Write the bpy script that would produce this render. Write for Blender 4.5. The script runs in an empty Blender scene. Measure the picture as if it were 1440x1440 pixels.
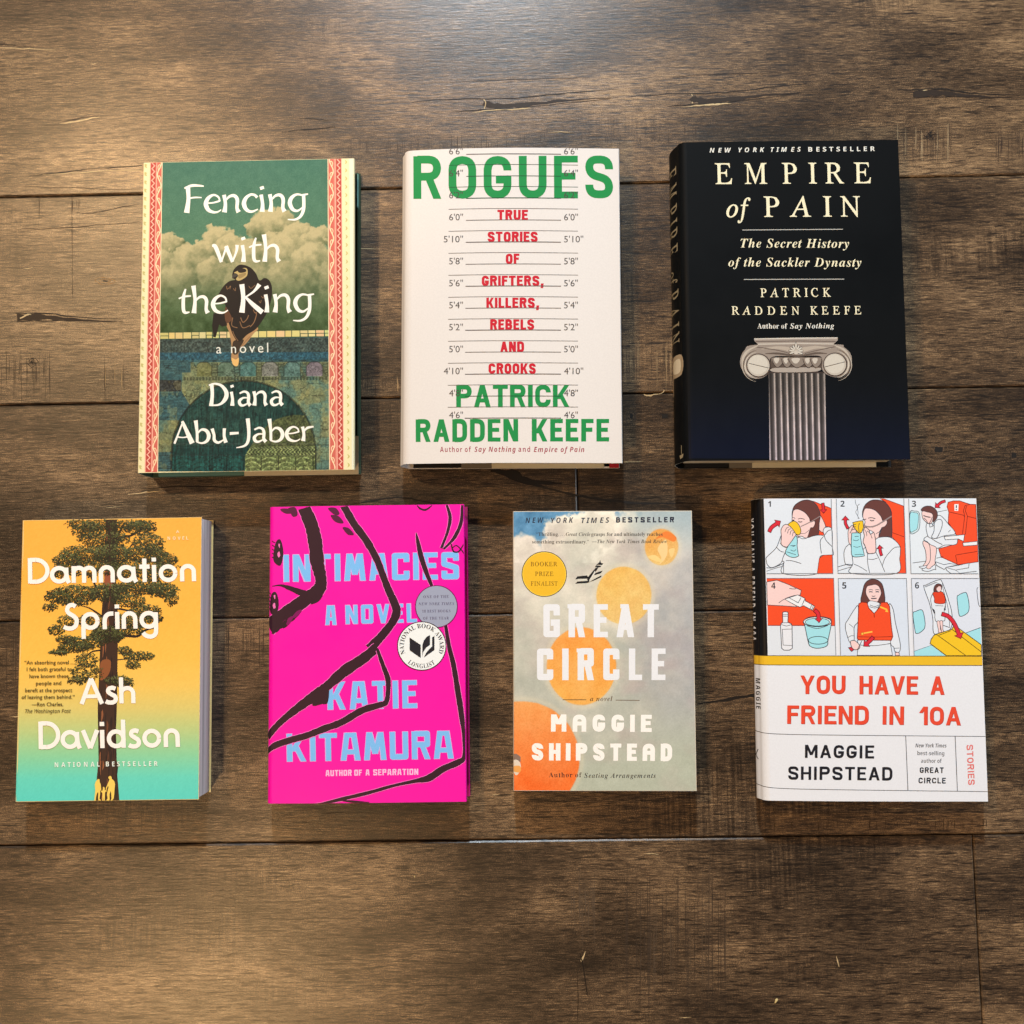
import bpy, bmesh, math, random
import numpy as np
from mathutils import Vector, Matrix
from mathutils.geometry import tessellate_polygon

# ------------------------------------------------------------------ camera, light, exposure
SC = bpy.context.scene
COL = SC.collection
random.seed(7)
F_PX, C_PX = 1444.0, 720.0            # focal length and centre of the 1440 px photograph
CAM_H, PITCH, ROLL = 0.80, 5.0, 1.0

cam = bpy.data.cameras.new('camera')
cam.sensor_width = 36.0
cam.lens = 36.0 * F_PX / 1440.0
cam.clip_start, cam.clip_end = 0.01, 50.0
cam_ob = bpy.data.objects.new('camera', cam)
COL.objects.link(cam_ob)
_rx = Matrix.Rotation(math.radians(PITCH), 4, 'X')
_ry = Matrix.Rotation(math.radians(ROLL), 4, 'Y')
cam_ob.matrix_world = Matrix.Translation((0, 0, CAM_H)) @ _rx @ _ry
SC.camera = cam_ob

world = bpy.data.worlds.new('World')
SC.world = world
world.use_nodes = True
_bg = world.node_tree.nodes['Background']
_bg.inputs[0].default_value = (0.90, 0.95, 1.0, 1)
_bg.inputs[1].default_value = 0.055


def lamp(name, loc, target, size, watts, color):
    d = bpy.data.lights.new(name, 'AREA')
    d.shape = 'DISK'
    d.size = size
    d.energy = watts
    d.color = color
    o = bpy.data.objects.new(name, d)
    COL.objects.link(o)
    o.location = loc
    o.rotation_euler = (Vector(target) - Vector(loc)).to_track_quat('-Z', 'Y').to_euler()
    return o


lamp('warm_ceiling_lamp', (-1.30, 1.08, 2.4), (-0.05, 0.05, 0), 0.16, 28, (1.0, 0.64, 0.31))
lamp('cool_lamp', (-0.11, 2.08, 1.56), (0, 0.0, 0), 0.10, 63, (0.75, 0.89, 1.0))
lamp('warm_side_lamp', (-0.98, -1.30, 2.4), (-0.2, -0.3, 0), 0.20, 29, (1.0, 0.61, 0.27))
lamp('right_fill_light', (2.4, 0.2, 0.85), (0, 0.0, 0), 1.0, 27, (0.80, 0.90, 1.0))  # added soft cool fill from the right, brightens the page edges

# added narrow spot at the ceiling lamp, imitates the warm patch at upper left
_sp = bpy.data.lights.new('added_warm_spot', 'SPOT')
_sp.energy, _sp.color, _sp.shadow_soft_size = 80, (1.0, 0.66, 0.34), 0.06
_sp.spot_size, _sp.spot_blend = math.radians(7.1), 0.16
_so = bpy.data.objects.new('added_warm_spot', _sp)
COL.objects.link(_so)
_so.location = (-1.30, 1.08, 2.4)
_so.rotation_euler = (Vector((-0.222, 0.405, 0)) - Vector((-1.30, 1.08, 2.4))).to_track_quat('-Z', 'Y').to_euler()

SC.view_settings.view_transform = 'Standard'
SC.view_settings.look = 'None'
SC.view_settings.exposure = 0.0
SC.view_settings.gamma = 1.0

# ------------------------------------------------------------------ small helpers


def C(r, g, b):
    def f(v):
        v /= 255.0
        return v / 12.92 if v <= 0.04045 else ((v + 0.055) / 1.055) ** 2.4
    return (f(r), f(g), f(b), 1.0)


def lin(a):
    a = np.asarray(a, float) / 255.0
    return np.where(a <= 0.04045, a / 12.92, ((a + 0.055) / 1.055) ** 2.4)


def unproject(px, py, z=0.0):
    d = (_rx @ _ry).to_3x3() @ Vector(((px - C_PX) / F_PX, -(py - C_PX) / F_PX, -1.0))
    t = (z - CAM_H) / d.z
    return Vector((d.x * t, d.y * t))


def empty(name, loc, rz, label, cat, group=None):
    o = bpy.data.objects.new(name, None)
    COL.objects.link(o)
    o.location = loc
    o.rotation_euler = (0, 0, rz)
    o.empty_display_size = 0.02
    o['label'] = label
    o['category'] = cat
    if group:
        o['group'] = group
    return o


def mesh_ob(name, verts, faces, mat, parent=None, cols=None, smooth=False):
    me = bpy.data.meshes.new(name)
    me.from_pydata([tuple(v) for v in verts], [], [tuple(f) for f in faces])
    if cols is not None:
        at = me.color_attributes.new('ink', 'FLOAT_COLOR', 'POINT')
        at.data.foreach_set('color', np.asarray(cols, np.float32).ravel())
    if mat is not None:
        for m in (mat if isinstance(mat, (list, tuple)) else [mat]):
            me.materials.append(m)
    if smooth:
        me.polygons.foreach_set('use_smooth', [True] * len(me.polygons))
    me.update()
    o = bpy.data.objects.new(name, me)
    COL.objects.link(o)
    if parent is not None:
        o.parent = parent
    return o


class Nodes:
    def __init__(self, name):
        self.m = bpy.data.materials.new(name)
        self.m.use_nodes = True
        self.t = self.m.node_tree
        self.b = self.t.nodes['Principled BSDF']

    def n(self, typ, **kw):
        nd = self.t.nodes.new(typ)
        for k, v in kw.items():
            if hasattr(nd, k):
                setattr(nd, k, v)
            else:
                nd.inputs[k.replace('_', ' ')].default_value = v
        return nd

    def l(self, a, b):
        self.t.links.new(a, b)

    def set(self, **kw):
        for k, v in kw.items():
            self.b.inputs[k.replace('_', ' ')].default_value = v
        return self


def ink_material(name, rough, grain=0.05, bump=0.02, spec=0.4):
    """printed paper: colour from the 'ink' attribute, faint paper fibre variation"""
    N = Nodes(name)
    a = N.n('ShaderNodeAttribute', attribute_name='ink')
    tc = N.n('ShaderNodeTexCoord')
    nz = N.n('ShaderNodeTexNoise', Scale=900.0, Detail=3.0)
    N.l(tc.outputs['Object'], nz.inputs['Vector'])
    mr = N.n('ShaderNodeMapRange')
    mr.inputs['From Min'].default_value, mr.inputs['From Max'].default_value = 0.3, 0.7
    mr.inputs['To Min'].default_value, mr.inputs['To Max'].default_value = 1 - grain, 1 + grain
    N.l(nz.outputs['Fac'], mr.inputs['Value'])
    mx = N.n('ShaderNodeMix', data_type='RGBA', blend_type='MULTIPLY')
    mx.inputs['Factor'].default_value = 1.0
    N.l(a.outputs['Color'], mx.inputs['A'])
    N.l(mr.outputs['Result'], mx.inputs['B'])
    N.l(mx.outputs['Result'], N.b.inputs['Base Color'])
    n2 = N.n('ShaderNodeTexNoise', Scale=22.0, Detail=2.0)
    N.l(tc.outputs['Object'], n2.inputs['Vector'])
    bp = N.n('ShaderNodeBump', Strength=bump, Distance=0.004)
    N.l(n2.outputs['Fac'], bp.inputs['Height'])
    N.l(bp.outputs['Normal'], N.b.inputs['Normal'])
    n3 = N.n('ShaderNodeTexNoise', Scale=9.0, Detail=5.0, Roughness=0.65)      # handling: duller and glossier zones
    N.l(tc.outputs['Object'], n3.inputs['Vector'])
    m3 = N.n('ShaderNodeMapRange')
    for k, x in zip(('From Min', 'From Max', 'To Min', 'To Max'), (0.3, 0.7, rough - 0.10, rough + 0.12)):
        m3.inputs[k].default_value = x
    N.l(n3.outputs['Fac'], m3.inputs['Value'])
    N.l(m3.outputs['Result'], N.b.inputs['Roughness'])
    N.set(Specular_IOR_Level=spec)
    return N.m


def plain(name, rgb, rough=0.6, spec=0.4, noise=0.08, scale=300.0):
    N = Nodes(name)
    tc = N.n('ShaderNodeTexCoord')
    nz = N.n('ShaderNodeTexNoise', Scale=scale, Detail=3.0)
    N.l(tc.outputs['Object'], nz.inputs['Vector'])
    rp = N.n('ShaderNodeValToRGB')
    c = np.array(C(*rgb)[:3])
    rp.color_ramp.elements[0].color = (*(c * (1 - noise)), 1)
    rp.color_ramp.elements[1].color = (*np.minimum(c * (1 + noise), 1), 1)
    N.l(nz.outputs['Fac'], rp.inputs['Fac'])
    N.l(rp.outputs['Color'], N.b.inputs['Base Color'])
    N.set(Roughness=rough, Specular_IOR_Level=spec)
    return N.m


def page_material(name, rgb):
    """page edges: fine lines parallel to the covers"""
    N = Nodes(name)
    tc = N.n('ShaderNodeTexCoord')
    mp = N.n('ShaderNodeMapping')
    mp.inputs['Scale'].default_value = (3, 3, 420)
    N.l(tc.outputs['Object'], mp.inputs['Vector'])
    nz = N.n('ShaderNodeTexNoise', Scale=1.0, Detail=4.0)
    N.l(mp.outputs['Vector'], nz.inputs['Vector'])
    rp = N.n('ShaderNodeValToRGB')
    c = np.array(C(*rgb)[:3])
    rp.color_ramp.elements[0].position = 0.35
    rp.color_ramp.elements[1].position = 0.62
    rp.color_ramp.elements[0].color = (*(c * 0.5), 1)
    rp.color_ramp.elements[1].color = (*c, 1)
    N.l(nz.outputs['Fac'], rp.inputs['Fac'])
    N.l(rp.outputs['Color'], N.b.inputs['Base Color'])
    bp = N.n('ShaderNodeBump', Strength=0.5, Distance=0.001)
    N.l(nz.outputs['Fac'], bp.inputs['Height'])
    N.l(bp.outputs['Normal'], N.b.inputs['Normal'])
    N.set(Roughness=0.85, Specular_IOR_Level=0.2)
    return N.m


# value noise for the printed pictures (numpy)
_tab = np.random.RandomState(3).rand(256, 256)


def vnoise(x, y):
    xi, yi = np.floor(x).astype(int), np.floor(y).astype(int)
    fx, fy = x - xi, y - yi
    fx, fy = fx * fx * (3 - 2 * fx), fy * fy * (3 - 2 * fy)
    g = lambda a, b: _tab[a % 256, b % 256]
    return (g(xi, yi) * (1 - fx) + g(xi + 1, yi) * fx) * (1 - fy) + \
        (g(xi, yi + 1) * (1 - fx) + g(xi + 1, yi + 1) * fx) * fy


def fbm(x, y, o=5):
    s, a, t = 0, 0.5, 0
    for i in range(o):
        s = s + a * vnoise(x * 2 ** i + 17 * i, y * 2 ** i + 31 * i)
        t += a
        a *= 0.55
    return s / t


def sstep(a, b, x):
    t = np.clip((x - a) / (b - a), 0, 1)
    return t * t * (3 - 2 * t)


# ------------------------------------------------------------------ floor
FLOOR_ROT = math.radians(0.97)
PLANK = 0.1713
SEAM0 = 0.3336          # y of the first seam in the floor's own frame (x = 0)


def floor_material():
    N = Nodes('dark_oak_laminate')
    tc = N.n('ShaderNodeTexCoord')
    off = N.n('ShaderNodeAttribute', attribute_name='ink')     # r,g: per plank shift, b: per plank tone
    sep = N.n('ShaderNodeSeparateColor')
    N.l(off.outputs['Color'], sep.inputs['Color'])
    sh = N.n('ShaderNodeCombineXYZ')
    N.l(sep.outputs['Red'], sh.inputs['X'])
    N.l(sep.outputs['Green'], sh.inputs['Y'])
    sc = N.n('ShaderNodeVectorMath', operation='SCALE')
    sc.inputs['Scale'].default_value = 9.0
    N.l(sh.outputs['Vector'], sc.inputs[0])
    ad = N.n('ShaderNodeVectorMath', operation='ADD')
    N.l(tc.outputs['Object'], ad.inputs[0])
    N.l(sc.outputs['Vector'], ad.inputs[1])

    def noise(sx, sy, scale, detail, rough=0.55, dist=0.0):
        mp = N.n('ShaderNodeMapping')
        mp.inputs['Scale'].default_value = (sx, sy, 1)
        N.l(ad.outputs['Vector'], mp.inputs['Vector'])
        nz = N.n('ShaderNodeTexNoise', Scale=scale, Detail=detail, Roughness=rough, Distortion=dist)
        N.l(mp.outputs['Vector'], nz.inputs['Vector'])
        return nz.outputs['Fac']

    def rng(v, a, b, c, d):
        m = N.n('ShaderNodeMapRange')
        for k, x in zip(('From Min', 'From Max', 'To Min', 'To Max'), (a, b, c, d)):
            m.inputs[k].default_value = x
        N.l(v, m.inputs['Value'])
        return m.outputs['Result']

    def math_(op, a, b):
        m = N.n('ShaderNodeMath', operation=op)
        for i, v in enumerate((a, b)):
            if isinstance(v, (int, float)):
                m.inputs[i].default_value = v
            else:
                N.l(v, m.inputs[i])
        return m.outputs[0]

    broad = noise(1.0, 2.4, 7.0, 6.0, 0.62, 0.5)         # cloudy light and dark zones
    streak = noise(1.0, 15.0, 7.0, 8.0, 0.68, 0.7)        # figure running along the plank
    fine = noise(45.0, 560.0, 1.0, 4.0, 0.7, 0.4)        # pores and short scratches
    hair = noise(110.0, 1500.0, 1.0, 3.0, 0.7, 0.2)
    micro = noise(1300.0, 1700.0, 1.0, 2.0, 0.6)
    cross = noise(420.0, 16.0, 1.0, 3.0, 0.65)           # faint saw chatter across
    crossmask = rng(noise(4.0, 9.0, 1.0, 3.0), 0.56, 0.68, 0.0, 1.0)
    v = math_('ADD', rng(broad, 0.3, 0.7, -0.29, 0.24), rng(streak, 0.3, 0.7, -0.11, 0.08))
    v = math_('ADD', v, rng(fine, 0.53, 0.66, 0.05, -0.40))
    v = math_('ADD', v, rng(fine, 0.28, 0.42, 0.18, 0.0))
    v = math_('ADD', v, rng(hair, 0.3, 0.7, 0.30, -0.30))
    v = math_('ADD', v, rng(micro, 0.3, 0.7, -0.26, 0.26))
    v = math_('ADD', v, math_('MULTIPLY', crossmask, rng(cross, 0.35, 0.6, -0.20, 0.06)))
    v = math_('ADD', v, sep.outputs['Blue'])
    ramp = N.n('ShaderNodeValToRGB')
    e = ramp.color_ramp.elements
    e[0].position, e[0].color = 0.0, (*lin((30, 22, 15)), 1)
    e[1].position, e[1].color = 1.0, (*lin((186, 154, 114)), 1)
    for p, c in ((0.28, (57, 44, 32)), (0.5, (88, 70, 52)), (0.72, (132, 106, 78))):
        k = e.new(p)
        k.color = (*lin(c), 1)
    N.l(v, ramp.inputs['Fac'])
    N.l(ramp.outputs['Color'], N.b.inputs['Base Color'])
    h = math_('ADD', math_('MULTIPLY', fine, -0.6), math_('MULTIPLY', micro, 0.3))
    h = math_('ADD', h, math_('MULTIPLY', hair, -0.3))
    bp = N.n('ShaderNodeBump', Strength=0.27, Distance=0.0006)
    N.l(h, bp.inputs['Height'])
    N.l(bp.outputs['Normal'], N.b.inputs['Normal'])
    N.l(rng(fine, 0.3, 0.7, 0.27, 0.36), N.b.inputs['Roughness'])
    N.set(Specular_IOR_Level=0.55)
    return N.m


def build_floor():
    joints = {-3: [-0.55, 0.75], -2: [-0.9, 0.95], -1: [-0.62, 0.60], 0: [-0.72, 0.9], 1: [-0.65, 0.7], 2: [-0.8, 0.0388, 0.94],
              3: [-0.62, 0.64], 4: [-0.75, 0.3315], 5: [-0.28, 0.8], 6: [0.1, 0.7], 7: [-0.5, 0.5]}
    tone = {(0, 1): 0.50, (1, 1): 0.46, (2, 1): 0.38, (2, 2): 0.37, (3, 1): 0.45, (4, 1): 0.41, (4, 2): 0.50}
    rs = random.Random(11)
    verts, faces, cols = [], [], []
    gap, bev, dep = 0.00055, 0.0011, 0.005
    for r in range(-3, 8):
        y1 = SEAM0 - (r - 1) * PLANK
        y0 = y1 - PLANK
        xs = [-1.6] + joints.get(r, []) + [1.6]
        for k in range(len(xs) - 1):
            a, b = xs[k] + gap, xs[k + 1] - gap
            c, d = y0 + gap, y1 - gap
            dz = rs.uniform(-0.00012, 0.0)
            n = len(verts)
            verts += [(a + bev, c + bev, dz), (b - bev, c + bev, dz), (b - bev, d - bev, dz), (a + bev, d - bev, dz),
                      (a, c, dz - bev * .8), (b, c, dz - bev * .8), (b, d, dz - bev * .8), (a, d, dz - bev * .8),
                      (a, c, -dep), (b, c, -dep), (b, d, -dep), (a, d, -dep)]
            faces += [(n, n + 1, n + 2, n + 3)]
            for i in range(4):
                j = (i + 1) % 4
                faces += [(n + 4 + i, n + 4 + j, n + j, n + i), (n + 8 + i, n + 8 + j, n + 4 + j, n + 4 + i)]
            t = tone.get((r, k), rs.uniform(0.45, 0.55))
            cols += [(rs.random(), rs.random(), t, 1)] * 12
    n = len(verts)
    verts += [(-1.7, -1.7, -dep), (1.7, -1.7, -dep), (1.7, 1.7, -dep), (-1.7, 1.7, -dep)]
    faces += [(n, n + 1, n + 2, n + 3)]
    cols += [(0, 0, -0.2, 1)] * 4
    fl = mesh_ob('floor', verts, faces, floor_material(), cols=cols)
    fl.rotation_euler = (0, 0, FLOOR_ROT)
    fl['kind'] = 'structure'
    fl['label'] = 'dark brown wood plank floor with knots and saw marks'
    return fl


floor = build_floor()
# ------------------------------------------------------------------ outlines of the printed letters, 1/400 of the type size:
# per style and letter the advance, then closed loops x, y, x, y ...
GLYPHS = {
    'bold': {
        ' ': [111],
        '-': [129,[113,107,16,107,16,70,113,70]],
        '0': [229,[114,-4,69,6,38,35,20,81,14,143,17,186,24,222,37,251,56,272,81,286,114,290,159,280,190,251,208,205,214,143,212,100,204,64,191,35,173,14,147,0],[114,45,133,51,145,69,152,100,154,143,152,186,145,216,133,235,114,241,95,235,83,216,77,186,74,143,77,100,83,69,95,51]],
        '1': [229,[105,0,105,165,106,222,86,202,53,176,24,212,116,286,165,286,165,0]],
        '2': [229,[16,0,16,42,107,135,123,151,134,166,142,179,146,192,148,205,145,220,138,231,127,237,113,239,97,237,81,232,65,222,48,210,15,249,41,269,56,277,73,284,93,288,117,290,143,287,165,279,183,267,197,252,205,233,208,212,205,190,198,169,187,150,171,131,151,111,128,88,91,54,91,51,216,51,216,0]],
        '3': [229,[98,-4,54,0,15,12,15,63,34,55,54,49,73,45,91,44,119,47,137,55,146,69,150,87,148,98,144,107,135,114,123,119,105,123,81,124,59,124,59,170,81,170,104,171,121,175,133,181,140,189,144,198,145,208,143,222,136,232,123,239,104,241,85,239,69,234,44,220,16,262,34,273,55,282,80,288,109,290,148,285,179,272,198,250,204,222,200,195,187,174,167,160,143,150,143,149,173,142,195,128,208,109,213,83,210,60,201,39,185,21,163,7,134,-1]],
        '4': [229,[129,0,129,59,7,59,7,101,132,286,188,286,188,106,222,106,222,59,188,59,188,0],[60,106,129,106,129,165,131,216,130,216,118,193]],
        '5': [229,[96,-4,75,-3,54,0,36,5,20,12,20,64,36,57,55,51,75,47,94,45,118,48,135,56,146,70,150,90,135,123,92,134,69,131,49,127,25,140,36,286,191,286,191,234,89,234,84,178,98,181,120,182,145,180,166,172,185,160,199,143,207,122,210,96,203,54,182,23,146,3]],
        '6': [229,[118,-4,91,-1,66,9,44,26,28,51,17,82,14,121,15,146,18,170,23,193,30,215,41,236,55,253,74,268,97,279,124,286,157,289,177,288,196,286,196,238,179,241,161,242,130,239,106,230,90,217,79,199,73,177,70,152,72,152,82,165,95,176,112,183,134,186,168,180,194,162,210,134,216,95,209,54,189,22,159,3],[117,44,133,47,146,57,154,72,157,94,155,113,148,127,136,136,118,139,106,138,95,133,86,127,80,118,75,109,74,100,75,87,79,74,85,62,93,53,104,47]],
        'A': [276,[0,0,101,287,175,287,276,0,211,0,190,68,86,68,65,0],[101,119,176,119,154,185,138,242,126,200]],
        'B': [269,[36,0,36,286,125,286,175,282,211,270,233,248,240,213,238,191,229,172,215,159,196,152,196,150,210,146,222,140,233,131,241,119,246,103,248,83,241,48,220,22,186,6,143,0],[96,172,132,172,154,175,168,181,176,191,178,205,175,219,166,229,151,234,128,236,96,236],[96,50,136,50,159,53,174,61,182,73,185,89,182,103,174,115,158,122,134,124,96,124]],
        'D': [296,[36,0,36,286,126,286,167,282,203,270,233,250,255,223,268,188,273,146,263,82,232,37,183,9,117,0],[96,50,122,50,188,74,210,144,205,185,189,214,164,230,129,236,96,236]],
        'E': [224,[36,0,36,286,200,286,200,236,96,236,96,173,193,173,193,124,96,124,96,50,200,50,200,0]],
        'F': [220,[36,0,36,286,200,286,200,236,96,236,96,162,192,162,192,113,96,113,96,0]],
        'G': [290,[156,-4,99,5,58,34,32,80,23,143,28,185,41,221,62,250,91,272,128,285,172,290,195,288,217,285,238,279,257,272,237,224,223,230,207,235,190,238,172,239,147,236,126,227,109,213,96,193,88,170,86,142,88,116,93,92,103,73,117,59,136,49,160,46,182,48,198,50,198,110,144,110,144,160,258,160,258,12,235,6,211,0,185,-3]],
        'H': [306,[36,0,36,286,96,286,96,174,210,174,210,286,270,286,270,0,210,0,210,123,96,123,96,0]],
        'I': [156,[13,0,13,34,48,50,48,235,13,251,13,286,143,286,143,251,108,235,108,50,143,34,143,0]],
        'L': [226,[36,0,36,286,96,286,96,50,212,50,212,0]],
        'M': [377,[36,0,36,286,118,286,186,67,187,67,259,286,341,286,341,0,285,0,285,135,285,166,288,224,286,224,212,0,157,0,88,224,86,224,89,166,90,133,90,0]],
        'N': [325,[36,0,36,286,112,286,236,72,238,72,236,111,235,150,235,286,289,286,289,0,212,0,88,216,86,216,89,175,90,134,90,0]],
        'O': [318,[159,-4,117,1,83,14,56,37,38,66,27,102,23,144,27,185,38,221,56,250,83,272,117,285,160,290,202,285,236,272,262,250,281,221,292,185,295,143,292,102,281,66,262,36,236,14,202,1],[159,47,193,53,215,73,227,103,232,143,227,184,215,214,193,233,160,240,127,233,104,214,91,184,87,143,91,103,104,73,126,53]],
        'P': [251,[36,0,36,286,127,286,175,280,208,262,227,234,233,196,231,172,223,150,209,130,188,115,160,105,122,102,96,102,96,0],[96,151,116,151,139,154,157,161,168,175,172,194,160,226,124,236,96,236]],
        'R': [264,[36,0,36,286,119,286,170,280,205,264,226,238,233,200,231,182,226,166,217,152,206,141,194,132,180,124,264,0,197,0,129,110,96,110,96,0],[96,159,116,159,142,161,159,169,169,181,172,198,169,216,158,227,140,234,115,236,96,236]],
        'S': [220,[99,-4,56,0,18,13,18,70,61,53,82,48,104,46,123,48,136,55,143,64,145,76,141,91,129,102,111,113,79,128,57,142,46,151,36,162,28,175,23,190,22,208,28,243,48,268,78,284,118,290,140,288,161,284,182,278,203,270,184,222,148,235,133,238,116,239,101,237,90,231,83,222,81,210,84,197,94,186,111,177,155,154,172,143,186,131,196,117,202,100,204,79,198,45,177,19,144,2]],
        'T': [232,[86,0,86,235,8,235,8,286,224,286,224,235,146,235,146,0]],
        'U': [302,[150,-4,100,3,64,25,41,59,34,102,34,286,94,286,94,111,98,81,109,61,127,50,152,47,177,51,195,62,205,82,208,111,208,286,268,286,268,101,265,73,255,47,239,26,216,10,187,-1]],
        'V': [260,[97,0,0,286,61,286,115,116,126,75,130,53,137,87,145,116,199,286,260,286,163,0]],
        'Y': [250,[95,0,95,109,0,286,66,286,125,168,184,286,250,286,155,111,155,0]],
        'a': [242,[84,-4,58,0,36,13,22,35,17,65,23,95,41,117,72,129,114,135,152,136,150,161,143,171,133,177,118,179,103,178,87,174,57,163,37,203,56,211,76,218,98,222,121,223,160,218,188,204,206,180,212,146,212,0,170,0,158,30,157,30,142,14,127,4,109,-2],[107,40,125,42,139,51,149,65,152,83,152,101,129,100,105,97,89,90,81,79,78,65,80,53,86,45,95,41]],
        'b': [253,[151,-4,130,-2,113,5,101,14,91,24,87,24,77,0,31,0,31,304,91,304,91,233,90,209,88,190,91,190,101,203,114,213,131,220,153,222,186,215,212,194,230,158,235,110,229,60,212,25,185,3],[134,44,151,49,164,61,172,82,174,110,172,138,163,159,150,171,134,175,114,171,101,160,94,142,91,116,93,82,100,61,113,49]],
        'd': [253,[100,-4,67,3,41,25,24,60,18,109,24,158,41,194,68,215,102,222,124,220,141,213,154,203,165,190,167,190,164,209,162,234,162,304,222,304,222,0,176,0,165,28,162,28,152,16,139,5,122,-2],[121,44,142,47,156,58,164,76,166,102,164,137,157,157,143,170,120,174,103,170,90,157,81,136,78,108,81,80,90,60,103,48]],
        'e': [236,[130,-4,99,-1,72,8,50,24,32,45,22,73,18,108,21,143,31,171,47,194,67,210,92,219,121,222,162,216,193,197,213,165,219,123,219,94,78,94,83,72,93,55,110,44,133,40,153,41,171,45,189,50,207,58,207,12,190,5,173,0,153,-3],[80,134,163,134,160,152,153,167,140,177,122,180,106,177,93,169,84,155]],
        'f': [155,[41,0,41,174,8,174,8,202,41,218,41,234,43,259,50,278,62,291,77,300,96,304,118,306,135,305,150,303,173,297,158,253,143,257,124,259,114,257,106,251,102,243,100,218,152,218,152,174,100,174,100,0]],
        'g': [253,[113,-96,90,-95,70,-93,50,-89,31,-83,31,-36,73,-48,116,-52,151,-40,162,-3,164,28,162,28,150,14,136,4,119,-2,100,-4,66,3,40,26,23,61,18,109,24,157,40,192,67,215,102,222,138,214,165,190,167,190,172,218,222,218,222,0,215,-42,194,-72,160,-90],[122,43,141,46,155,56,164,74,166,101,164,139,156,159,142,170,121,174,89,158,79,108,90,59]],
        'h': [263,[31,0,31,304,91,304,91,242,90,211,88,190,91,190,103,205,118,215,135,221,154,222,186,218,211,203,227,179,233,142,233,0,173,0,173,128,164,163,138,175,115,170,101,156,93,134,91,103,91,0]],
        'i': [122,[61,246,49,247,38,252,31,261,29,275,31,289,38,298,49,302,61,304,74,302,84,298,91,289,94,275,91,261,84,252,74,247],[31,0,31,218,91,218,91,0]],
        'l': [122,[31,0,31,304,91,304,91,0]],
        'n': [263,[31,0,31,218,77,218,85,190,88,190,100,205,117,215,135,221,155,222,187,218,212,203,228,179,233,142,233,0,173,0,173,128,171,148,165,163,154,172,138,175,115,170,101,156,93,134,91,103,91,0]],
        'o': [248,[123,-4,94,-1,69,9,48,25,32,48,21,76,18,110,25,158,46,193,80,215,124,222,153,219,179,209,200,193,216,171,226,143,230,110,222,61,201,26,167,3],[124,44,144,48,158,61,166,81,169,110,166,138,158,158,144,170,124,174,103,170,89,158,81,138,79,110,81,81,89,61,103,48]],
        'r': [182,[31,0,31,218,76,218,85,182,88,182,99,197,114,210,133,219,153,222,173,221,169,165,151,167,136,165,122,161,109,154,99,144,93,130,91,111,91,0]],
        's': [199,[90,-4,69,-3,51,-1,35,3,18,9,18,58,37,51,56,45,76,41,92,40,107,41,117,45,123,51,125,58,122,68,109,78,96,85,59,102,44,110,33,120,24,131,20,145,18,162,24,188,42,207,69,219,104,222,124,221,143,218,162,213,181,205,163,162,133,174,118,177,104,178,84,175,77,164,81,155,86,150,106,140,140,125,155,117,167,108,176,97,182,83,184,65,178,35,160,14,131,0]],
        't': [174,[106,-4,87,-2,71,2,57,11,47,25,40,43,38,68,38,174,9,174,9,199,42,219,59,265,97,265,97,218,158,218,158,174,97,174,97,68,99,58,104,50,113,45,123,44,142,46,161,50,161,6,137,-1,122,-3]],
        'u': [263,[108,-4,76,1,51,15,35,40,30,76,30,218,90,218,90,91,92,70,98,56,109,47,125,44,148,48,162,62,170,85,172,116,172,218,232,218,232,0,186,0,178,28,175,28,162,13,146,4,127,-2]],
    },
    'boldital': {
        ' ': [111],
        'E': [217,[10,0,71,286,230,286,220,236,120,236,107,173,200,173,189,124,96,124,80,50,180,50,170,0]],
        'H': [280,[10,0,71,286,130,286,107,174,199,174,222,286,282,286,222,0,162,0,188,123,96,123,70,0]],
        'I': [153,[-12,0,-4,34,32,50,71,235,42,251,49,286,175,286,168,251,131,235,92,50,122,34,115,0]],
        'K': [245,[10,0,71,286,130,286,100,148,131,188,212,286,282,286,166,149,223,0,157,0,116,116,91,102,70,0]],
        'M': [352,[10,0,71,286,150,286,162,72,164,72,271,286,354,286,294,0,239,0,267,135,274,164,288,221,287,221,176,0,121,0,109,221,107,221,104,198,99,166,92,133,64,0]],
        'N': [302,[10,0,71,286,140,286,207,75,208,75,217,125,222,150,250,286,304,286,244,0,177,0,107,216,105,216,101,183,92,134,64,0]],
        'O': [292,[130,-4,84,3,51,26,31,60,24,105,26,138,33,171,44,203,61,231,82,255,108,274,139,286,175,290,221,283,253,261,273,227,280,183,277,149,271,115,260,83,244,55,223,30,197,12,166,0],[134,47,157,51,177,63,194,83,207,110,216,143,219,182,216,205,207,224,191,236,170,240,153,237,136,229,122,216,109,200,99,179,91,157,86,132,85,105,88,80,98,62,114,50]],
        'P': [244,[10,0,71,286,150,286,182,283,206,275,224,263,237,246,244,226,246,202,242,171,230,146,210,126,185,113,155,104,122,102,91,102,70,0],[102,151,126,151,151,155,170,164,182,180,186,201,177,227,148,236,120,236]],
        'R': [244,[10,0,71,286,141,286,179,281,209,267,227,243,234,207,229,176,216,152,196,133,171,121,222,0,157,0,116,110,93,110,70,0],[104,159,119,159,142,162,159,170,169,184,173,204,163,228,134,236,120,236]],
        'S': [212,[78,-4,57,-3,38,1,22,6,8,14,8,67,26,58,43,52,60,47,78,46,96,48,111,54,121,63,124,77,122,92,115,103,104,113,78,133,67,143,57,155,48,169,43,184,41,203,44,227,53,248,68,265,87,278,111,287,139,290,161,288,180,285,199,279,217,270,196,225,166,236,139,239,125,237,113,231,105,220,102,207,105,194,112,183,123,173,138,163,158,146,173,128,182,108,185,84,181,57,170,35,153,18,131,6,106,-2]],
        'T': [212,[52,0,102,235,33,235,44,286,241,286,230,235,161,235,112,0]],
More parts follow.
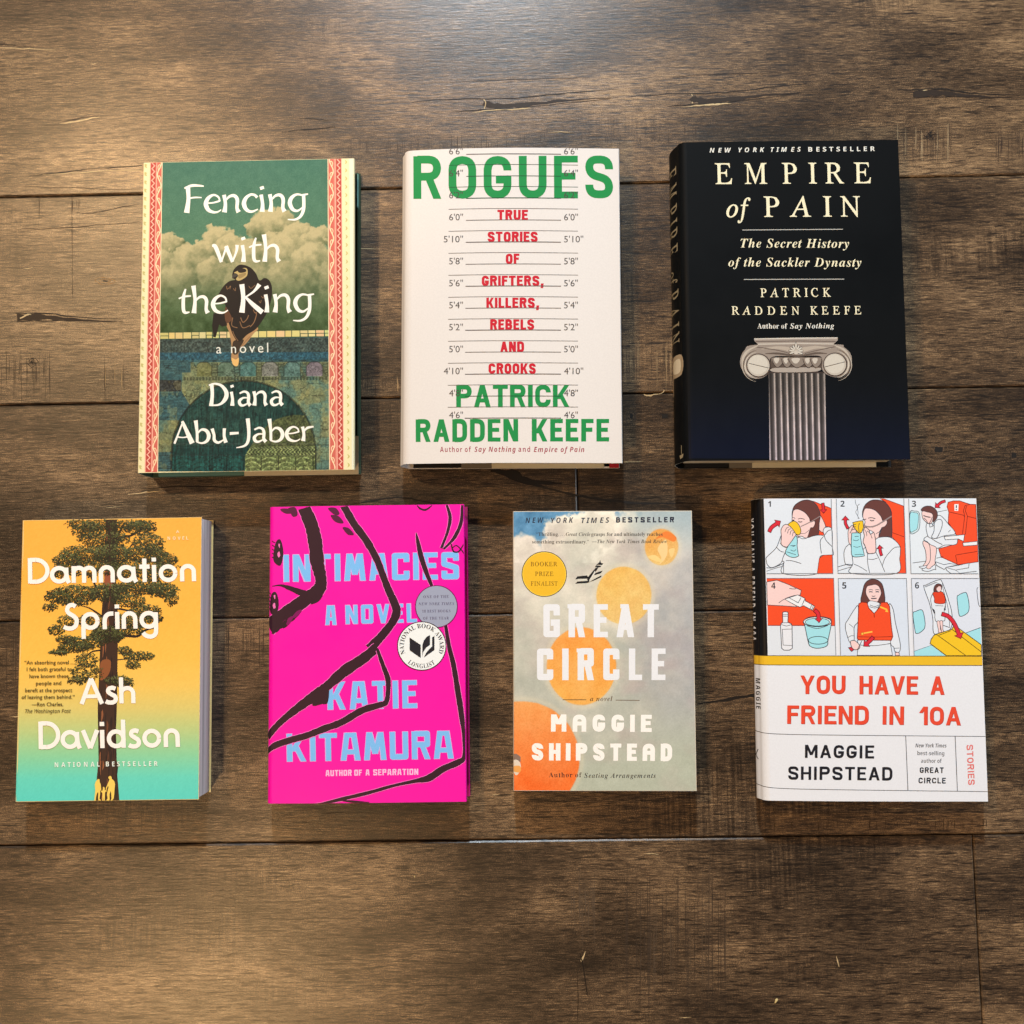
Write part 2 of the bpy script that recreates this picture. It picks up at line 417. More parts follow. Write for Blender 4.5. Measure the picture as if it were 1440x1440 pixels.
        'W': [358,[45,0,36,286,92,286,93,130,93,96,90,62,92,62,104,95,116,126,188,286,241,286,245,126,245,108,244,62,245,62,258,97,270,130,335,286,395,286,269,0,201,0,198,130,197,169,198,199,196,199,185,168,174,140,111,0]],
        'Y': [226,[59,0,82,109,36,286,97,286,122,170,196,286,262,286,142,109,118,0]],
        'a': [238,[79,-4,64,-2,49,4,37,14,26,29,20,49,18,75,19,102,25,128,34,153,45,175,60,195,77,210,97,219,119,222,138,220,153,214,164,203,174,190,186,218,231,218,184,0,140,0,143,28,129,15,115,5,99,-2],[102,44,114,46,125,53,134,64,143,78,149,94,153,110,155,125,156,143,154,156,149,166,140,173,129,175,118,173,109,166,100,156,92,144,86,129,81,112,78,95,77,78,84,52]],
        'e': [223,[104,-4,69,1,42,17,24,43,18,80,20,107,25,133,35,157,49,179,66,197,87,211,111,219,140,222,172,218,195,206,208,187,213,163,205,132,182,108,143,92,87,87,77,87,77,79,79,63,87,51,99,43,116,40,132,41,147,44,162,50,180,57,180,13,163,5,145,0,126,-3],[84,126,92,126,122,129,141,137,153,148,156,162,151,175,136,180,125,178,114,173,104,165,95,154,88,141]],
        'f': [149,[-9,-96,-28,-95,-43,-91,-43,-44,-20,-48,-9,-46,1,-40,8,-30,13,-15,53,174,21,174,27,202,63,218,66,235,78,268,95,290,118,302,147,306,172,303,193,296,177,253,165,257,151,259,141,257,133,251,128,242,122,218,164,218,155,174,112,174,70,-24,65,-43,57,-60,46,-75,32,-86,14,-94]],
        'g': [238,[76,-96,54,-95,36,-92,20,-88,5,-82,5,-31,21,-38,37,-43,55,-47,73,-48,92,-45,107,-38,118,-26,125,-9,136,29,123,17,110,6,95,-2,76,-4,61,-2,47,4,35,15,26,30,20,50,18,75,19,102,25,128,34,153,45,175,60,195,77,210,96,219,118,222,137,220,151,214,163,204,174,190,186,218,231,218,183,-5,174,-36,161,-59,144,-76,125,-88,102,-94],[105,44,116,46,127,53,135,64,143,77,148,93,153,109,155,125,156,140,154,154,149,165,140,172,129,175,118,173,109,166,100,156,92,144,86,129,81,112,78,95,77,78,79,63,85,52,93,46]],
        'h': [242,[7,0,72,304,130,304,116,239,102,189,116,203,130,213,146,220,165,222,190,218,207,205,218,185,221,160,220,144,217,124,191,0,132,0,159,128,162,151,157,169,141,175,128,172,117,163,107,150,98,133,91,113,85,90,66,0]],
        'i': [119,[92,246,81,247,71,251,65,258,63,270,65,284,72,295,83,302,98,304,109,303,119,299,125,292,128,280,125,266,119,255,108,248],[7,0,54,218,112,218,66,0]],
        'k': [227,[7,0,72,304,130,304,102,168,99,158,90,126,91,126,180,218,247,218,150,120,205,0,140,0,104,82,80,68,66,0]],
        'm': [362,[7,0,54,218,98,218,94,178,96,178,110,196,125,210,144,219,165,222,185,219,200,211,210,197,216,178,218,178,231,196,247,210,266,219,287,222,311,218,328,205,338,185,342,160,341,144,337,124,311,0,252,0,279,128,282,151,278,169,263,175,251,172,239,164,229,150,220,133,213,113,208,91,189,0,130,0,157,128,160,151,155,169,141,175,128,172,117,163,107,150,98,133,91,113,85,90,66,0]],
        'n': [242,[7,0,54,218,98,218,94,178,96,178,110,196,125,210,144,219,165,222,190,218,207,205,218,185,221,160,220,144,217,124,191,0,132,0,159,128,162,151,157,169,141,175,128,172,117,163,107,150,98,133,91,113,85,90,66,0]],
        'o': [234,[101,-4,78,-1,58,6,41,19,28,35,20,56,18,80,19,108,25,135,34,159,46,180,63,198,83,211,106,220,134,222,168,217,194,200,211,172,216,136,215,109,210,83,201,59,189,38,173,21,153,7,129,-1],[106,44,121,47,134,57,144,72,151,91,156,113,157,136,156,151,151,163,142,172,129,174,117,172,106,165,97,155,90,142,84,127,80,111,78,95,77,80,84,53]],
        'p': [238,[-13,-96,54,218,98,218,95,185,108,199,122,211,139,220,159,222,174,220,189,215,202,204,212,189,218,169,220,143,219,116,213,90,205,65,193,43,178,24,161,9,141,-1,119,-4,102,-2,88,5,68,28,65,-1,60,-30,46,-96],[109,44,120,46,129,52,138,62,146,75,152,90,157,106,160,123,161,140,154,166,135,175,122,172,111,164,102,153,94,138,89,123,85,106,82,78,84,64,89,53,98,46]],
        'r': [168,[7,0,54,218,98,218,94,178,96,178,111,197,126,211,144,219,164,222,183,220,170,164,151,167,130,162,111,149,97,128,87,98,66,0]],
        's': [189,[70,-4,50,-3,34,-1,19,3,4,9,4,57,19,50,35,44,51,41,67,40,80,41,92,45,100,53,102,63,101,71,96,78,86,85,52,107,38,119,30,134,27,153,33,183,49,205,76,218,110,222,129,221,147,218,164,213,181,204,162,162,137,174,124,177,112,178,103,177,94,174,89,168,87,160,88,153,93,147,102,140,135,121,149,108,159,92,162,72,156,39,137,15,108,1]],
        't': [164,[80,-4,57,-1,39,7,27,22,23,46,26,68,48,174,18,174,24,202,62,219,88,265,126,265,116,218,172,218,162,174,107,174,84,68,83,58,88,47,100,44,116,45,132,50,132,6,110,-1,96,-3]],
        'w': [315,[34,0,24,218,79,218,80,122,80,90,78,56,80,56,91,89,100,114,146,218,210,218,209,86,208,56,210,56,225,102,233,122,276,218,336,218,232,0,168,0,166,102,167,134,168,168,166,168,151,124,143,106,98,0]],
        'y': [208,[1,-96,-16,-95,-28,-92,-28,-46,-5,-48,12,-45,26,-37,37,-25,52,0,20,218,78,218,88,117,90,88,91,60,92,60,101,83,114,113,164,218,228,218,96,-31,76,-60,54,-80,29,-92]],
    },
    'serifital': {
        ' ': [111],
        'A': [276,[-50,0,-49,8,-23,14,0,33,64,108,212,283,220,283,210,34,212,22,218,14,229,10,245,8,244,0,132,0,133,8,153,10,162,16,168,27,170,46,172,94,79,94,69,89,39,54,24,33,19,21,20,15,25,10,47,8,45,0],[85,109,172,109,177,218]],
        'B': [261,[-20,0,-18,8,0,10,11,16,19,27,25,43,75,229,78,250,77,259,71,264,62,267,48,269,50,277,152,277,221,262,244,217,228,176,177,150,212,126,224,86,220,62,209,41,191,23,166,11,136,3,102,0],[115,154,153,158,180,171,197,192,202,220,190,252,152,263,133,262,125,256,120,244,112,217,97,160,101,155],[91,12,129,18,157,33,174,58,179,90,175,113,163,129,144,138,116,141,97,140,89,132,65,43,62,26,64,19,69,15]],
        'C': [280,[130,-6,97,-3,69,8,47,24,29,47,19,74,15,106,18,135,27,164,42,192,61,217,83,240,108,258,149,277,191,283,216,280,251,271,264,273,270,280,278,280,262,198,253,198,254,210,250,236,238,254,220,266,195,270,171,266,147,256,124,241,104,220,87,195,74,167,65,136,62,104,68,65,84,36,109,17,141,11,192,24,238,61,245,54,220,28,193,9,163,-2]],
        'D': [302,[-21,0,-19,8,-1,10,11,15,18,26,25,43,75,229,78,250,77,258,71,264,62,267,48,269,50,277,156,277,194,273,225,263,251,246,270,223,281,195,285,162,282,130,272,100,256,73,234,49,207,28,175,13,139,3,99,0],[101,13,133,16,161,26,184,42,204,62,219,86,230,112,237,141,239,171,233,211,217,240,189,258,151,264,132,261,122,252,115,230,67,53,62,29,65,22,72,17,84,14]],
        'E': [270,[-20,0,-18,8,0,10,11,15,19,26,25,44,75,229,78,250,77,258,71,264,62,267,48,269,50,277,262,277,250,217,244,217,243,235,239,246,233,255,222,260,206,262,184,263,150,263,132,261,123,254,117,236,95,155,128,155,154,157,172,164,184,176,191,194,199,194,171,96,164,96,165,112,162,131,158,136,151,139,127,141,92,141,67,50,63,32,64,21,69,17,78,15,119,14,145,16,168,20,187,28,203,40,217,56,230,76,238,76,209,0]],
        'F': [242,[-18,0,-16,8,-3,9,13,15,18,21,27,44,77,229,80,250,79,258,73,264,64,267,50,269,52,277,251,277,238,211,230,211,231,219,228,240,220,253,205,260,183,263,151,263,138,262,130,259,123,249,98,154,139,154,154,157,165,162,174,169,182,180,188,194,196,194,170,93,162,93,163,113,161,127,156,135,145,139,126,140,95,140,69,41,67,26,69,17,75,12,85,9,101,7,100,0]],
        'H': [310,[-20,0,-18,8,-5,9,11,15,16,21,21,31,25,43,75,229,78,250,77,258,71,264,62,267,48,269,50,277,161,277,159,269,142,267,130,262,122,251,116,232,98,165,98,158,110,154,213,154,222,156,227,163,244,229,248,250,246,258,241,264,231,267,218,269,220,277,330,277,328,269,310,267,299,261,292,251,285,234,236,48,232,27,233,18,239,13,248,10,262,8,260,0,150,0,152,8,165,9,181,15,186,21,194,43,217,126,218,132,214,138,204,139,102,139,93,138,88,131,66,48,62,27,64,18,69,13,79,10,92,8,90,0]],
        'I': [146,[-18,0,-16,8,-3,9,13,15,18,21,27,43,77,229,80,250,79,258,73,264,64,267,50,269,52,277,164,277,162,269,144,267,133,261,125,251,119,234,69,48,66,27,67,18,73,13,82,10,96,8,94,0]],
        'K': [270,[-20,0,-18,8,-5,9,11,15,16,21,21,31,25,43,75,229,78,250,77,258,71,264,62,267,48,269,50,277,160,277,158,269,140,267,130,263,123,253,117,236,96,158,98,149,102,151,200,230,218,246,223,258,218,266,200,269,202,277,298,277,296,269,277,265,257,254,232,235,200,211,133,157,212,41,223,26,234,16,247,10,261,8,259,0,140,0,143,8,157,8,165,11,170,15,171,22,168,33,160,47,100,136,95,139,89,134,66,44,62,28,64,18,70,12,81,9,96,8,94,0]],
        'L': [267,[-14,0,-12,8,5,10,17,15,24,26,31,43,80,229,84,250,83,258,77,264,68,267,54,269,56,277,166,277,163,269,148,267,137,262,129,251,122,234,74,55,69,30,70,22,75,17,84,15,98,14,126,14,155,15,177,19,195,27,211,39,224,56,238,78,245,78,219,0]],
        'M': [351,[-22,0,-19,8,2,11,9,15,15,21,24,43,76,229,80,250,78,258,72,264,63,267,49,269,52,277,126,277,155,64,296,277,372,277,369,269,351,267,340,261,333,251,326,234,277,48,273,27,275,18,280,13,289,10,303,8,301,0,192,0,194,7,214,11,221,15,227,23,232,34,236,49,286,234,130,0,125,0,94,234,46,61,41,42,40,28,41,19,47,13,56,9,70,8,68,0]],
        'N': [298,[201,-6,92,222,45,50,40,26,42,17,48,12,57,9,72,8,70,0,-20,0,-18,8,-2,10,10,15,18,26,25,43,77,234,79,243,77,252,71,261,62,267,48,269,50,277,108,277,210,64,254,227,259,251,257,260,251,265,241,267,226,269,228,277,319,277,317,269,296,266,289,262,283,256,278,247,274,234,209,-6]],
        'O': [308,[119,-6,89,-3,63,6,42,21,26,42,16,67,13,96,15,124,23,150,35,177,50,201,69,224,90,243,114,260,138,272,164,280,190,283,220,280,246,270,267,255,282,234,291,209,294,180,293,158,287,135,279,112,267,90,254,70,238,50,221,33,202,19,163,0],[120,6,140,9,159,17,178,30,195,48,210,68,223,91,234,117,242,143,248,170,249,197,245,229,234,252,216,266,191,271,169,268,148,258,128,243,109,223,92,199,78,170,69,148,63,126,59,104,58,82,62,49,74,26,94,11]],
        'P': [240,[-20,0,-18,8,0,10,11,15,19,25,25,43,75,229,78,250,77,258,71,264,62,267,48,269,50,277,159,277,222,261,243,215,240,192,229,172,213,156,191,143,163,135,132,132,95,132,88,128,64,38,62,27,64,18,71,12,82,9,98,8,96,0],[115,144,151,149,177,164,193,187,198,217,195,238,185,253,169,262,145,265,135,264,128,261,123,254,118,241,96,157,95,150,98,146]],
        'R': [268,[-20,0,-18,8,0,10,11,16,19,27,25,43,75,229,78,250,77,259,71,264,62,267,48,269,50,277,168,277,204,273,231,261,247,242,252,217,232,169,172,140,209,51,218,32,227,18,237,11,251,8,249,0,187,0,132,136,113,136,91,138,68,53,63,27,65,18,70,12,79,9,96,8,94,0],[120,149,157,153,184,167,201,188,206,216,192,252,150,264,134,262,124,254,118,237,94,150]],
        'S': [220,[91,-6,64,-3,29,8,15,5,9,-5,2,-5,15,87,23,87,28,53,41,27,61,12,87,6,101,8,114,14,125,23,133,34,139,47,140,62,139,73,136,83,123,104,109,120,92,138,73,159,61,177,55,193,52,210,55,230,62,248,74,262,90,273,110,280,132,283,159,280,186,272,195,274,202,282,209,282,196,200,190,200,186,231,176,252,160,266,138,270,119,267,104,258,95,243,92,224,94,212,100,199,109,186,120,173,157,134,174,107,179,75,176,53,168,34,154,18,137,5,115,-3]],
        'T': [250,[30,0,31,8,47,9,58,11,66,16,72,25,78,37,83,53,136,248,137,256,135,261,126,262,93,261,75,257,61,250,50,240,42,227,35,210,26,210,44,277,274,277,262,208,254,208,254,221,252,240,244,253,230,260,206,262,190,262,182,260,178,252,124,55,119,38,118,26,120,17,126,12,137,9,158,8,155,0]],
        'Z': [273,[-7,0,-7,6,210,262,136,262,113,260,94,257,79,250,67,240,57,227,48,210,40,210,62,277,270,277,270,272,52,16,122,16,147,16,166,18,181,20,193,24,203,30,212,38,225,54,237,76,245,76,220,0]],
        'f': [118,[-29,-91,-39,-90,-47,-85,-53,-78,-54,-69,-51,-56,-40,-52,-30,-55,-26,-64,-29,-76,-25,-80,-14,-76,-6,-64,1,-44,8,-15,42,168,4,168,7,181,45,181,50,203,62,240,80,267,103,284,128,290,143,288,154,282,162,273,164,261,159,248,145,243,134,247,130,259,133,271,130,277,122,279,102,267,88,228,78,181,125,181,123,168,76,168,60,89,50,43,40,4,30,-27,20,-51,-3,-81]],
        'o': [209,[63,-5,36,0,15,13,2,34,-2,61,0,84,8,106,21,128,37,147,55,164,76,177,98,186,120,188,148,184,169,171,182,150,187,123,185,103,178,82,168,62,155,44,139,27,121,14,92,0],[67,7,83,10,99,19,113,33,126,51,136,71,145,93,150,114,152,135,143,167,118,178,98,173,79,159,61,138,46,109,37,79,33,50,35,31,42,18,53,10]],
    },
    'serifbi': {
        ' ': [111],
        'A': [250,[-40,0,-40,10,-23,15,-8,28,192,275,204,275,194,53,194,47,204,20,231,10,231,0,106,0,106,10,124,14,134,23,139,36,141,52,142,84,58,84,29,48,20,33,16,24,23,15,42,10,42,0],[71,100,143,100,147,195]],
        'B': [256,[-20,0,-20,9,0,12,7,17,13,24,18,35,23,51,68,220,72,240,70,249,65,254,56,257,44,259,44,268,132,268,185,265,220,254,240,236,246,210,228,168,172,143,212,120,225,83,222,62,214,43,199,25,176,12,144,3,102,0],[120,148,149,153,170,167,183,188,188,217,178,246,150,255,139,252,132,242,108,148],[99,13,125,18,146,34,160,58,164,89,151,124,112,135,105,135,80,44,77,26,82,16]],
        'C': [262,[120,-7,89,-4,62,6,41,22,25,42,15,68,12,98,14,127,22,156,34,184,50,209,69,232,92,250,130,269,171,276,198,273,242,264,251,267,257,276,268,276,250,184,239,184,235,218,225,242,207,257,184,262,157,256,132,239,110,210,90,171,77,127,73,85,77,54,90,31,110,17,136,12,181,25,219,63,230,54,182,8]],
        'D': [288,[-20,0,-20,9,0,12,7,17,13,24,18,35,23,51,68,220,72,239,70,248,65,254,57,257,44,259,44,268,150,268,245,240,276,157,273,125,263,95,247,67,225,42,208,29,190,18,171,10,149,4,123,1,92,0],[101,12,126,16,149,26,169,42,186,62,199,87,210,115,216,146,218,178,203,237,156,256,145,255,137,251,129,234,79,46,76,29,78,21,82,16,89,13]],
        'E': [262,[-20,0,-20,9,0,12,7,17,13,24,18,35,23,51,68,220,72,239,70,248,65,254,57,257,44,259,44,268,257,268,242,193,231,193,227,224,214,242,192,252,160,256,144,254,136,249,131,237,108,149,138,150,153,153,165,159,175,167,183,178,190,192,200,192,172,81,163,81,164,97,161,115,152,127,138,133,116,136,104,135,80,44,76,26,82,16,90,14,103,14,130,15,152,20,172,28,190,41,206,58,222,81,232,81,208,0]],
        'G': [297,[132,-7,81,1,44,23,20,59,12,104,15,134,23,162,35,188,52,213,73,234,97,252,117,262,138,269,160,274,182,276,208,273,244,265,257,267,262,276,272,276,255,189,244,189,240,220,228,243,209,257,184,261,157,255,132,238,109,210,90,171,76,127,72,86,76,53,90,28,112,13,142,8,159,11,171,17,180,28,186,44,196,86,200,106,198,115,193,120,184,122,170,123,170,133,283,133,283,123,269,121,262,114,253,89,235,18,185,-1]],
        'H': [302,[-20,0,-20,9,0,12,7,17,13,24,18,35,23,51,68,220,72,240,70,248,65,254,56,257,44,259,44,268,169,268,169,259,148,256,141,251,136,244,126,218,108,150,203,150,222,220,225,240,224,248,218,254,210,257,197,259,197,268,322,268,322,259,302,256,295,252,290,245,285,235,280,220,234,49,231,28,232,20,237,14,246,11,259,9,259,0,134,0,134,9,154,12,161,17,167,24,172,35,177,51,198,132,103,132,81,49,77,28,84,15,105,9,105,0]],
        'I': [148,[-20,0,-20,9,0,12,7,17,13,24,18,35,23,51,68,220,72,240,65,254,43,259,43,268,169,268,169,259,156,258,147,255,135,244,126,218,80,49,77,28,84,15,105,9,105,0]],
        'K': [254,[-20,0,-20,9,0,12,7,17,13,24,18,35,23,51,68,220,72,239,70,248,65,254,57,257,44,259,44,268,169,268,169,259,148,256,141,251,136,244,126,218,106,144,111,144,182,208,205,232,212,246,207,255,191,260,191,268,274,268,274,259,264,257,245,245,232,234,152,159,210,34,222,16,229,12,240,10,240,0,128,0,128,10,143,11,149,14,154,24,151,33,145,49,107,129,102,128,81,49,77,28,79,20,84,14,92,11,105,9,105,0]],
        'M': [350,[112,-6,86,216,41,49,37,28,39,20,44,14,52,11,65,9,65,0,-21,0,-21,9,0,12,7,17,12,24,18,35,22,51,68,220,71,240,69,248,64,254,56,257,43,259,43,268,134,268,157,78,280,268,370,268,370,259,350,256,343,251,337,244,327,218,281,44,279,28,286,15,307,9,307,0,182,0,182,9,194,10,203,13,210,17,219,34,225,51,270,223,123,-6]],
        'N': [279,[184,-6,83,209,40,49,37,28,44,15,65,9,65,0,-21,0,-21,9,-1,12,7,17,13,24,18,35,22,51,65,211,69,236,67,246,62,252,53,257,38,259,38,268,117,268,202,82,239,220,243,239,242,248,236,254,228,257,215,259,215,268,301,268,301,259,281,256,273,251,268,244,262,233,258,218,196,-6]],
        'O': [285,[106,-7,67,0,37,19,18,51,11,92,14,121,23,151,36,179,54,206,75,230,98,250,137,269,178,276,218,269,249,250,268,219,274,179,272,149,264,119,251,90,233,63,212,39,188,19,148,0],[110,8,135,15,159,36,180,71,199,117,212,166,216,208,213,231,205,248,192,258,175,262,160,259,145,250,131,237,118,220,104,197,92,171,82,143,75,114,70,86,69,61,71,38,79,21,92,11]],
        'R': [256,[-20,0,-20,9,0,12,7,17,13,24,18,35,23,51,68,220,72,239,70,248,65,254,57,257,44,259,44,268,151,268,194,265,224,254,241,235,247,208,242,185,228,164,204,148,170,138,204,36,210,24,217,16,226,12,238,10,238,0,158,0,116,132,103,132,81,49,77,28,79,20,84,14,92,11,105,9,105,0],[118,146,146,151,168,165,182,188,186,217,178,246,151,256,138,252,132,238,107,146]],
        'S': [220,[92,-7,66,-4,28,8,18,8,6,-4,-5,-4,16,86,27,86,31,50,42,27,61,12,86,8,99,9,111,15,121,23,129,33,134,45,136,58,134,70,130,80,123,90,113,101,70,142,59,154,51,165,45,176,43,187,42,200,44,221,52,239,65,254,82,266,102,273,124,276,135,275,161,270,186,263,195,266,204,274,214,274,195,192,184,192,182,218,177,232,169,245,159,254,147,260,133,262,117,259,104,249,94,236,91,219,93,208,99,197,107,186,117,176,144,151,161,134,174,116,183,97,186,75,179,41,161,15,131,-1]],
        'T': [240,[26,0,26,10,41,12,51,16,59,24,64,36,122,254,116,254,93,251,71,239,52,221,38,197,28,197,43,268,260,268,249,192,238,192,223,238,185,254,182,254,124,38,122,27,124,19,129,15,137,12,150,10,150,0]],
        'W': [327,[47,-7,49,214,47,234,42,247,32,255,18,258,18,268,127,268,127,258,115,255,108,248,105,237,104,220,102,95,176,218,177,232,175,244,170,252,162,257,149,258,149,268,256,268,256,259,245,257,238,252,234,244,232,232,231,191,228,97,306,228,312,244,306,255,288,259,288,268,362,268,362,259,349,255,339,248,330,237,321,222,183,-7,171,-7,176,188,59,-7]],
        'Y': [208,[14,0,14,10,28,12,39,16,47,24,52,36,74,122,73,134,40,232,35,245,30,252,14,258,14,268,122,268,122,259,102,256,97,251,96,244,97,234,125,143,174,210,184,228,188,241,182,254,160,259,160,268,247,268,247,259,238,257,228,252,219,244,210,232,132,125,110,42,108,28,110,19,115,14,124,11,138,10,138,0]],
        'a': [200,[32,-5,14,-2,1,8,-8,24,-11,44,-9,65,-3,88,7,110,19,131,34,149,50,164,75,179,98,184,118,178,128,158,134,180,177,180,144,64,136,33,138,26,142,24,154,31,170,52,178,46,148,8,117,-5,99,1,92,20,96,45,81,23,66,7,50,-2],[55,24,64,27,74,33,83,43,91,56,98,71,111,104,117,135,118,148,114,162,102,167,93,165,84,157,74,145,65,130,57,113,49,95,41,69,39,48,43,30]],
        'c': [165,[55,-6,30,-1,10,11,-2,31,-6,58,-2,87,10,116,28,143,52,165,80,180,106,184,125,182,140,174,150,162,153,148,151,137,146,128,138,123,127,121,118,123,111,127,106,133,106,148,112,164,110,170,103,172,93,169,83,161,73,148,64,133,56,115,50,96,46,77,44,59,46,42,52,30,62,23,73,20,98,30,122,57,132,50,97,8]],
        'e': [160,[52,-6,28,-1,10,11,-2,31,-6,58,-4,80,3,102,15,124,29,143,46,160,65,173,85,182,105,184,123,182,137,174,146,163,148,148,142,125,123,103,91,86,47,74,44,52,46,40,52,30,61,23,73,21,95,30,116,57,128,50,94,8],[50,87,68,93,84,102,97,113,107,126,113,141,115,155,111,167,102,171,89,166,75,150,61,124]],
        'f': [115,[-39,-83,-53,-81,-65,-74,-72,-63,-74,-50,-73,-42,-69,-35,-62,-30,-47,-30,-37,-39,-36,-53,-42,-64,-35,-70,-27,-67,-20,-61,-14,-51,-9,-39,-3,-21,9,29,36,164,8,164,11,180,39,180,55,224,75,255,99,274,126,280,144,278,157,271,165,261,168,249,163,233,147,227,140,229,129,239,128,251,133,260,132,267,128,268,116,263,106,247,96,220,86,180,120,180,118,164,84,164,63,67,51,21,39,-17,24,-46,7,-67,-14,-79]],
        'g': [178,[46,-83,13,-80,-11,-71,-25,-57,-30,-40,-27,-26,-18,-15,-3,-6,20,3,4,16,-2,30,1,40,7,50,18,59,34,68,21,78,12,88,7,99,5,112,8,131,17,148,30,163,47,174,67,182,89,184,119,180,145,165,180,165,178,148,156,148,157,134,154,115,145,97,132,83,114,72,93,64,70,62,50,63,42,56,39,50,43,43,56,38,80,30,108,19,120,12,128,5,136,-7,139,-22,136,-39,127,-53,113,-66,94,-75,72,-81],[69,74,79,77,89,85,98,97,104,112,109,129,110,147,106,165,93,171,82,168,72,160,64,147,57,132,53,115,51,98,56,80],[50,-70,69,-67,84,-61,93,-51,96,-39,93,-28,82,-19,64,-11,36,-2,12,-18,4,-37,8,-50,18,-60,32,-67]],
        'h': [213,[125,-6,105,2,98,24,103,50,116,91,129,132,133,147,131,153,125,155,103,144,78,110,55,60,38,0,-11,0,49,223,54,245,49,255,44,257,28,258,28,268,65,272,112,280,68,117,90,147,110,168,129,180,150,184,173,177,180,154,177,133,168,101,149,45,146,34,148,28,153,26,164,34,182,58,191,53,158,9]],
        'i': [116,[78,221,68,223,60,229,54,237,52,248,54,258,60,266,68,272,78,274,88,272,97,266,103,258,105,248,103,237,97,229,88,223],[29,-5,17,-3,8,3,2,12,0,24,2,38,26,126,32,151,28,160,12,162,11,172,53,178,89,184,53,51,50,33,52,27,56,25,68,32,84,54,92,48,61,8]],
        'k': [192,[122,-6,105,-1,92,12,81,39,71,86,57,75,38,0,-11,0,49,223,54,245,49,255,44,257,28,258,28,268,65,272,112,280,63,98,94,122,114,139,124,151,127,159,122,168,108,170,108,181,189,181,189,170,169,164,150,151,112,120,120,76,126,47,134,30,143,25,154,31,165,50,174,45,149,7]],
        'l': [103,[24,-6,11,-4,2,2,-4,11,-6,24,-5,37,-1,50,46,221,52,247,47,255,31,258,31,268,73,274,109,280,47,51,43,32,45,26,50,24,62,31,78,53,86,47,70,24,55,7,40,-2]],
        'm': [312,[226,-5,206,3,200,25,204,50,217,92,230,132,234,147,232,154,226,156,209,149,190,127,169,91,149,37,137,0,91,0,131,132,134,147,133,154,127,156,116,153,105,145,94,132,81,113,69,90,58,64,48,34,39,0,-8,0,25,126,31,151,27,160,11,162,10,172,47,178,90,184,69,115,91,146,111,168,131,180,152,184,175,177,182,155,178,129,197,154,215,171,233,181,252,184,274,177,282,155,279,133,269,102,250,45,248,34,249,28,260,28,266,33,281,54,290,48,273,25,258,8,243,-2]],
        'n': [213,[127,-6,107,2,100,24,101,35,110,69,131,132,134,147,133,153,127,155,105,145,81,113,69,90,58,64,48,34,39,0,-8,0,25,126,31,151,27,160,11,162,10,172,47,178,90,184,69,115,91,146,111,168,131,180,152,184,175,177,182,154,179,135,175,120,153,52,148,34,150,28,155,26,166,33,181,54,190,48,173,24,158,8,143,-2]],
        'o': [188,[57,-6,32,-1,12,12,-2,32,-6,58,-4,80,3,103,14,124,29,143,45,160,64,173,84,182,104,184,132,180,152,167,165,147,170,121,167,99,161,77,150,56,136,36,119,19,100,6,79,-3],[62,8,71,11,80,18,88,30,96,44,104,61,110,78,119,114,122,143,117,165,102,172,93,169,84,162,76,151,67,137,60,120,54,102,45,66,42,49,41,35,46,15]],
        'r': [155,[-8,0,25,126,31,151,27,160,11,162,10,172,47,178,90,184,68,112,86,145,102,167,117,180,132,184,149,178,154,158,153,146,148,137,141,132,131,130,120,133,107,144,94,134,76,104,66,83,56,58,48,31,39,0]],
        's': [150,[54,-6,38,-4,13,4,2,2,-4,-4,-14,-2,-4,65,8,63,20,22,48,8,66,14,71,31,68,46,63,54,41,82,31,97,23,110,18,123,17,136,21,155,32,170,49,181,69,184,86,182,113,176,122,177,126,183,137,183,128,122,118,123,104,160,80,172,71,170,64,166,59,159,58,152,62,138,74,120,87,105,98,89,109,69,113,49,111,34,106,21,97,10,85,2,70,-4]],
        't': [110,[18,-6,-2,2,-9,23,-6,42,27,163,8,163,8,177,47,199,80,237,96,237,80,179,111,179,107,163,75,163,46,61,42,46,40,34,42,27,46,24,58,32,76,56,86,50,69,26,53,9,36,-2]],
        'v': [169,[28,-6,28,58,27,93,25,119,23,136,15,157,3,163,-1,163,-1,173,58,184,63,176,68,150,72,112,73,53,95,79,110,100,119,117,122,127,119,135,106,152,104,161,106,171,111,178,118,183,128,184,137,183,145,177,150,169,151,158,145,132,128,100,99,61,58,16,37,-5]],
        'w': [250,[28,-6,28,57,27,92,25,118,23,136,15,157,3,163,-1,163,-1,173,58,184,68,158,74,78,136,184,146,184,159,52,180,78,195,100,203,117,206,128,204,135,190,152,187,162,189,171,194,178,201,184,210,185,220,183,228,178,233,169,234,157,212,100,146,15,128,-5,117,-6,107,106,40,-5]],
        'y': [168,[-18,-84,-30,-82,-40,-77,-46,-69,-48,-59,-46,-50,-41,-43,-33,-38,-24,-36,-16,-38,5,-49,12,-51,23,-46,35,-34,45,-18,49,-4,47,18,42,53,34,93,26,127,19,149,14,160,8,164,-6,164,-6,175,21,179,41,184,50,184,59,176,67,151,76,108,88,45,114,95,122,126,119,134,103,150,100,160,102,170,107,178,115,183,125,184,135,183,143,177,148,169,149,158,148,146,143,130,137,112,127,90,116,68,104,44,90,20,75,-3,60,-24,44,-44,28,-60,12,-73,-3,-81]],
        '—': [400,[404,114,-4,114,-4,88,404,88]],
    },
    'serifbold': {
        ' ': [111],
        '.': [88,[44,44,27,37,20,20,27,3,44,-4,61,3,68,20,61,37]],
        '0': [224,[112,-4,79,1,54,14,35,37,23,66,16,102,14,144,16,185,23,221,35,250,54,272,79,285,112,290,144,285,169,272,187,250,200,221,208,185,210,143,208,102,200,66,187,36,168,14,144,1],[112,22,131,30,141,54,146,92,148,143,146,194,141,232,131,256,112,264,94,256,83,232,77,194,76,143,77,92,83,54,94,30]],
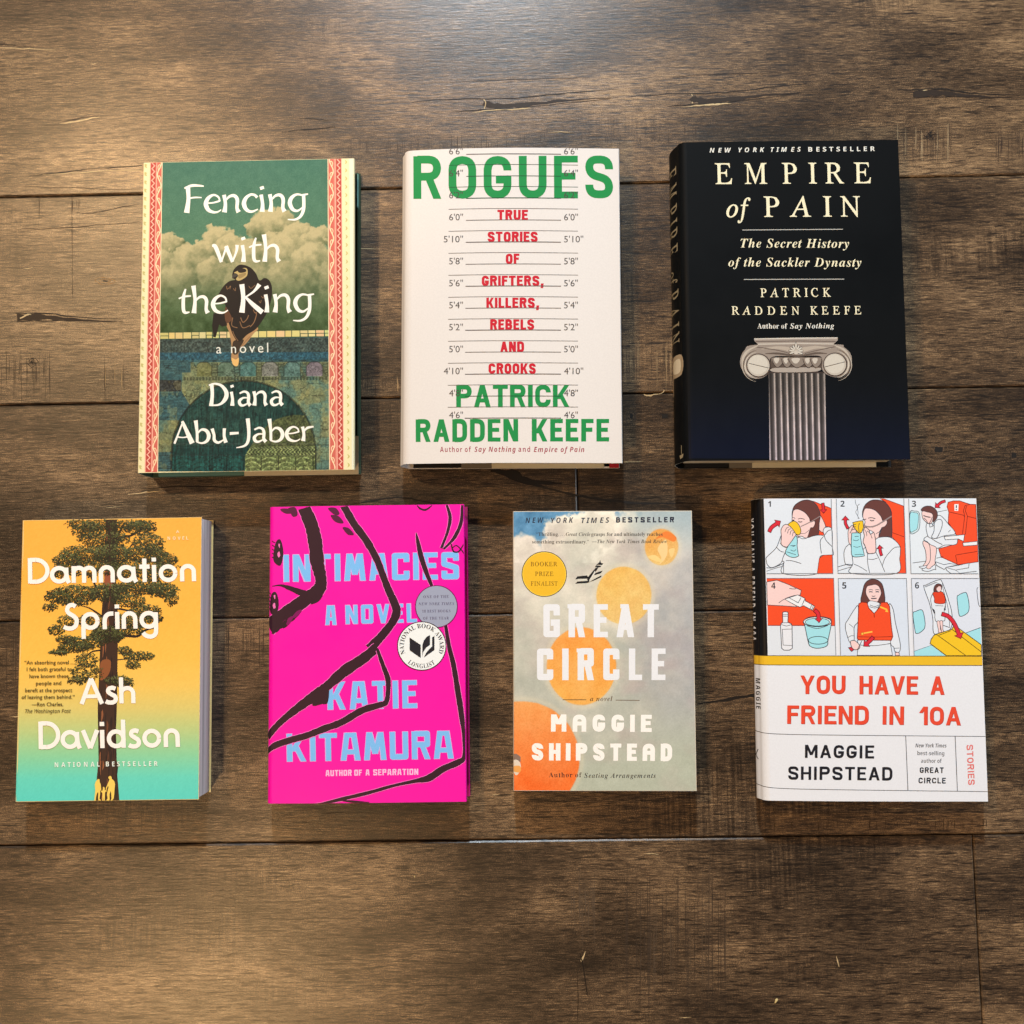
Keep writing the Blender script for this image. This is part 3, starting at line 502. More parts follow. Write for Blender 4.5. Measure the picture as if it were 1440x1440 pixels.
        '1': [224,[39,0,39,21,72,21,81,23,87,27,90,35,92,47,92,248,77,231,64,218,52,209,40,206,31,208,24,214,19,223,17,236,44,245,60,254,78,266,106,287,151,287,151,47,152,36,155,28,161,23,172,21,204,21,204,0]],
        'A': [260,[-5,0,-5,11,5,13,14,18,22,28,29,44,123,278,134,277,229,52,237,33,245,20,253,13,264,11,264,0,136,0,136,11,161,15,169,27,167,35,150,79,62,79,47,42,44,29,52,15,76,11,76,0],[68,96,144,96,105,190]],
        'B': [264,[10,0,10,10,27,13,37,19,43,31,44,49,44,220,44,235,41,246,37,253,30,258,21,260,9,261,9,271,131,271,210,256,236,209,220,169,171,147,230,123,249,78,242,45,221,21,187,5,142,0],[108,150,139,153,157,162,166,179,170,206,167,229,160,246,148,255,129,258,118,257,112,253,109,245,108,233],[132,14,154,18,169,29,177,48,179,76,176,105,165,124,146,134,118,138,108,138,108,39,110,27,113,20,121,16]],
        'D': [295,[12,0,12,10,28,13,37,18,42,27,44,44,44,223,42,242,36,254,25,259,9,261,9,271,132,271,195,262,241,236,269,193,279,136,243,34,136,0],[132,14,166,22,190,45,204,83,209,136,190,228,133,258,120,257,113,252,110,244,108,229,108,43,110,29,113,20,120,16]],
        'E': [263,[8,0,8,10,26,12,37,18,43,29,45,46,45,220,43,241,37,253,26,259,10,261,10,271,238,271,238,190,228,190,220,222,203,242,176,253,138,256,119,255,111,248,109,231,109,146,115,146,138,150,154,160,165,178,172,206,181,206,181,70,171,70,168,92,163,108,155,120,143,127,129,131,109,132,109,40,110,28,114,21,123,18,137,16,164,18,187,23,205,32,221,45,234,62,245,85,256,85,240,0]],
        'F': [241,[9,0,9,10,27,14,37,20,43,31,44,50,44,223,42,241,37,252,26,258,8,261,8,271,234,271,234,190,225,190,220,213,212,230,200,242,185,250,164,255,137,257,119,256,111,251,108,237,108,147,136,151,152,161,163,179,169,206,180,206,180,70,170,70,163,100,153,119,136,130,108,133,108,48,109,35,112,25,117,18,125,14,137,12,153,10,153,0]],
        'G': [302,[160,-6,119,-2,84,12,56,33,34,61,21,96,16,136,21,176,34,210,55,238,83,259,116,273,153,277,186,274,220,262,231,260,242,264,250,277,260,277,260,183,250,183,240,206,228,226,213,242,196,254,178,261,159,264,105,232,87,136,92,80,107,40,132,16,164,8,183,10,195,16,202,27,204,42,204,76,202,92,196,101,184,106,164,108,164,118,298,118,298,108,282,107,272,102,267,92,266,76,266,17,213,0]],
        'H': [312,[9,0,9,10,27,13,37,19,43,30,44,48,44,226,43,242,37,252,26,258,10,261,10,271,144,271,144,261,122,257,115,253,111,247,108,226,108,149,204,149,204,226,201,247,197,253,191,257,168,261,168,271,302,271,302,261,285,258,274,253,269,242,268,226,268,48,269,31,275,20,285,13,302,10,302,0,168,0,168,10,185,13,196,18,202,29,204,48,204,132,108,132,108,48,110,30,116,19,126,13,144,10,144,0]],
        'I': [155,[8,0,8,10,25,14,36,19,43,29,45,45,45,230,43,246,38,255,27,259,8,261,8,271,146,271,146,261,128,259,117,255,111,246,109,230,109,46,112,26,116,20,123,16,146,10,146,0]],
        'K': [304,[10,0,10,10,27,13,38,19,43,30,45,48,45,226,43,242,37,253,27,259,10,261,10,271,144,271,144,261,122,257,116,253,112,247,109,226,109,139,191,222,204,237,208,249,199,258,173,261,173,271,289,271,289,261,284,261,247,250,205,215,161,170,276,28,290,15,298,12,309,10,309,0,167,0,167,10,192,12,199,20,196,28,188,39,119,127,109,118,109,48,111,30,116,19,127,13,144,10,144,0]],
        'L': [254,[9,0,9,10,27,13,37,19,43,30,44,48,44,226,43,242,37,253,26,259,10,261,10,271,149,271,149,261,135,261,124,258,117,254,112,248,109,239,108,226,108,49,110,28,119,19,139,16,166,18,187,24,205,33,220,47,233,67,244,92,254,92,239,0]],
        'N': [294,[240,-6,64,208,64,47,65,29,71,18,81,13,99,10,99,0,11,0,11,10,32,14,38,18,42,25,45,47,45,231,29,251,22,258,11,261,11,271,93,271,233,100,233,225,230,247,226,253,220,257,197,261,197,271,286,271,286,261,268,259,258,253,253,242,251,224,251,-6]],
        'O': [313,[155,-6,127,-4,100,4,77,17,56,34,39,55,27,80,19,107,16,136,19,165,27,191,39,216,56,237,77,254,101,267,128,275,158,278,187,275,213,267,236,254,257,237,274,217,286,192,294,165,297,136,294,107,286,80,273,55,256,34,236,17,211,4,184,-4],[158,7,209,39,226,136,221,191,207,231,184,256,155,264,104,232,86,136,91,80,106,40,128,15]],
        'R': [282,[9,0,9,10,27,13,37,19,43,30,44,48,44,226,43,242,37,252,26,258,10,261,10,271,129,271,182,267,219,254,241,231,248,199,233,158,188,133,257,30,269,15,276,12,286,10,286,0,202,0,120,126,108,126,108,48,110,30,116,19,126,13,144,10,144,0],[108,139,121,139,148,143,167,154,177,173,181,200,169,243,134,257,120,256,113,252,110,244,108,230]],
        'S': [232,[26,-6,26,94,37,94,49,56,66,30,89,14,117,9,138,12,153,21,163,36,166,53,158,77,134,95,97,114,67,131,46,150,34,172,30,198,32,220,40,240,52,256,69,268,88,275,110,278,123,277,152,271,178,265,187,268,191,278,202,278,202,190,192,190,185,211,175,229,162,244,148,255,132,262,116,265,97,262,83,254,74,242,71,226,74,212,82,200,95,190,112,180,151,162,173,151,189,139,201,126,208,112,213,97,214,79,211,55,202,34,187,17,167,5,143,-3,114,-6,94,-5,85,-3,59,6,50,7,41,4,36,-6]],
        'T': [252,[55,0,55,10,73,12,85,18,91,30,93,48,93,258,61,254,39,240,24,219,17,189,6,189,6,271,244,271,244,189,234,189,212,241,160,258,157,258,157,48,159,29,165,18,176,12,195,10,195,0]],
        'W': [364,[102,-6,19,234,14,246,9,254,2,259,-9,261,-9,271,108,271,108,261,89,257,85,252,84,244,88,222,133,91,179,210,170,238,165,249,159,256,150,259,136,261,136,271,262,271,262,261,241,257,234,245,238,230,282,99,322,220,327,242,325,251,320,256,312,260,300,261,300,271,372,271,372,261,361,258,354,251,348,240,342,226,266,-6,255,-6,188,184,113,-6]],
        'Y': [254,[60,0,60,10,78,13,88,19,94,30,96,48,96,106,28,230,17,247,8,256,-8,261,-8,271,123,271,123,261,107,260,94,253,93,248,98,233,148,134,198,218,205,232,208,243,200,256,176,261,176,271,262,271,262,261,252,258,244,253,228,233,160,121,160,48,161,30,167,19,178,13,195,10,195,0]],
        'a': [205,[152,-6,129,1,119,21,90,1,57,-5,38,-2,24,7,15,21,12,38,18,62,38,81,71,98,118,113,118,144,117,158,111,168,102,174,88,176,69,173,62,163,72,145,73,138,71,128,65,120,57,115,46,114,35,115,27,121,21,130,20,141,22,154,29,166,41,176,56,183,75,188,96,190,133,186,157,174,170,154,174,125,174,37,176,24,181,20,191,25,196,16,175,0],[90,20,104,24,118,38,118,101,82,83,70,50,75,28]],
        'c': [175,[93,-6,71,-3,52,6,35,21,22,40,14,63,12,89,15,117,24,141,38,161,57,177,79,187,104,190,130,187,149,178,161,164,165,146,164,136,159,128,151,123,141,122,123,129,117,149,118,162,113,173,101,177,75,161,67,112,71,73,82,45,99,28,122,23,142,28,162,43,170,36,135,5]],
        'd': [220,[83,-6,64,-3,46,6,32,21,21,40,14,62,12,88,14,116,21,141,33,162,48,177,67,186,87,190,112,184,133,167,133,239,131,249,126,256,118,260,105,262,105,271,190,271,190,45,191,32,193,24,199,19,210,16,210,6,175,3,133,-6,133,23,112,1],[102,17,111,19,120,25,128,34,133,45,133,144,130,153,123,161,114,166,104,167,88,163,78,149,72,125,70,91,72,58,77,35,87,21]],
        'e': [179,[92,-6,70,-3,50,6,34,21,22,41,14,65,12,94,14,120,22,143,35,163,52,177,72,187,94,190,124,184,148,167,163,140,168,103,168,99,70,99,82,44,119,25,141,32,161,51,170,43,136,6],[69,114,120,114,119,150,115,165,108,174,96,177,76,163,69,121]],
        'f': [127,[9,0,9,10,24,13,30,21,31,44,31,165,10,165,10,185,31,185,31,210,36,238,50,259,73,272,104,277,126,274,143,265,153,253,157,238,155,227,150,218,143,213,134,212,124,213,116,217,112,224,110,233,111,241,118,258,115,262,107,264,97,262,91,256,89,246,88,232,88,185,121,185,121,165,88,165,88,39,90,24,94,15,103,11,119,10,119,0]],
        'g': [195,[87,-84,53,-81,28,-72,13,-60,8,-44,16,-27,41,-15,21,-1,14,18,17,32,25,44,40,55,61,66,25,90,13,126,16,144,24,159,36,172,52,182,72,188,94,190,117,188,139,181,189,181,189,160,160,160,170,141,174,121,171,105,164,90,154,78,139,69,122,63,102,61,84,62,75,61,67,56,62,50,60,42,66,33,84,29,104,29,133,28,154,24,170,17,180,8,186,-5,188,-22,182,-48,162,-67,130,-80],[94,74,106,77,113,87,117,103,119,126,117,149,113,164,106,174,94,177,82,174,74,164,69,149,68,126,69,103,74,87,82,77],[96,-69,141,-62,157,-39,155,-30,148,-25,138,-21,122,-20,58,-20,47,-31,44,-43,47,-53,56,-62,72,-67]],
        'h': [227,[11,0,11,10,21,11,27,15,30,22,31,33,31,238,30,248,27,256,21,260,11,262,11,271,88,271,88,159,113,182,145,190,184,174,197,126,197,33,198,23,201,15,207,11,216,10,216,0,120,0,120,10,136,16,140,33,140,129,139,143,136,154,131,160,121,162,103,156,88,140,88,33,89,23,92,15,98,11,107,10,107,0]],
        'i': [118,[60,216,48,218,39,224,32,234,30,246,32,257,39,267,48,274,60,276,72,274,81,267,88,257,90,246,88,234,81,224,72,218],[11,0,11,10,21,11,27,15,30,22,31,33,31,150,30,162,28,170,22,173,12,175,12,185,88,185,88,33,89,23,92,16,98,12,107,10,107,0]],
        'l': [119,[11,0,11,10,21,11,27,15,30,22,31,33,31,237,28,256,22,260,12,262,12,271,88,271,88,33,89,23,92,16,98,12,107,10,107,0]],
        'm': [330,[11,0,11,10,21,11,27,15,30,22,31,33,31,151,30,162,27,169,21,173,11,175,11,185,87,185,87,158,112,182,141,190,174,181,191,156,217,181,249,190,287,174,300,126,300,33,301,23,304,15,310,11,319,10,319,0,225,0,225,10,234,11,240,16,243,23,244,33,244,129,243,143,240,154,235,160,225,162,208,157,193,141,193,33,194,23,197,16,203,11,212,10,212,0,119,0,119,10,128,11,134,16,137,23,138,33,138,129,137,143,134,153,129,160,119,162,102,156,87,140,87,33,91,16,96,12,106,10,106,0]],
        'n': [227,[11,0,11,10,21,11,27,15,30,22,31,33,31,151,30,162,27,169,21,173,11,175,11,185,88,185,88,159,113,182,145,190,184,174,197,126,197,33,198,23,201,15,207,11,216,10,216,0,120,0,120,10,136,16,140,33,140,129,139,143,136,154,131,160,121,162,103,156,88,140,88,33,89,23,92,15,98,11,107,10,107,0]],
        'o': [200,[100,-6,76,-3,54,7,36,22,22,42,14,65,11,92,14,118,22,142,36,162,54,177,75,186,100,190,125,187,146,177,164,162,177,143,186,119,189,92,186,65,177,41,164,21,146,6,125,-3],[100,7,115,11,124,23,127,34,129,48,131,92,129,135,124,161,114,174,100,178,86,174,76,161,71,135,70,92,71,49,73,34,76,23,86,11]],
        'p': [221,[10,-83,10,-74,24,-70,30,-60,31,-38,31,145,30,160,28,169,22,173,12,176,12,185,85,185,85,156,107,182,137,190,157,187,174,178,189,163,199,144,206,121,208,95,206,68,199,43,188,22,173,7,156,-3,135,-6,109,0,88,19,88,-34,90,-59,94,-66,99,-70,118,-73,118,-83],[116,17,132,21,142,35,148,59,150,92,149,124,144,148,134,161,118,166,102,159,88,140,88,41,100,23]],
        'r': [171,[11,0,11,10,21,11,27,15,30,22,31,33,31,150,30,163,28,170,22,173,12,175,12,185,87,185,87,150,98,167,111,179,125,187,139,190,154,187,164,181,170,171,172,158,171,148,166,140,158,134,148,132,139,134,132,137,119,153,112,155,104,152,96,144,91,131,89,114,89,33,90,22,95,15,103,11,118,10,118,0]],
        's': [172,[90,-6,72,-4,48,5,36,3,30,-5,21,-5,21,63,32,63,39,40,52,23,67,12,84,9,97,11,106,16,112,24,114,35,109,50,93,62,64,77,45,88,32,101,25,115,22,131,26,154,39,173,58,186,84,190,99,188,127,182,133,184,137,190,145,190,145,132,136,132,128,151,117,165,104,174,89,176,78,175,69,170,64,163,62,154,64,146,69,138,76,132,114,113,132,102,144,90,151,75,153,56,149,31,136,11,116,-2]],
        't': [136,[74,-6,53,-3,39,6,31,21,29,42,29,166,12,166,12,178,34,200,52,220,67,237,77,252,86,252,86,185,124,185,124,166,86,166,86,49,89,30,93,26,100,24,113,29,123,44,132,39,109,6]],
        'u': [223,[78,-6,54,-2,39,10,30,30,27,58,27,148,26,160,23,168,17,173,7,175,7,185,84,185,84,44,86,35,90,27,96,23,105,21,122,26,136,39,136,148,135,161,132,169,125,173,113,175,113,185,193,185,193,42,194,30,197,23,204,19,214,18,214,8,178,4,136,-6,136,24,125,11,111,2,95,-4]],
        'x': [190,[3,0,3,9,20,17,37,34,73,81,26,157,14,170,2,175,2,185,100,185,100,175,88,173,84,167,89,155,109,122,133,153,138,160,138,170,129,174,120,175,120,185,185,185,185,176,168,168,151,151,118,110,174,22,180,13,190,9,190,0,92,0,92,10,106,12,110,18,109,25,103,35,82,68,58,36,52,27,50,20,55,12,70,9,70,0]],
        'y': [179,[31,-84,17,-81,6,-74,-2,-64,-4,-50,-2,-40,3,-32,11,-26,21,-24,31,-25,38,-29,43,-36,46,-57,51,-59,59,-55,68,-44,77,-26,84,-3,22,149,15,164,9,171,-2,175,-3,185,96,185,96,175,81,172,76,164,79,153,110,71,137,144,141,155,140,169,137,172,121,175,121,185,178,185,178,175,171,173,165,167,154,144,96,-14,87,-39,77,-57,67,-70,57,-78,45,-82]],
        '\u2009': [71],
        '“': [171,[149,276,115,254,104,215,111,189,130,178,148,184,154,202,149,218,133,226,135,248,149,269],[62,276,28,254,16,215,24,189,43,178,60,184,67,202,61,218,46,226,48,248,62,269]],
        '”': [171,[109,178,143,201,154,239,147,265,128,276,111,270,104,252,109,236,125,228,123,206,109,186],[22,178,56,201,67,239,60,265,40,276,23,270,16,252,22,236,38,228,36,206,22,186]],
        '…': [400,[66,44,83,37,90,20,83,3,66,-4,49,3,42,20,49,37],[200,44,183,37,176,20,183,3,200,-4,217,3,224,20,217,37],[334,44,351,37,358,20,351,3,334,-4,317,3,310,20,317,37]],
    },
    'ital': {
        ' ': [111],
        'H': [272,[17,0,77,286,113,286,87,165,213,165,238,286,274,286,213,0,178,0,206,133,80,133,52,0]],
        'P': [227,[16,0,77,286,141,286,181,280,207,265,222,241,227,211,219,169,195,137,155,118,101,112,76,112,52,0],[82,142,107,142,141,146,168,158,185,179,190,210,187,230,177,244,160,252,136,255,106,255]],
        'T': [200,[61,0,114,254,36,254,43,286,236,286,229,254,151,254,97,0]],
        'W': [342,[55,0,43,286,78,286,84,112,84,78,82,44,83,44,97,80,113,118,192,286,228,286,236,118,237,79,238,44,239,44,250,77,264,113,339,286,377,286,248,0,211,0,202,184,201,240,200,240,190,215,176,183,92,0]],
        'a': [227,[77,-4,54,1,35,15,23,38,19,69,21,98,27,126,36,152,49,174,64,192,82,206,102,215,124,218,144,216,159,207,170,195,178,181,180,181,193,214,220,214,174,0,146,0,152,40,150,40,135,23,118,9,99,-1],[89,25,103,28,118,36,131,49,143,65,154,85,161,106,165,128,166,146,164,163,156,177,144,186,128,189,113,186,99,179,87,167,76,152,67,134,61,114,57,92,55,68,57,50,64,36,75,28]],
        'e': [200,[97,-4,64,1,39,18,24,43,19,77,21,102,27,127,36,151,48,173,63,192,82,206,103,215,126,218,153,215,172,205,184,189,188,168,184,149,175,130,158,115,134,103,102,95,56,93,55,78,58,56,67,39,82,29,103,25,118,26,132,30,162,42,162,12,132,0,116,-3],[61,121,87,122,108,125,126,131,141,139,150,151,153,166,151,175,146,183,137,188,124,189,106,185,87,171,72,150]],
        'g': [232,[74,-96,56,-95,38,-92,23,-88,10,-82,10,-50,22,-56,38,-62,56,-66,73,-67,96,-64,114,-55,128,-39,136,-15,150,40,148,40,134,23,117,9,99,-1,78,-4,54,1,35,15,23,38,19,69,21,98,26,125,35,151,47,173,63,192,81,206,101,215,124,218,144,216,159,207,171,195,179,181,180,181,194,214,220,214,172,-12,158,-51,137,-77,109,-91],[89,25,103,28,116,35,129,47,141,62,152,80,160,101,165,123,166,146,164,163,157,177,145,186,127,189,112,186,98,179,86,167,75,151,67,133,60,112,57,91,55,68,64,36]],
        'h': [232,[11,0,76,304,111,304,94,225,81,174,83,174,101,194,112,204,125,211,139,216,155,218,177,215,195,204,206,187,209,163,208,148,205,130,177,0,142,0,170,134,174,161,172,173,167,181,158,187,146,189,131,186,116,179,101,167,87,149,75,124,66,92,46,0]],
        'i': [103,[85,250,71,255,67,261,66,269,68,279,72,287,80,293,90,294,103,290,108,276,106,265,101,257,93,252],[11,0,57,214,92,214,46,0]],
        'n': [232,[10,-1,56,216,87,216,82,176,100,196,112,205,124,213,139,218,155,220,178,216,196,205,207,188,210,166,209,147,206,130,178,-1,140,-1,171,143,173,162,166,181,146,188,132,185,117,178,102,166,88,148,76,124,67,92,47,-1]],
        'o': [225,[99,-3,66,2,41,19,25,45,19,79,21,104,26,128,34,152,46,173,61,191,80,205,102,214,126,217,160,212,185,195,201,169,206,134,205,110,200,86,191,62,179,41,164,23,146,9,124,0],[101,26,120,29,136,39,150,56,161,78,168,106,170,138,169,150,166,162,161,172,152,181,141,186,127,188,106,184,89,173,74,156,64,133,57,107,55,78,58,56,67,40,82,29]],
        's': [173,[62,-4,44,-3,28,0,14,4,2,10,2,42,14,36,28,30,44,26,61,25,82,27,97,34,106,45,109,58,107,69,102,78,91,87,53,110,39,124,30,139,27,158,32,182,47,202,70,214,100,218,119,217,136,214,165,204,154,176,130,185,116,188,100,189,85,187,73,181,65,171,62,160,64,150,69,141,80,133,117,110,132,98,142,82,145,62,140,33,123,13,96,0]],
        't': [133,[74,-4,54,-1,38,6,27,21,23,43,26,71,51,188,18,188,21,204,57,219,82,263,102,263,92,214,146,214,140,188,86,188,59,59,58,47,59,38,63,31,70,26,79,25,93,26,108,30,108,3,93,-2]],
    },
}
# ------------------------------------------------------------------ printing: shapes laid on a book's cover
DZ = 8e-6               # thickness of one layer of ink
_font_cache = {}


def _inside(pt, loop):
    x, y = pt
    a, b = loop, np.roll(loop, -1, 0)
    m = ((a[:, 1] > y) != (b[:, 1] > y))
    xs = a[:, 0] + (y - a[:, 1]) * (b[:, 0] - a[:, 0]) / np.where(b[:, 1] == a[:, 1], 1e-9, b[:, 1] - a[:, 1])
    return int((m & (x < xs)).sum()) % 2 == 1


def _glyph(ch, style, off):
    """one stored letter -> (advance, verts, faces); off makes it bolder or lighter"""
    key = (ch, style, off)
    if key in _font_cache:
        return _font_cache[key]
    if ('bold' in style or style == 'serifbi') and off > 0:
        off = 0.0
    data = GLYPHS[style][ch]
    adv = data[0] / 400.0
    loops = [np.array(q, float).reshape(-1, 2) / 400.0 for q in data[1:]]
    loops = [l for l in loops if len(l) > 2]
    out, holes = [], []
    for i, l in enumerate(loops):
        hole = sum(_inside(l[0] + 1e-5, m) for j, m in enumerate(loops) if j != i) % 2 == 1
        area = np.sum(l[:, 0] * np.roll(l[:, 1], -1) - np.roll(l[:, 0], -1) * l[:, 1])
        if (area < 0) != hole:
            l = l[::-1]
        if off:
            d = np.roll(l, -1, 0) - l
            d /= np.maximum(np.hypot(d[:, 0], d[:, 1]), 1e-9)[:, None]
            n = np.stack([d[:, 1], -d[:, 0]], 1)
            n = n + np.roll(n, 1, 0)
            n /= np.maximum(np.hypot(n[:, 0], n[:, 1]), .7)[:, None]
            l = l + n * off
        (holes if hole else out).append(l)
    if not out:
        r = (adv, np.zeros((0, 2)), [])
    else:
        V, F = [], []
        for l in out:                          # each solid piece with the holes that lie in it
            grp = [l] + [h for h in holes if _inside(h[0] + 1e-5, l)]
            n = sum(len(v) for v in V)
            tri = tessellate_polygon([[Vector((a, b, 0)) for a, b in g] for g in grp])
            V += grp
            F += [tuple(i + n for i in t) for t in tri]
        r = (adv, np.vstack(V), F)
    _font_cache[key] = r
    return r


def glyphs(s, style='sans', offset=0.0, space=1.0):
    """triangulated outline of a line of lettering -> (verts Nx2, faces, cap height)"""
    key = (s, style, offset, space)
    if key in _font_cache:
        return _font_cache[key]
    if style == 'sans':                        # Blender's own built-in letters
        cap = 1.0
        for body in ('H', s):
            cu = bpy.data.curves.new('lettering', 'FONT')
            cu.body, cu.offset, cu.space_character, cu.resolution_u = body, offset, space, 3
            ob = bpy.data.objects.new('lettering', cu)
            me = bpy.data.meshes.new_from_object(ob)
            v = np.array([tuple(x.co)[:2] for x in me.vertices]).reshape(-1, 2)
            f = [tuple(p.vertices) for p in me.polygons]
            bpy.data.objects.remove(ob)
            bpy.data.curves.remove(cu)
            bpy.data.meshes.remove(me)
            cap = v[:, 1].max() if body == 'H' and s != 'H' else cap
    else:
        base = 'serifital' if style == 'roman' else style
        V, f, x, n = [], [], 0.0, 0
        for ch in s:
            adv, gv, gf = _glyph(ch, base, offset)
            if len(gv):
                gv = gv.copy()
                if style == 'roman':           # upright capitals from the italic
                    gv[:, 0] -= gv[:, 1] * 0.27
                V.append(gv + (x, 0))
                f += [tuple(i + n for i in t) for t in gf]
                n += len(gv)
            x += adv * space + (space - 1) * .12
        v = np.vstack(V)
        cap = _glyph('H', base, offset)[1][:, 1].max()
    _font_cache[key] = (v, f, cap)
    return _font_cache[key]


def smooth_pts(p, n=6, closed=False, extra=None):
    p = np.asarray(p, float)
    if len(p) < 3:
        return p
    out = []
    m = len(p)
    rng = range(m if closed else m - 1)
    for i in rng:
        if closed:
            a, b, c, d = p[(i - 1) % m], p[i], p[(i + 1) % m], p[(i + 2) % m]
        else:
            a, b, c, d = p[max(i - 1, 0)], p[i], p[i + 1], p[min(i + 2, m - 1)]
        for t in np.linspace(0, 1, n, endpoint=False):
            out.append(0.5 * ((2 * b) + (-a + c) * t + (2 * a - 5 * b + 4 * c - d) * t * t + (-a + 3 * b - 3 * c + d) * t ** 3))
    if not closed:
        out.append(p[-1])
    return np.array(out)


def ribbon(p, w, closed=False):
    """quads along a line; w is one width or one per point"""
    p = np.asarray(p, float)
    keep = [0] + [i for i in range(1, len(p)) if np.hypot(*(p[i] - p[i - 1])) > 1e-6]
    w = np.broadcast_to(np.asarray(w, float), (len(p),))[keep]
    p = p[keep]
    if closed and np.hypot(*(p[0] - p[-1])) < 1e-6:
        p, w = p[:-1], w[:-1]
    n = len(p)
    if n < 2:
        return np.zeros((0, 2)), []
    d = np.roll(p, -1, 0) - p
    d /= np.maximum(np.hypot(d[:, 0], d[:, 1]), 1e-9)[:, None]
    if closed:
        d0 = np.roll(d, 1, 0)
    else:
        d[-1] = d[-2]
        d0 = np.vstack([d[:1], d[:-1]])
    nn = np.stack([-(d[:, 1] + d0[:, 1]), d[:, 0] + d0[:, 0]], 1)
    L = np.maximum(np.hypot(nn[:, 0], nn[:, 1]), 1e-6)
    nn /= L[:, None]
    miter = 1 / np.maximum(L / 2, 0.55)
    o = nn * (w * 0.5 * miter)[:, None]
    v = np.vstack([p + o, p - o])
    f = [(i, (i + 1) % n, n + (i + 1) % n, n + i) for i in range(n if closed else n - 1)]
    return v, f


def homography(src, dst):
    A, b = [], []
    for (x, y), (u, v) in zip(src, dst):
        A += [[x, y, 1, 0, 0, 0, -u * x, -u * y], [0, 0, 0, x, y, 1, -v * x, -v * y]]
        b += [u, v]
    h = np.linalg.solve(np.array(A, float), np.array(b, float))
    return np.append(h, 1).reshape(3, 3)


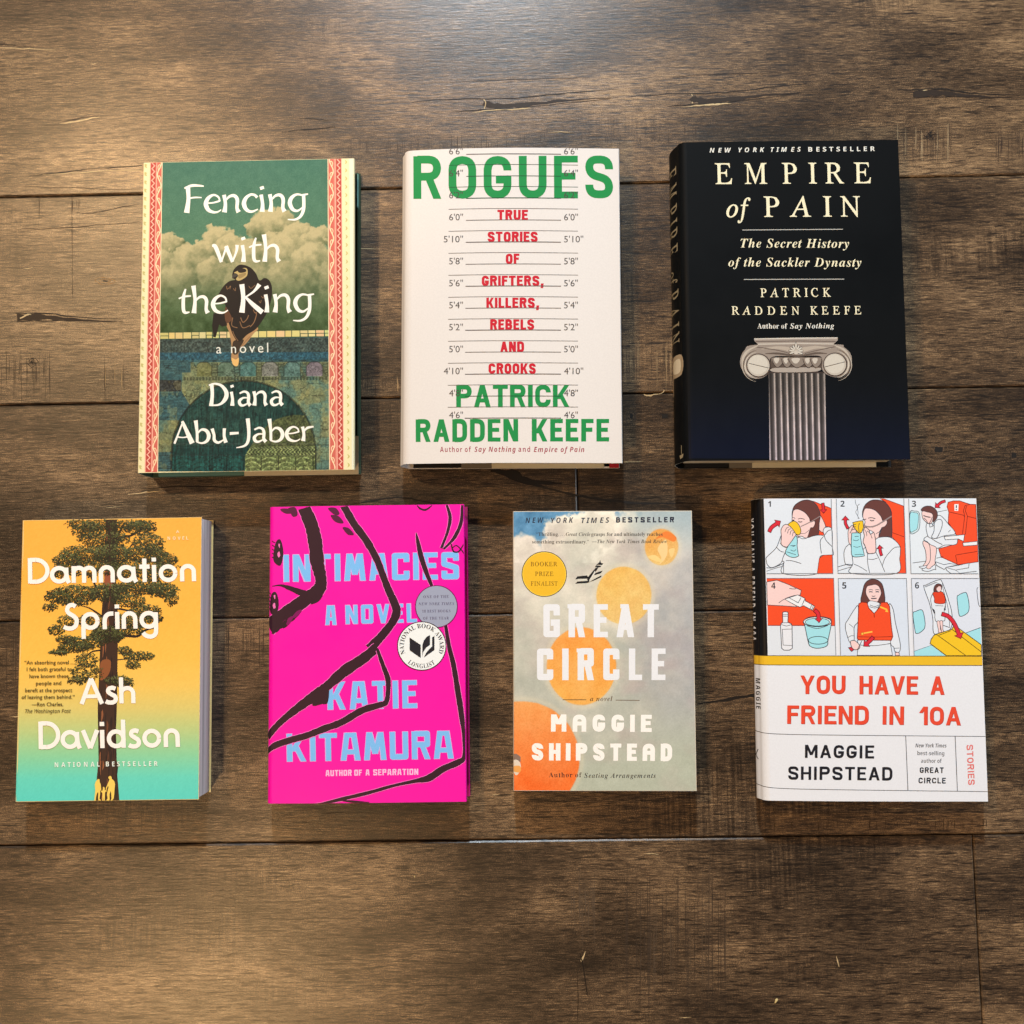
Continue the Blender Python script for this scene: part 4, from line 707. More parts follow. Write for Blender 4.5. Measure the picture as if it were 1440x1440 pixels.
class Book:
    """a book lying on the floor; the front cover rectangle has local corners (0,0)-(W,H) in metres at height T"""

    def __init__(self, name, quad, T, label, corner, bulge, mats, group='books laid out in two rows on the floor', bow=0.0):
        P = [np.array(unproject(x, y, T)) for x, y in quad]          # TL TR BR BL
        a = (P[1] - P[0] + P[2] - P[3]) / 2
        b = (P[0] - P[3] + P[1] - P[2]) / 2
        self.W, self.H, self.T = float(np.hypot(*a)), float(np.hypot(*b)), T
        ang = (math.atan2(a[1], a[0]) + math.atan2(-b[0], b[1])) / 2
        ctr = sum(P) / 4
        self.root = empty(name, (ctr[0], ctr[1], 0), ang, label, 'book', group)
        self.Hm = homography(quad, [(0, self.H), (self.W, self.H), (self.W, 0), (0, 0)])
        self.scale = self.W / ((quad[1][0] - quad[0][0] + quad[2][0] - quad[3][0]) / 2)     # metres per photo pixel
        self.items, self.boxes = [], []
        self.ink = mats
        self.corner, self.bulge, self.bow = corner, bulge, bow
        self.stations = np.linspace(corner, self.W, 19)
        # outer outline of the jacket in section, from the front cover's corner down round the spine
        r = corner
        pts = []
        z0 = 0.0008
        for k in range(7):
            t = math.pi / 2 * k / 6
            pts.append((r - r * math.sin(t), T - r + r * math.cos(t)))
        for k in range(1, 8):
            z = T - r + (r + z0 - (T - r)) * k / 8.0
            pts.append((-bulge * math.sin(math.pi * k / 8), z))
        for k in range(7):
            t = math.pi / 2 * k / 6
            pts.append((r - r * math.cos(t), z0 + r - r * math.sin(t)))
        self.prof = np.array(pts)
        self.arc = np.concatenate([[0], np.cumsum(np.hypot(*np.diff(self.prof, axis=0).T))])

    # ---- coordinates
    def loc(self, p):
        p = np.asarray(p, float).reshape(-1, 2)
        q = np.c_[p, np.ones(len(p))] @ self.Hm.T
        q = q[:, :2] / q[:, 2:]
        if self.bow:                                   # a sprung cover stands nearer to the camera
            c, s = math.cos(self.root.rotation_euler[2]), math.sin(self.root.rotation_euler[2])
            for k in range(2):
                z = self.T + self.hump(q[:, 0])
                w = np.array([unproject(x, y, float(h)) for (x, y), h in zip(p, z)]) - np.array(self.root.location[:2])
                q = np.c_[w[:, 0] * c + w[:, 1] * s + self.W / 2, -w[:, 0] * s + w[:, 1] * c + self.H / 2]
        return q

    def hump(self, x):
        """height the cover springs up between its edges (straight between the stations)"""
        u = np.clip((self.stations - self.corner) / (self.W - self.corner), 0, 1)
        return np.interp(x, self.stations, self.bow * np.sin(np.pi * u ** .8) ** 1.2)

    def lift(self, q, h):
        """flat cover coordinates (x may run below the corner radius: round the spine) -> 3D about the root"""
        x, y = q[:, 0], q[:, 1]
        s = self.corner - x
        X, Z = x.copy(), np.full(len(x), self.T) + h + self.hump(x)
        m = s > 0
        if m.any():
            px = np.interp(s[m], self.arc, self.prof[:, 0])
            pz = np.interp(s[m], self.arc, self.prof[:, 1])
            tx = np.gradient(self.prof[:, 0], self.arc)
            tz = np.gradient(self.prof[:, 1], self.arc)
            nx, nz = np.interp(s[m], self.arc, tz), np.interp(s[m], self.arc, -tx)
            L = np.hypot(nx, nz)
            X[m] = px + nx / L * h
            Z[m] = pz + nz / L * h
        return np.c_[X - self.W / 2, y - self.H / 2, Z]

    # ---- drawing (photo pixel coordinates unless flat=True)
    def add(self, part, v, f, col, flat=False, level=None):
        if len(v) == 0 or not f:
            return
        q = np.array(v, float) if flat else self.loc(v)
        m = .00015
        q[:, 0] = np.clip(q[:, 0], -.036 if flat else -.012, self.W - m)
        q[:, 1] = np.clip(q[:, 1], m, self.H - m)
        lo, hi = q.min(0), q.max(0)
        if level is None:
            level = 1
            if self.boxes:
                B = np.array(self.boxes)
                hit = (B[:, 0] <= hi[0]) & (B[:, 2] >= lo[0]) & (B[:, 1] <= hi[1]) & (B[:, 3] >= lo[1])
                if hit.any():
                    level = B[hit, 4].max() + 1
            self.boxes.append((lo[0], lo[1], hi[0], hi[1], level))
        if isinstance(col, np.ndarray) and col.ndim == 2:
            cc = col
        else:
            cc = np.tile(np.array(col), (len(q), 1))
        self.items.append((part, q, f, cc, level))

    def poly(self, part, pts, col, smooth=False, flat=False):
        p = smooth_pts(pts, 5, True) if smooth else np.asarray(pts, float)
        tri = tessellate_polygon([[Vector((a, b, 0)) for a, b in p]])
        self.add(part, p, [tuple(t) for t in tri], col, flat)

    def line(self, part, pts, w, col, smooth=True, closed=False, flat=False):
        p = np.asarray(pts, float)
        if np.ndim(w):
            z = np.c_[p, w]
            z = smooth_pts(z, 6, closed) if smooth else z
            p, w = z[:, :2], z[:, 2]
        elif smooth:
            p = smooth_pts(p, 6, closed)
        v, f = ribbon(p, w, closed)
        self.add(part, v, f, col, flat)

    def disc(self, part, cx, cy, rx, ry, col, n=40):
        t = np.linspace(0, 2 * np.pi, n, endpoint=False)
        v = np.c_[cx + rx * np.cos(t), cy + ry * np.sin(t)]
        self.add(part, v, [tuple(range(n))], col)

    def ring(self, part, cx, cy, rx, ry, w, col, n=48):
        t = np.linspace(0, 2 * np.pi, n, endpoint=False)
        v, f = ribbon(np.c_[cx + rx * np.cos(t), cy + ry * np.sin(t)], w, True)
        self.add(part, v, f, col)

    def shape(self, part, pts, fill, lw=0.9, lc=None, smooth=True, closed=True):
        if fill is not None:
            self.poly(part, pts, fill, smooth)
        if lw:
            self.line(part, pts, lw, lc or INK, smooth, closed)

    def text(self, part, s, p0, p1, cap, col, style='sans', off=0.0, space=1.0, flat=False):
        """one line of lettering: ink runs from x of p0 to x of p1, baseline through both, cap = capital height"""
        v, f, ch = glyphs(s, style, off, space)
        if len(v) == 0:
            return
        x0, x1 = v[:, 0].min(), v[:, 0].max()
        p0, p1 = np.array(p0, float), np.array(p1, float)
        u = (v[:, 0] - x0) / (x1 - x0)
        up = np.array([p1[1] - p0[1], -(p1[0] - p0[0])])
        up = up / np.hypot(*up) * cap
        if flat:
            up = -up
        self.add(part, p0 + u[:, None] * (p1 - p0) + (v[:, 1] / ch)[:, None] * up, f, col, flat)

    def arctext(self, part, s, cx, cy, r, a0, a1, cap, col, style='serifbold', inside=False, off=0.0):
        v, f, ch = glyphs(s, style, off, 1.06)
        x0, x1 = v[:, 0].min(), v[:, 0].max()
        u = (v[:, 0] - x0) / (x1 - x0)
        a = np.radians(a0 + u * (a1 - a0))
        rr = r + (-1 if inside else 1) * v[:, 1] / ch * cap
        self.add(part, np.c_[cx + rr * np.cos(a), cy - rr * np.sin(a)], f, col)

    def strokes(self, part, s, font, p0, p1, cap, col, weight, track=0.18, **kw):
        """lettering drawn with the stroke alphabets below"""
        p0, p1 = np.array(p0, float), np.array(p1, float)
        total = np.hypot(*(p1 - p0))
        ux = (p1 - p0) / total
        uy = np.array([ux[1], -ux[0]]) * 1.0
        if font is condensed:
            rel = [REL.get(ch, 1.0) for ch in s]
            unit = total / (sum(rel) + track * (len(s) - 1))
            x = 0
            for ch, r in zip(s, rel):
                if ch != ' ':
                    for v, f in condensed(ch, r * unit, cap, weight, **kw):
                        self.add(part, p0 + v[:, :1] * ux + v[:, 1:] * uy, f, col)
                x += 0
                p0 = p0 + ux * (r + track) * unit
        else:
            adv = [font[ch][0] for ch in s]
            unit = total / (sum(adv) - kw.get('trim', 0.0))
            for ch, a in zip(s, adv):
                for pts, w in font[ch][1]:
                    z = np.c_[np.array(pts, float), np.broadcast_to(np.array(w, float), (len(pts),))]
                    sg = np.hypot(*np.diff(z[:, :2], axis=0).T)
                    z = smooth_pts(z, 5) if len(z) > 2 and sg.max() / sg.min() < 6 else z
                    q = z[:, :1] * unit * ux + z[:, 1:2] * cap * uy + p0
                    v, f = ribbon(q, z[:, 2] * weight)
                    self.add(part, v, f, col)
                p0 = p0 + ux * a * unit

    # ---- solid parts
    def finish(self, holder):
        by = {}
        for part, q, f, cc, lv in self.items:
            by.setdefault(part, []).append((q, f, cc, lv))
        for part, its in by.items():
            V, F, K, n = [], [], [], 0
            for q, f, cc, lv in its:
                if (self.bow or (q[:, 0] < self.corner).any()) and np.ptp(cc, axis=0).max() < 1e-6:
                    q, f, cc = self.cut(q, f, cc)
                V.append(self.lift(q, 0.00006 + lv * DZ))
                F += [tuple(i + n for i in t) for t in f]
                K.append(cc)
                n += len(q)
            mesh_ob(part.split('#')[0], np.vstack(V), F, self.ink, holder, np.vstack(K))

    def cut(self, q, f, cc):
        """split a flat piece where the jacket bends round the spine"""
        bm = bmesh.new()
        vs = [bm.verts.new((a, b, 0)) for a, b in q]
        for t in f:
            try:
                bm.faces.new([vs[i] for i in t])
            except ValueError:
                pass
        for x in list(self.corner - self.arc) + (list(self.stations) if self.bow else []):
            if q[:, 0].min() < x < q[:, 0].max():
                bmesh.ops.bisect_plane(bm, geom=bm.verts[:] + bm.edges[:] + bm.faces[:], dist=1e-7,
                                       plane_co=(x, 0, 0), plane_no=(1, 0, 0))
        bm.verts.index_update()
        q2 = np.array([v.co[:2] for v in bm.verts])
        f2 = [tuple(v.index for v in p.verts) for p in bm.faces]
        bm.free()
        return q2, f2, np.tile(cc[0], (len(q2), 1))

    def solid(self, name, x0, x1, y0, y1, z0, z1, mat, bev=0.0004, shear=0.0, parent=None):
        bm = bmesh.new()
        bmesh.ops.create_cube(bm, size=1.0)
        for v in bm.verts:
            top = v.co.z > 0
            v.co = (x0 + (x1 - x0) * (v.co.x + .5) - self.W / 2, y0 + (y1 - y0) * (v.co.y + .5) - self.H / 2,
                    z0 + (z1 - z0) * (v.co.z + .5))
            if not top:
                v.co.x += shear
        if bev:
            bmesh.ops.bevel(bm, geom=bm.edges[:], offset=bev, segments=2, affect='EDGES', profile=0.5)
        me = bpy.data.meshes.new(name)
        bm.to_mesh(me)
        bm.free()
        me.materials.append(mat)
        o = bpy.data.objects.new(name, me)
        COL.objects.link(o)
        o.parent = parent or self.root
        return o

    def wrapper(self, name, color, fold=0.0, ysplit=(), paint=None, sag=0.0, thick=0.00025):
        """jacket or paper cover: one sheet from the front edge round the spine to the back edge; color(x, y) gives the ink"""
        xs = list(np.linspace(self.W, self.corner + .0008, 5)) + [self.corner]
        if self.bow:
            xs = list(self.stations[::-1])
        pr = [(x, self.T + float(self.hump(x))) for x in xs[:-1]] + [tuple(p) for p in self.prof] + \
             [(x, 0.0008) for x in np.linspace(self.corner, self.W - sag, 5)[1:]]
        flat = [x for x in xs[:-1]] + list(self.corner - self.arc) + [-1.0] * 4
        if fold:                                       # flaps turned in round the boards
            pr = [(self.W - .07, self.T - fold), (self.W - .002, self.T - fold), (self.W + .0006, self.T - fold * .55)] + pr + \
                 [(self.W - sag + .0006, .0008 + fold * .5), (self.W - sag - .002, .0008 + fold), (self.W - .07, .0008 + fold)]
            flat = [self.W - .001] * 3 + flat + [-1.0] * 3
        p = np.array(pr)
        d = np.gradient(p, axis=0)
        d /= np.maximum(np.hypot(d[:, 0], d[:, 1]), 1e-9)[:, None]
        inner = p - np.stack([d[:, 1], -d[:, 0]], 1) * thick
        n = len(p)
        V, K = [], []
        for ring in (p, inner):
            for y in (0.0, self.H):
                V += [(x - self.W / 2, y - self.H / 2, zz) for x, zz in ring]
                K += [color(f, y) for f in flat]
        F, mi, sm = [], [], []
        curved = [self.corner - self.arc[-1] - 1e-6 < (flat[i] + flat[i + 1]) / 2 < self.corner for i in range(n - 1)]
        for i in range(n - 1):
            F += [(i, i + 1, n + i + 1, n + i), (2 * n + i + 1, 2 * n + i, 3 * n + i, 3 * n + i + 1),
                  (i + 1, i, 2 * n + i, 2 * n + i + 1), (n + i, n + i + 1, 3 * n + i + 1, 3 * n + i)]
            mi += [0, 0, 1, 1]
            sm += [curved[i], curved[i], False, False]
        for i in (0, n - 1):
            F.append((i, n + i, 3 * n + i, 2 * n + i))
            mi.append(1)
            sm.append(False)
        o = mesh_ob(name, V, F, [self.ink, PAPER_EDGE], self.root, K)
        o.data.polygons.foreach_set('material_index', mi)
        o.data.polygons.foreach_set('use_smooth', sm)
        o.data.set_sharp_from_angle(angle=math.radians(40))
        o.data.polygons.foreach_set('use_smooth', sm)
        o.data.update()
        return o

    def picture(self, part, box, step, fn, level=0):
        """a printed picture: a fine grid over box (photo pixels), colour by fn(X, Y) -> sRGB 0..255"""
        x0, y0, x1, y1 = box
        nx, ny = int((x1 - x0) / step) + 1, int((y1 - y0) / step) + 1
        X, Y = np.meshgrid(np.linspace(x0, x1, nx), np.linspace(y0, y1, ny))
        rgb = np.clip(fn(X, Y), 0, 255)
        k = np.concatenate([lin(rgb), np.ones(rgb.shape[:2] + (1,))], 2).reshape(-1, 4)
        idx = np.arange(nx * ny).reshape(ny, nx)
        f = np.stack([idx[1:, :-1], idx[1:, 1:], idx[:-1, 1:], idx[:-1, :-1]], -1).reshape(-1, 4)
        q = self.loc(np.c_[X.ravel(), Y.ravel()])
        q[:, 0] = np.clip(q[:, 0], .0002, self.W - .0003)
        q[:, 1] = np.clip(q[:, 1], .0002, self.H - .0002)
        self.items.append((part, q, [tuple(t) for t in f.tolist()], k, level))


INK = C(52, 54, 66)
PAPER_EDGE = plain('white_paper_edge', (226, 224, 216), 0.8, 0.2)

# ------------------------------------------------------------------ stroke alphabets
REL = {'I': 0.34, ' ': 0.62, 'M': 1.22, ',': 0.36, '1': 0.62, 'E': 0.86, 'F': 0.84, 'L': 0.82, 'W': 1.4, 'T': 0.96,
       '-': .5, 'J': .8, 'A': 1.08, 'K': 1.06, 'V': 1.06, 'Y': 1.06}


def _rect(x0, y0, x1, y1):
    return np.array([(x0, y0), (x1, y0), (x1, y1), (x0, y1)], float), [(0, 1, 2, 3)]


def _slant(xb, xt, t, y0, y1):
    return np.array([(xb, y0), (xb + t, y0), (xt + t, y1), (xt, y1)], float), [(0, 1, 2, 3)]


def _rpath(pts, r, t, closed=False):
    """line with rounded corners -> list of pieces; tight corners become straight bars joined by discs"""
    p = [np.array(q, float) for q in pts]
    n = len(p)
    if r < t * 0.72:
        out = []
        for i in range(n if closed else n - 1):
            out.append(ribbon(np.array([p[i], p[(i + 1) % n]]), t))
        for i in range(n) if closed else range(1, n - 1):
            a = np.linspace(0, 2 * np.pi, 21)[:-1]
            u = max(r, t * .5)
            out.append((p[i] + np.c_[np.cos(a), np.sin(a)] * t * .5, [tuple(range(20))]))
        return out
    out = []
    for i in range(n):
        if not closed and i in (0, n - 1):
            out.append(p[i])
            continue
        a, b, c = p[i - 1], p[i], p[(i + 1) % n]
        u, v = a - b, c - b
        lu, lv = np.hypot(*u), np.hypot(*v)
        rr = min(r, lu * 0.5 if (closed or 0 < i - 1) else lu * 0.98, lv * 0.5 if (closed or i + 1 < n - 1) else lv * 0.98)
        u, v = u / lu, v / lv
        p1, p2 = b + u * rr, b + v * rr
        for k in np.linspace(0, 1, 7):
            w = 4 * k * (1 - k) * .17
            out.append(((1 - k) ** 2 * p1 + 2 * k * (1 - k) * b + k * k * p2) * (1 - w * .4) + (p1 + p2) * .5 * w * .4)
    return [ribbon(np.array(out), t, closed)]


def condensed(ch, w, h, t, r=None, style='din'):
    """bold condensed capital in a box w x h with stem t"""
    a = t / 2
    th = t * 0.86
    b = th / 2
    r = (w - t) * 0.5 if r is None else r
    m = h * 0.5
    P = []
    bar = lambda x0, x1, y: P.append(_rect(x0, y, x1, y + th))
    stem = lambda x, y0=0, y1=h: P.append(_rect(x, y0, x + t, y1))
    path = lambda pts, rr=r, closed=False: P.extend(_rpath(pts, rr, t, closed))
    if ch == 'I':
        stem(w / 2 - a)
    elif ch in 'EFL':
        stem(0)
        if ch != 'F':
            bar(t * .9, w, 0)
        if ch != 'L':
            bar(t * .9, w, h - th)
            bar(t * .9, w * .9, m - b + h * .02)
    elif ch == 'T':
        bar(0, w, h - th)
        stem(w / 2 - a, 0, h - th * .5)
    elif ch == 'H':
        stem(0)
        stem(w - t)
        bar(t * .9, w - t * .9, m - b)
    elif ch in 'RPBD':
        stem(0)
        if ch == 'D':
            path([(a, h - b), (w - a, h - b), (w - a, b), (a, b)])
        elif ch == 'B':
            path([(a, h - b), (w - a * 1.2, h - b), (w - a * 1.2, m), (a, m)], h * .22)
            path([(a, m), (w - a, m), (w - a, b), (a, b)], h * .22)
        else:
            y = h * (.44 if ch == 'R' else .42)
            path([(a, h - b), (w - a, h - b), (w - a, y + b), (a, y + b)], min(r, h * .24))
            if ch == 'R':
                P.append(_slant(w - t * .98, w * .40, t, 0, y + b))
    elif ch in 'O0':
        path([(a, a), (w - a, a), (w - a, h - a), (a, h - a)], r, True)
    elif ch == 'Q':
        path([(a, a), (w - a, a), (w - a, h - a), (a, h - a)], r, True)
    elif ch in 'CG':
        path([(w - a, h * .66), (w - a, h - a), (a, h - a), (a, a), (w - a, a), (w - a, h * (.34 if ch == 'C' else .54))])
        if ch == 'G':
            P.append(_rect(w * .44, h * .54 - t, w - t * .05, h * .54))
    elif ch == 'U':
        path([(a, h), (a, a), (w - a, a), (w - a, h)])
    elif ch == 'J':
        path([(w - a, h), (w - a, a), (a, a), (a, h * .3)])
    elif ch == 'S':
        path([(w - a, h * .68), (w - a, h - a), (a, h - a), (a, h * .57), (w - a, h * .43), (w - a, a), (a, a), (a, h * .32)], min(r, h * .2))
    elif ch == 'N':
        stem(0)
        stem(w - t)
        P.append(_slant(w - t * 1.1, t * .1, t, 0, h))
    elif ch == 'M':
        if style == 'brush':
            P.append(_slant(0, w * .12, t, 0, h))
            P.append(_slant(w - t, w * .88 - t, t, 0, h))
        else:
            stem(0)
            stem(w - t)
        y = h * (.22 if style != 'deco' else .42)
        P.append(_slant(w / 2 - a, t * .12 + (w * .1 if style == 'brush' else 0), t, y, h))
        P.append(_slant(w / 2 - a, w - t * 1.12 - (w * .1 if style == 'brush' else 0), t, y, h))
    elif ch == 'A':
        if style == 'deco':
            path([(a, 0), (a, h - a), (w - a, h - a), (w - a, 0)], r)
            bar(t * .8, w - t * .8, h * .36)
        else:
            f = .16 if style == 'brush' else .0
            tx = (w - t) / 2
            P.append(_slant(0, tx - w * f, t, 0, h))
            P.append(_slant(w - t, tx + w * f, t, 0, h))
            bar(w * .2, w * .8, h * .22)
            if f:
                bar(tx - w * f + t * .5, tx + w * f + t * .5, h - th)
    elif ch == 'V':
        tx = (w - t) / 2
        P.append(_slant(tx, 0, t, 0, h))
        P.append(_slant(tx, w - t, t, 0, h))
    elif ch == 'Y':
        tx = (w - t) / 2
        stem(tx, 0, h * .46)
        P.append(_slant(tx, 0, t, h * .42, h))
        P.append(_slant(tx, w - t, t, h * .42, h))
    elif ch == 'K':
        stem(0)
        P.append(_slant(t * .5, w - t, t, h * .36, h))
        P.append(_slant(w - t, w * .30, t, 0, h * .58))
    elif ch == 'W':
        q = (w - t)
        for xb, xt in ((q * .25, 0), (q * .25, q * .5), (q * .75, q * .5), (q * .75, q)):
            P.append(_slant(xb, xt, t, 0, h))
    elif ch == 'Z':
        bar(0, w, h - th)
        bar(0, w, 0)
        P.append(_slant(0, w - t, t, 0, h))
    elif ch == '1':
        stem(w - t)
        P.append(_slant(0, w - t * 1.2, t * .9, h * .66, h))
    elif ch == ',':
        P.append(_slant(0, t * .2, t, -h * .2, t))
    elif ch == '-':
        bar(0, w, h * .4)
    return P


def _arc(cx, cy, r, a0, a1, n=14, ry=None):
    t = np.radians(np.linspace(a0, a1, n))
    return [(cx + r * math.cos(x), cy + (ry or r) * math.sin(x)) for x in t]


# round geometric letters, capital height 1
ROUND = {
    'D': (.80, [([(.07, 0), (.07, 1)], 1), ([(.07, .93), (.26, .93)] + _arc(.28, .5, .43, 88, -88) + [(.26, .07), (.07, .07)], 1)]),
    'a': (.80, [(_arc(.34, .33, .265, 10, 368, 24), 1), ([(.60, .60), (.61, .30), (.645, .12), (.70, .0)], 1)]),
    'm': (1.0, [([(.07, 0), (.07, .66)], 1), (_arc(.26, .40, .19, 180, 0) + [(.45, 0)], 1), (_arc(.64, .40, .19, 180, 0) + [(.83, 0)], 1)]),
    'n': (.66, [([(.07, 0), (.07, .38)] + _arc(.285, .385, .215, 180, 0) + [(.50, 0)], 1)]),
    't': (.46, [([(.21, .92), (.21, 0)], 1), ([(.02, .60), (.40, .60)], 1)]),
    'i': (.27, [([(.1, 0), (.1, .66)], 1), ([(.1, .80), (.1, .95)], 1.05)]),
    'o': (.78, [(_arc(.34, .33, .265, 0, 358, 26), 1)]),
    'S': (.66, [([(.46, .90), (.34, .965), (.2, .92), (.14, .78), (.2, .65), (.36, .54), (.48, .40), (.46, .18), (.32, .06), (.14, .06), (.0, .12)], 1)]),
    'p': (.80, [(_arc(.34, .33, .265, 0, 358, 26), 1), ([(.075, -.36), (.075, .33)], 1)]),
    'r': (.44, [([(.07, 0), (.07, .34), (.12, .5), (.24, .59), (.40, .60)], 1)]),
    'g': (.78, [(_arc(.34, .33, .265, 0, 358, 26), 1), ([(.605, .62), (.605, .0), (.57, -.22), (.42, -.32), (.22, -.28), (.12, -.16)], 1)]),
    'A': (.92, [([(.06, 0), (.42, 1.0)], 1), ([(.42, 1.0), (.80, 0)], 1), ([(.22, .30), (.62, .30)], .9)]),
    's': (.52, [([(.38, .58), (.26, .62), (.14, .58), (.12, .46), (.24, .36), (.36, .28), (.38, .14), (.28, .05), (.12, .05), (.02, .10)], 1)]),
    'h': (.66, [([(.07, 0), (.07, 1.02)], 1), (_arc(.285, .385, .215, 180, 0) + [(.50, 0)], 1)]),
    'd': (.78, [(_arc(.34, .33, .265, 0, 358, 26), 1), ([(.605, 0), (.605, 1.02)], 1)]),
    'v': (.62, [([(.02, .66), (.28, 0)], 1), ([(.28, 0), (.54, .66)], 1)]),
    ' ': (.4, []),
}

# flared, pen drawn letters, capital height 1
_n_arch = ([(.10, .42), (.22, .58), (.36, .60), (.44, .45), (.43, .15), (.48, .0)], [.05, .09, .12, .13, .12, .17])
PEN = {
    'F': (.56, [([(.10, .97), (.12, .5), (.07, 0)], [.17, .14, .20]), ([(.0, .90), (.24, 1.0), (.56, .97)], [.05, .1, .05]), ([(.12, .52), (.3, .56), (.50, .55)], [.05, .06, .04])]),
    'e': (.52, [([(.10, .34), (.28, .36), (.46, .42)], [.05, .06, .07]), ([(.46, .40), (.42, .56), (.28, .64), (.13, .53), (.06, .32), (.13, .1), (.28, .01), (.40, .02), (.50, .10)], [.06, .07, .08, .13, .16, .14, .09, .06, .04])]),
    'n': (.57, [([(.06, .64), (.1, .3), (.07, 0)], [.14, .12, .18]), _n_arch]),
    'c': (.48, [([(.44, .53), (.36, .62), (.24, .63), (.11, .5), (.06, .3), (.13, .09), (.28, .01), (.46, .10)], [.11, .09, .09, .13, .16, .13, .09, .04])]),
    'i': (.26, [([(.07, .63), (.11, .3), (.10, 0)], [.13, .12, .18]), ([(.04, .85), (.15, .90)], [.11, .11])]),
    'g': (.56, [([(.44, .58), (.26, .62), (.11, .5), (.06, .3), (.14, .08), (.28, .02), (.42, .14)], [.06, .08, .13, .15, .13, .08, .05]), ([(.45, .62), (.46, .3), (.44, .02), (.35, -.2), (.2, -.30), (.0, -.29)], [.12, .12, .12, .1, .07, .04]), ([(.42, .59), (.58, .63)], [.08, .05])]),
    'w': (.78, [([(-.02, .61), (.08, .57), (.25, .0)], [.08, .15, .12]), ([(.25, .02), (.40, .60)], [.06, .08]), ([(.38, .60), (.57, .0)], [.15, .12]), ([(.57, .02), (.68, .40), (.70, .64)], [.06, .09, .13])]),
    't': (.38, [([(.20, .90), (.14, .6), (.14, .14), (.2, .02), (.32, .04)], [.06, .12, .13, .1, .05]), ([(.0, .54), (.14, .61), (.36, .64)], [.05, .07, .06])]),
    'h': (.57, [([(.05, 1.02), (.1, .5), (.07, 0)], [.17, .12, .18]), _n_arch]),
    'K': (.66, [([(.07, 1.0), (.11, .5), (.07, 0)], [.18, .15, .20]), ([(.56, .99), (.4, .74), (.14, .52)], [.16, .08, .05]), ([(.16, .56), (.38, .28), (.64, 0)], [.07, .15, .18])]),
    'D': (.70, [([(.10, .96), (.12, .5), (.08, 0)], [.16, .14, .18]), ([(.0, .93), (.2, 1.0), (.44, .90), (.60, .60), (.56, .30), (.36, .06), (.02, .03)], [.06, .08, .12, .17, .17, .09, .06])]),
    'a': (.52, [([(.40, .34), (.22, .35), (.09, .22), (.11, .06), (.22, .01), (.39, .12)], [.05, .08, .13, .13, .09, .05]), ([(.09, .55), (.24, .63), (.36, .57), (.40, .40), (.39, .14), (.46, .0)], [.07, .09, .11, .13, .13, .16])]),
    'A': (.66, [([(.31, 1.0), (.02, 0)], [.06, .09]), ([(.28, 1.0), (.60, .0)], [.12, .22]), ([(.12, .30), (.30, .27), (.46, .30)], [.06, .05, .07])]),
    'b': (.55, [([(.06, 1.02), (.1, .5), (.1, .06)], [.17, .12, .12]), ([(.1, .40), (.24, .60), (.40, .55), (.48, .33), (.42, .1), (.26, .0), (.08, .06)], [.05, .09, .14, .16, .13, .08, .06])]),
    'u': (.58, [([(.04, .64), (.1, .35), (.11, .12), (.24, .01), (.42, .14)], [.14, .12, .13, .10, .05]), ([(.44, .64), (.43, .3), (.48, .0)], [.14, .12, .17])]),
    '-': (.36, [([(.03, .40), (.32, .42)], [.12, .10])]),
    'J': (.38, [([(.26, 1.06), (.29, .5), (.26, .05), (.14, -.16), (-.12, -.24)], [.17, .14, .13, .09, .04])]),
    'r': (.42, [([(.06, .64), (.1, .3), (.07, 0)], [.14, .12, .18]), ([(.1, .42), (.22, .58), (.42, .63)], [.05, .10, .06])]),
    ' ': (.26, []),
}
MATTE = ink_material('matte_printed_paper', 0.6, 0.03, 0.03, 0.2)
SATIN = ink_material('satin_printed_paper', 0.45, 0.025, 0.05, 0.3)
DARKJ = ink_material('dark_printed_paper', 0.55, 0.04, 0.04, 0.1)
PAGES = page_material('cream_page_edges', (226, 216, 194))
PAGES_W = page_material('white_page_edges', (250, 249, 248))
BLACK = plain('black_case_cloth', (16, 16, 18), 0.7, 0.3)
TEALC = plain('teal_case_board', (86, 128, 122), 0.6, 0.3)
CREAM = plain('cream_flap_paper', (206, 196, 168), 0.7, 0.3)
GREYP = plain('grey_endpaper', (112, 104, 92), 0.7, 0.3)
PINKC = plain('pink_case_board', (190, 10, 110), 0.5, 0.3)
REDC = plain('red_flap_paper', (180, 30, 44), 0.6, 0.3)
WHITEC = plain('white_case_board', (215, 212, 205), 0.6, 0.3)


def hardcover_parts(b, case, zones=(), fold=.0032, over=.0028):
    """boards, page block and what is seen along the bottom edge between the boards"""
    W, H, T = b.W, b.H, b.T
    b.solid('front_board', .006, W - .0008, .0006, H - .0006, T - fold + .0003, T - .0005, case)
    b.solid('back_board', .006, W - .0006, .0006, H - .0006, .0012, .0012 + fold - .0006, case)
    b.solid('page_block', .005, W - .004, over + .001, H - over - .001, fold + .001, T - fold + .0001, PAGES, 0)
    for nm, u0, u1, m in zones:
        b.solid(nm, u0 * W, u1 * W, -.0002, .03, .0012 + fold - .0006 + .0002, .0012 + fold - .0006 + .0006, m, 0)


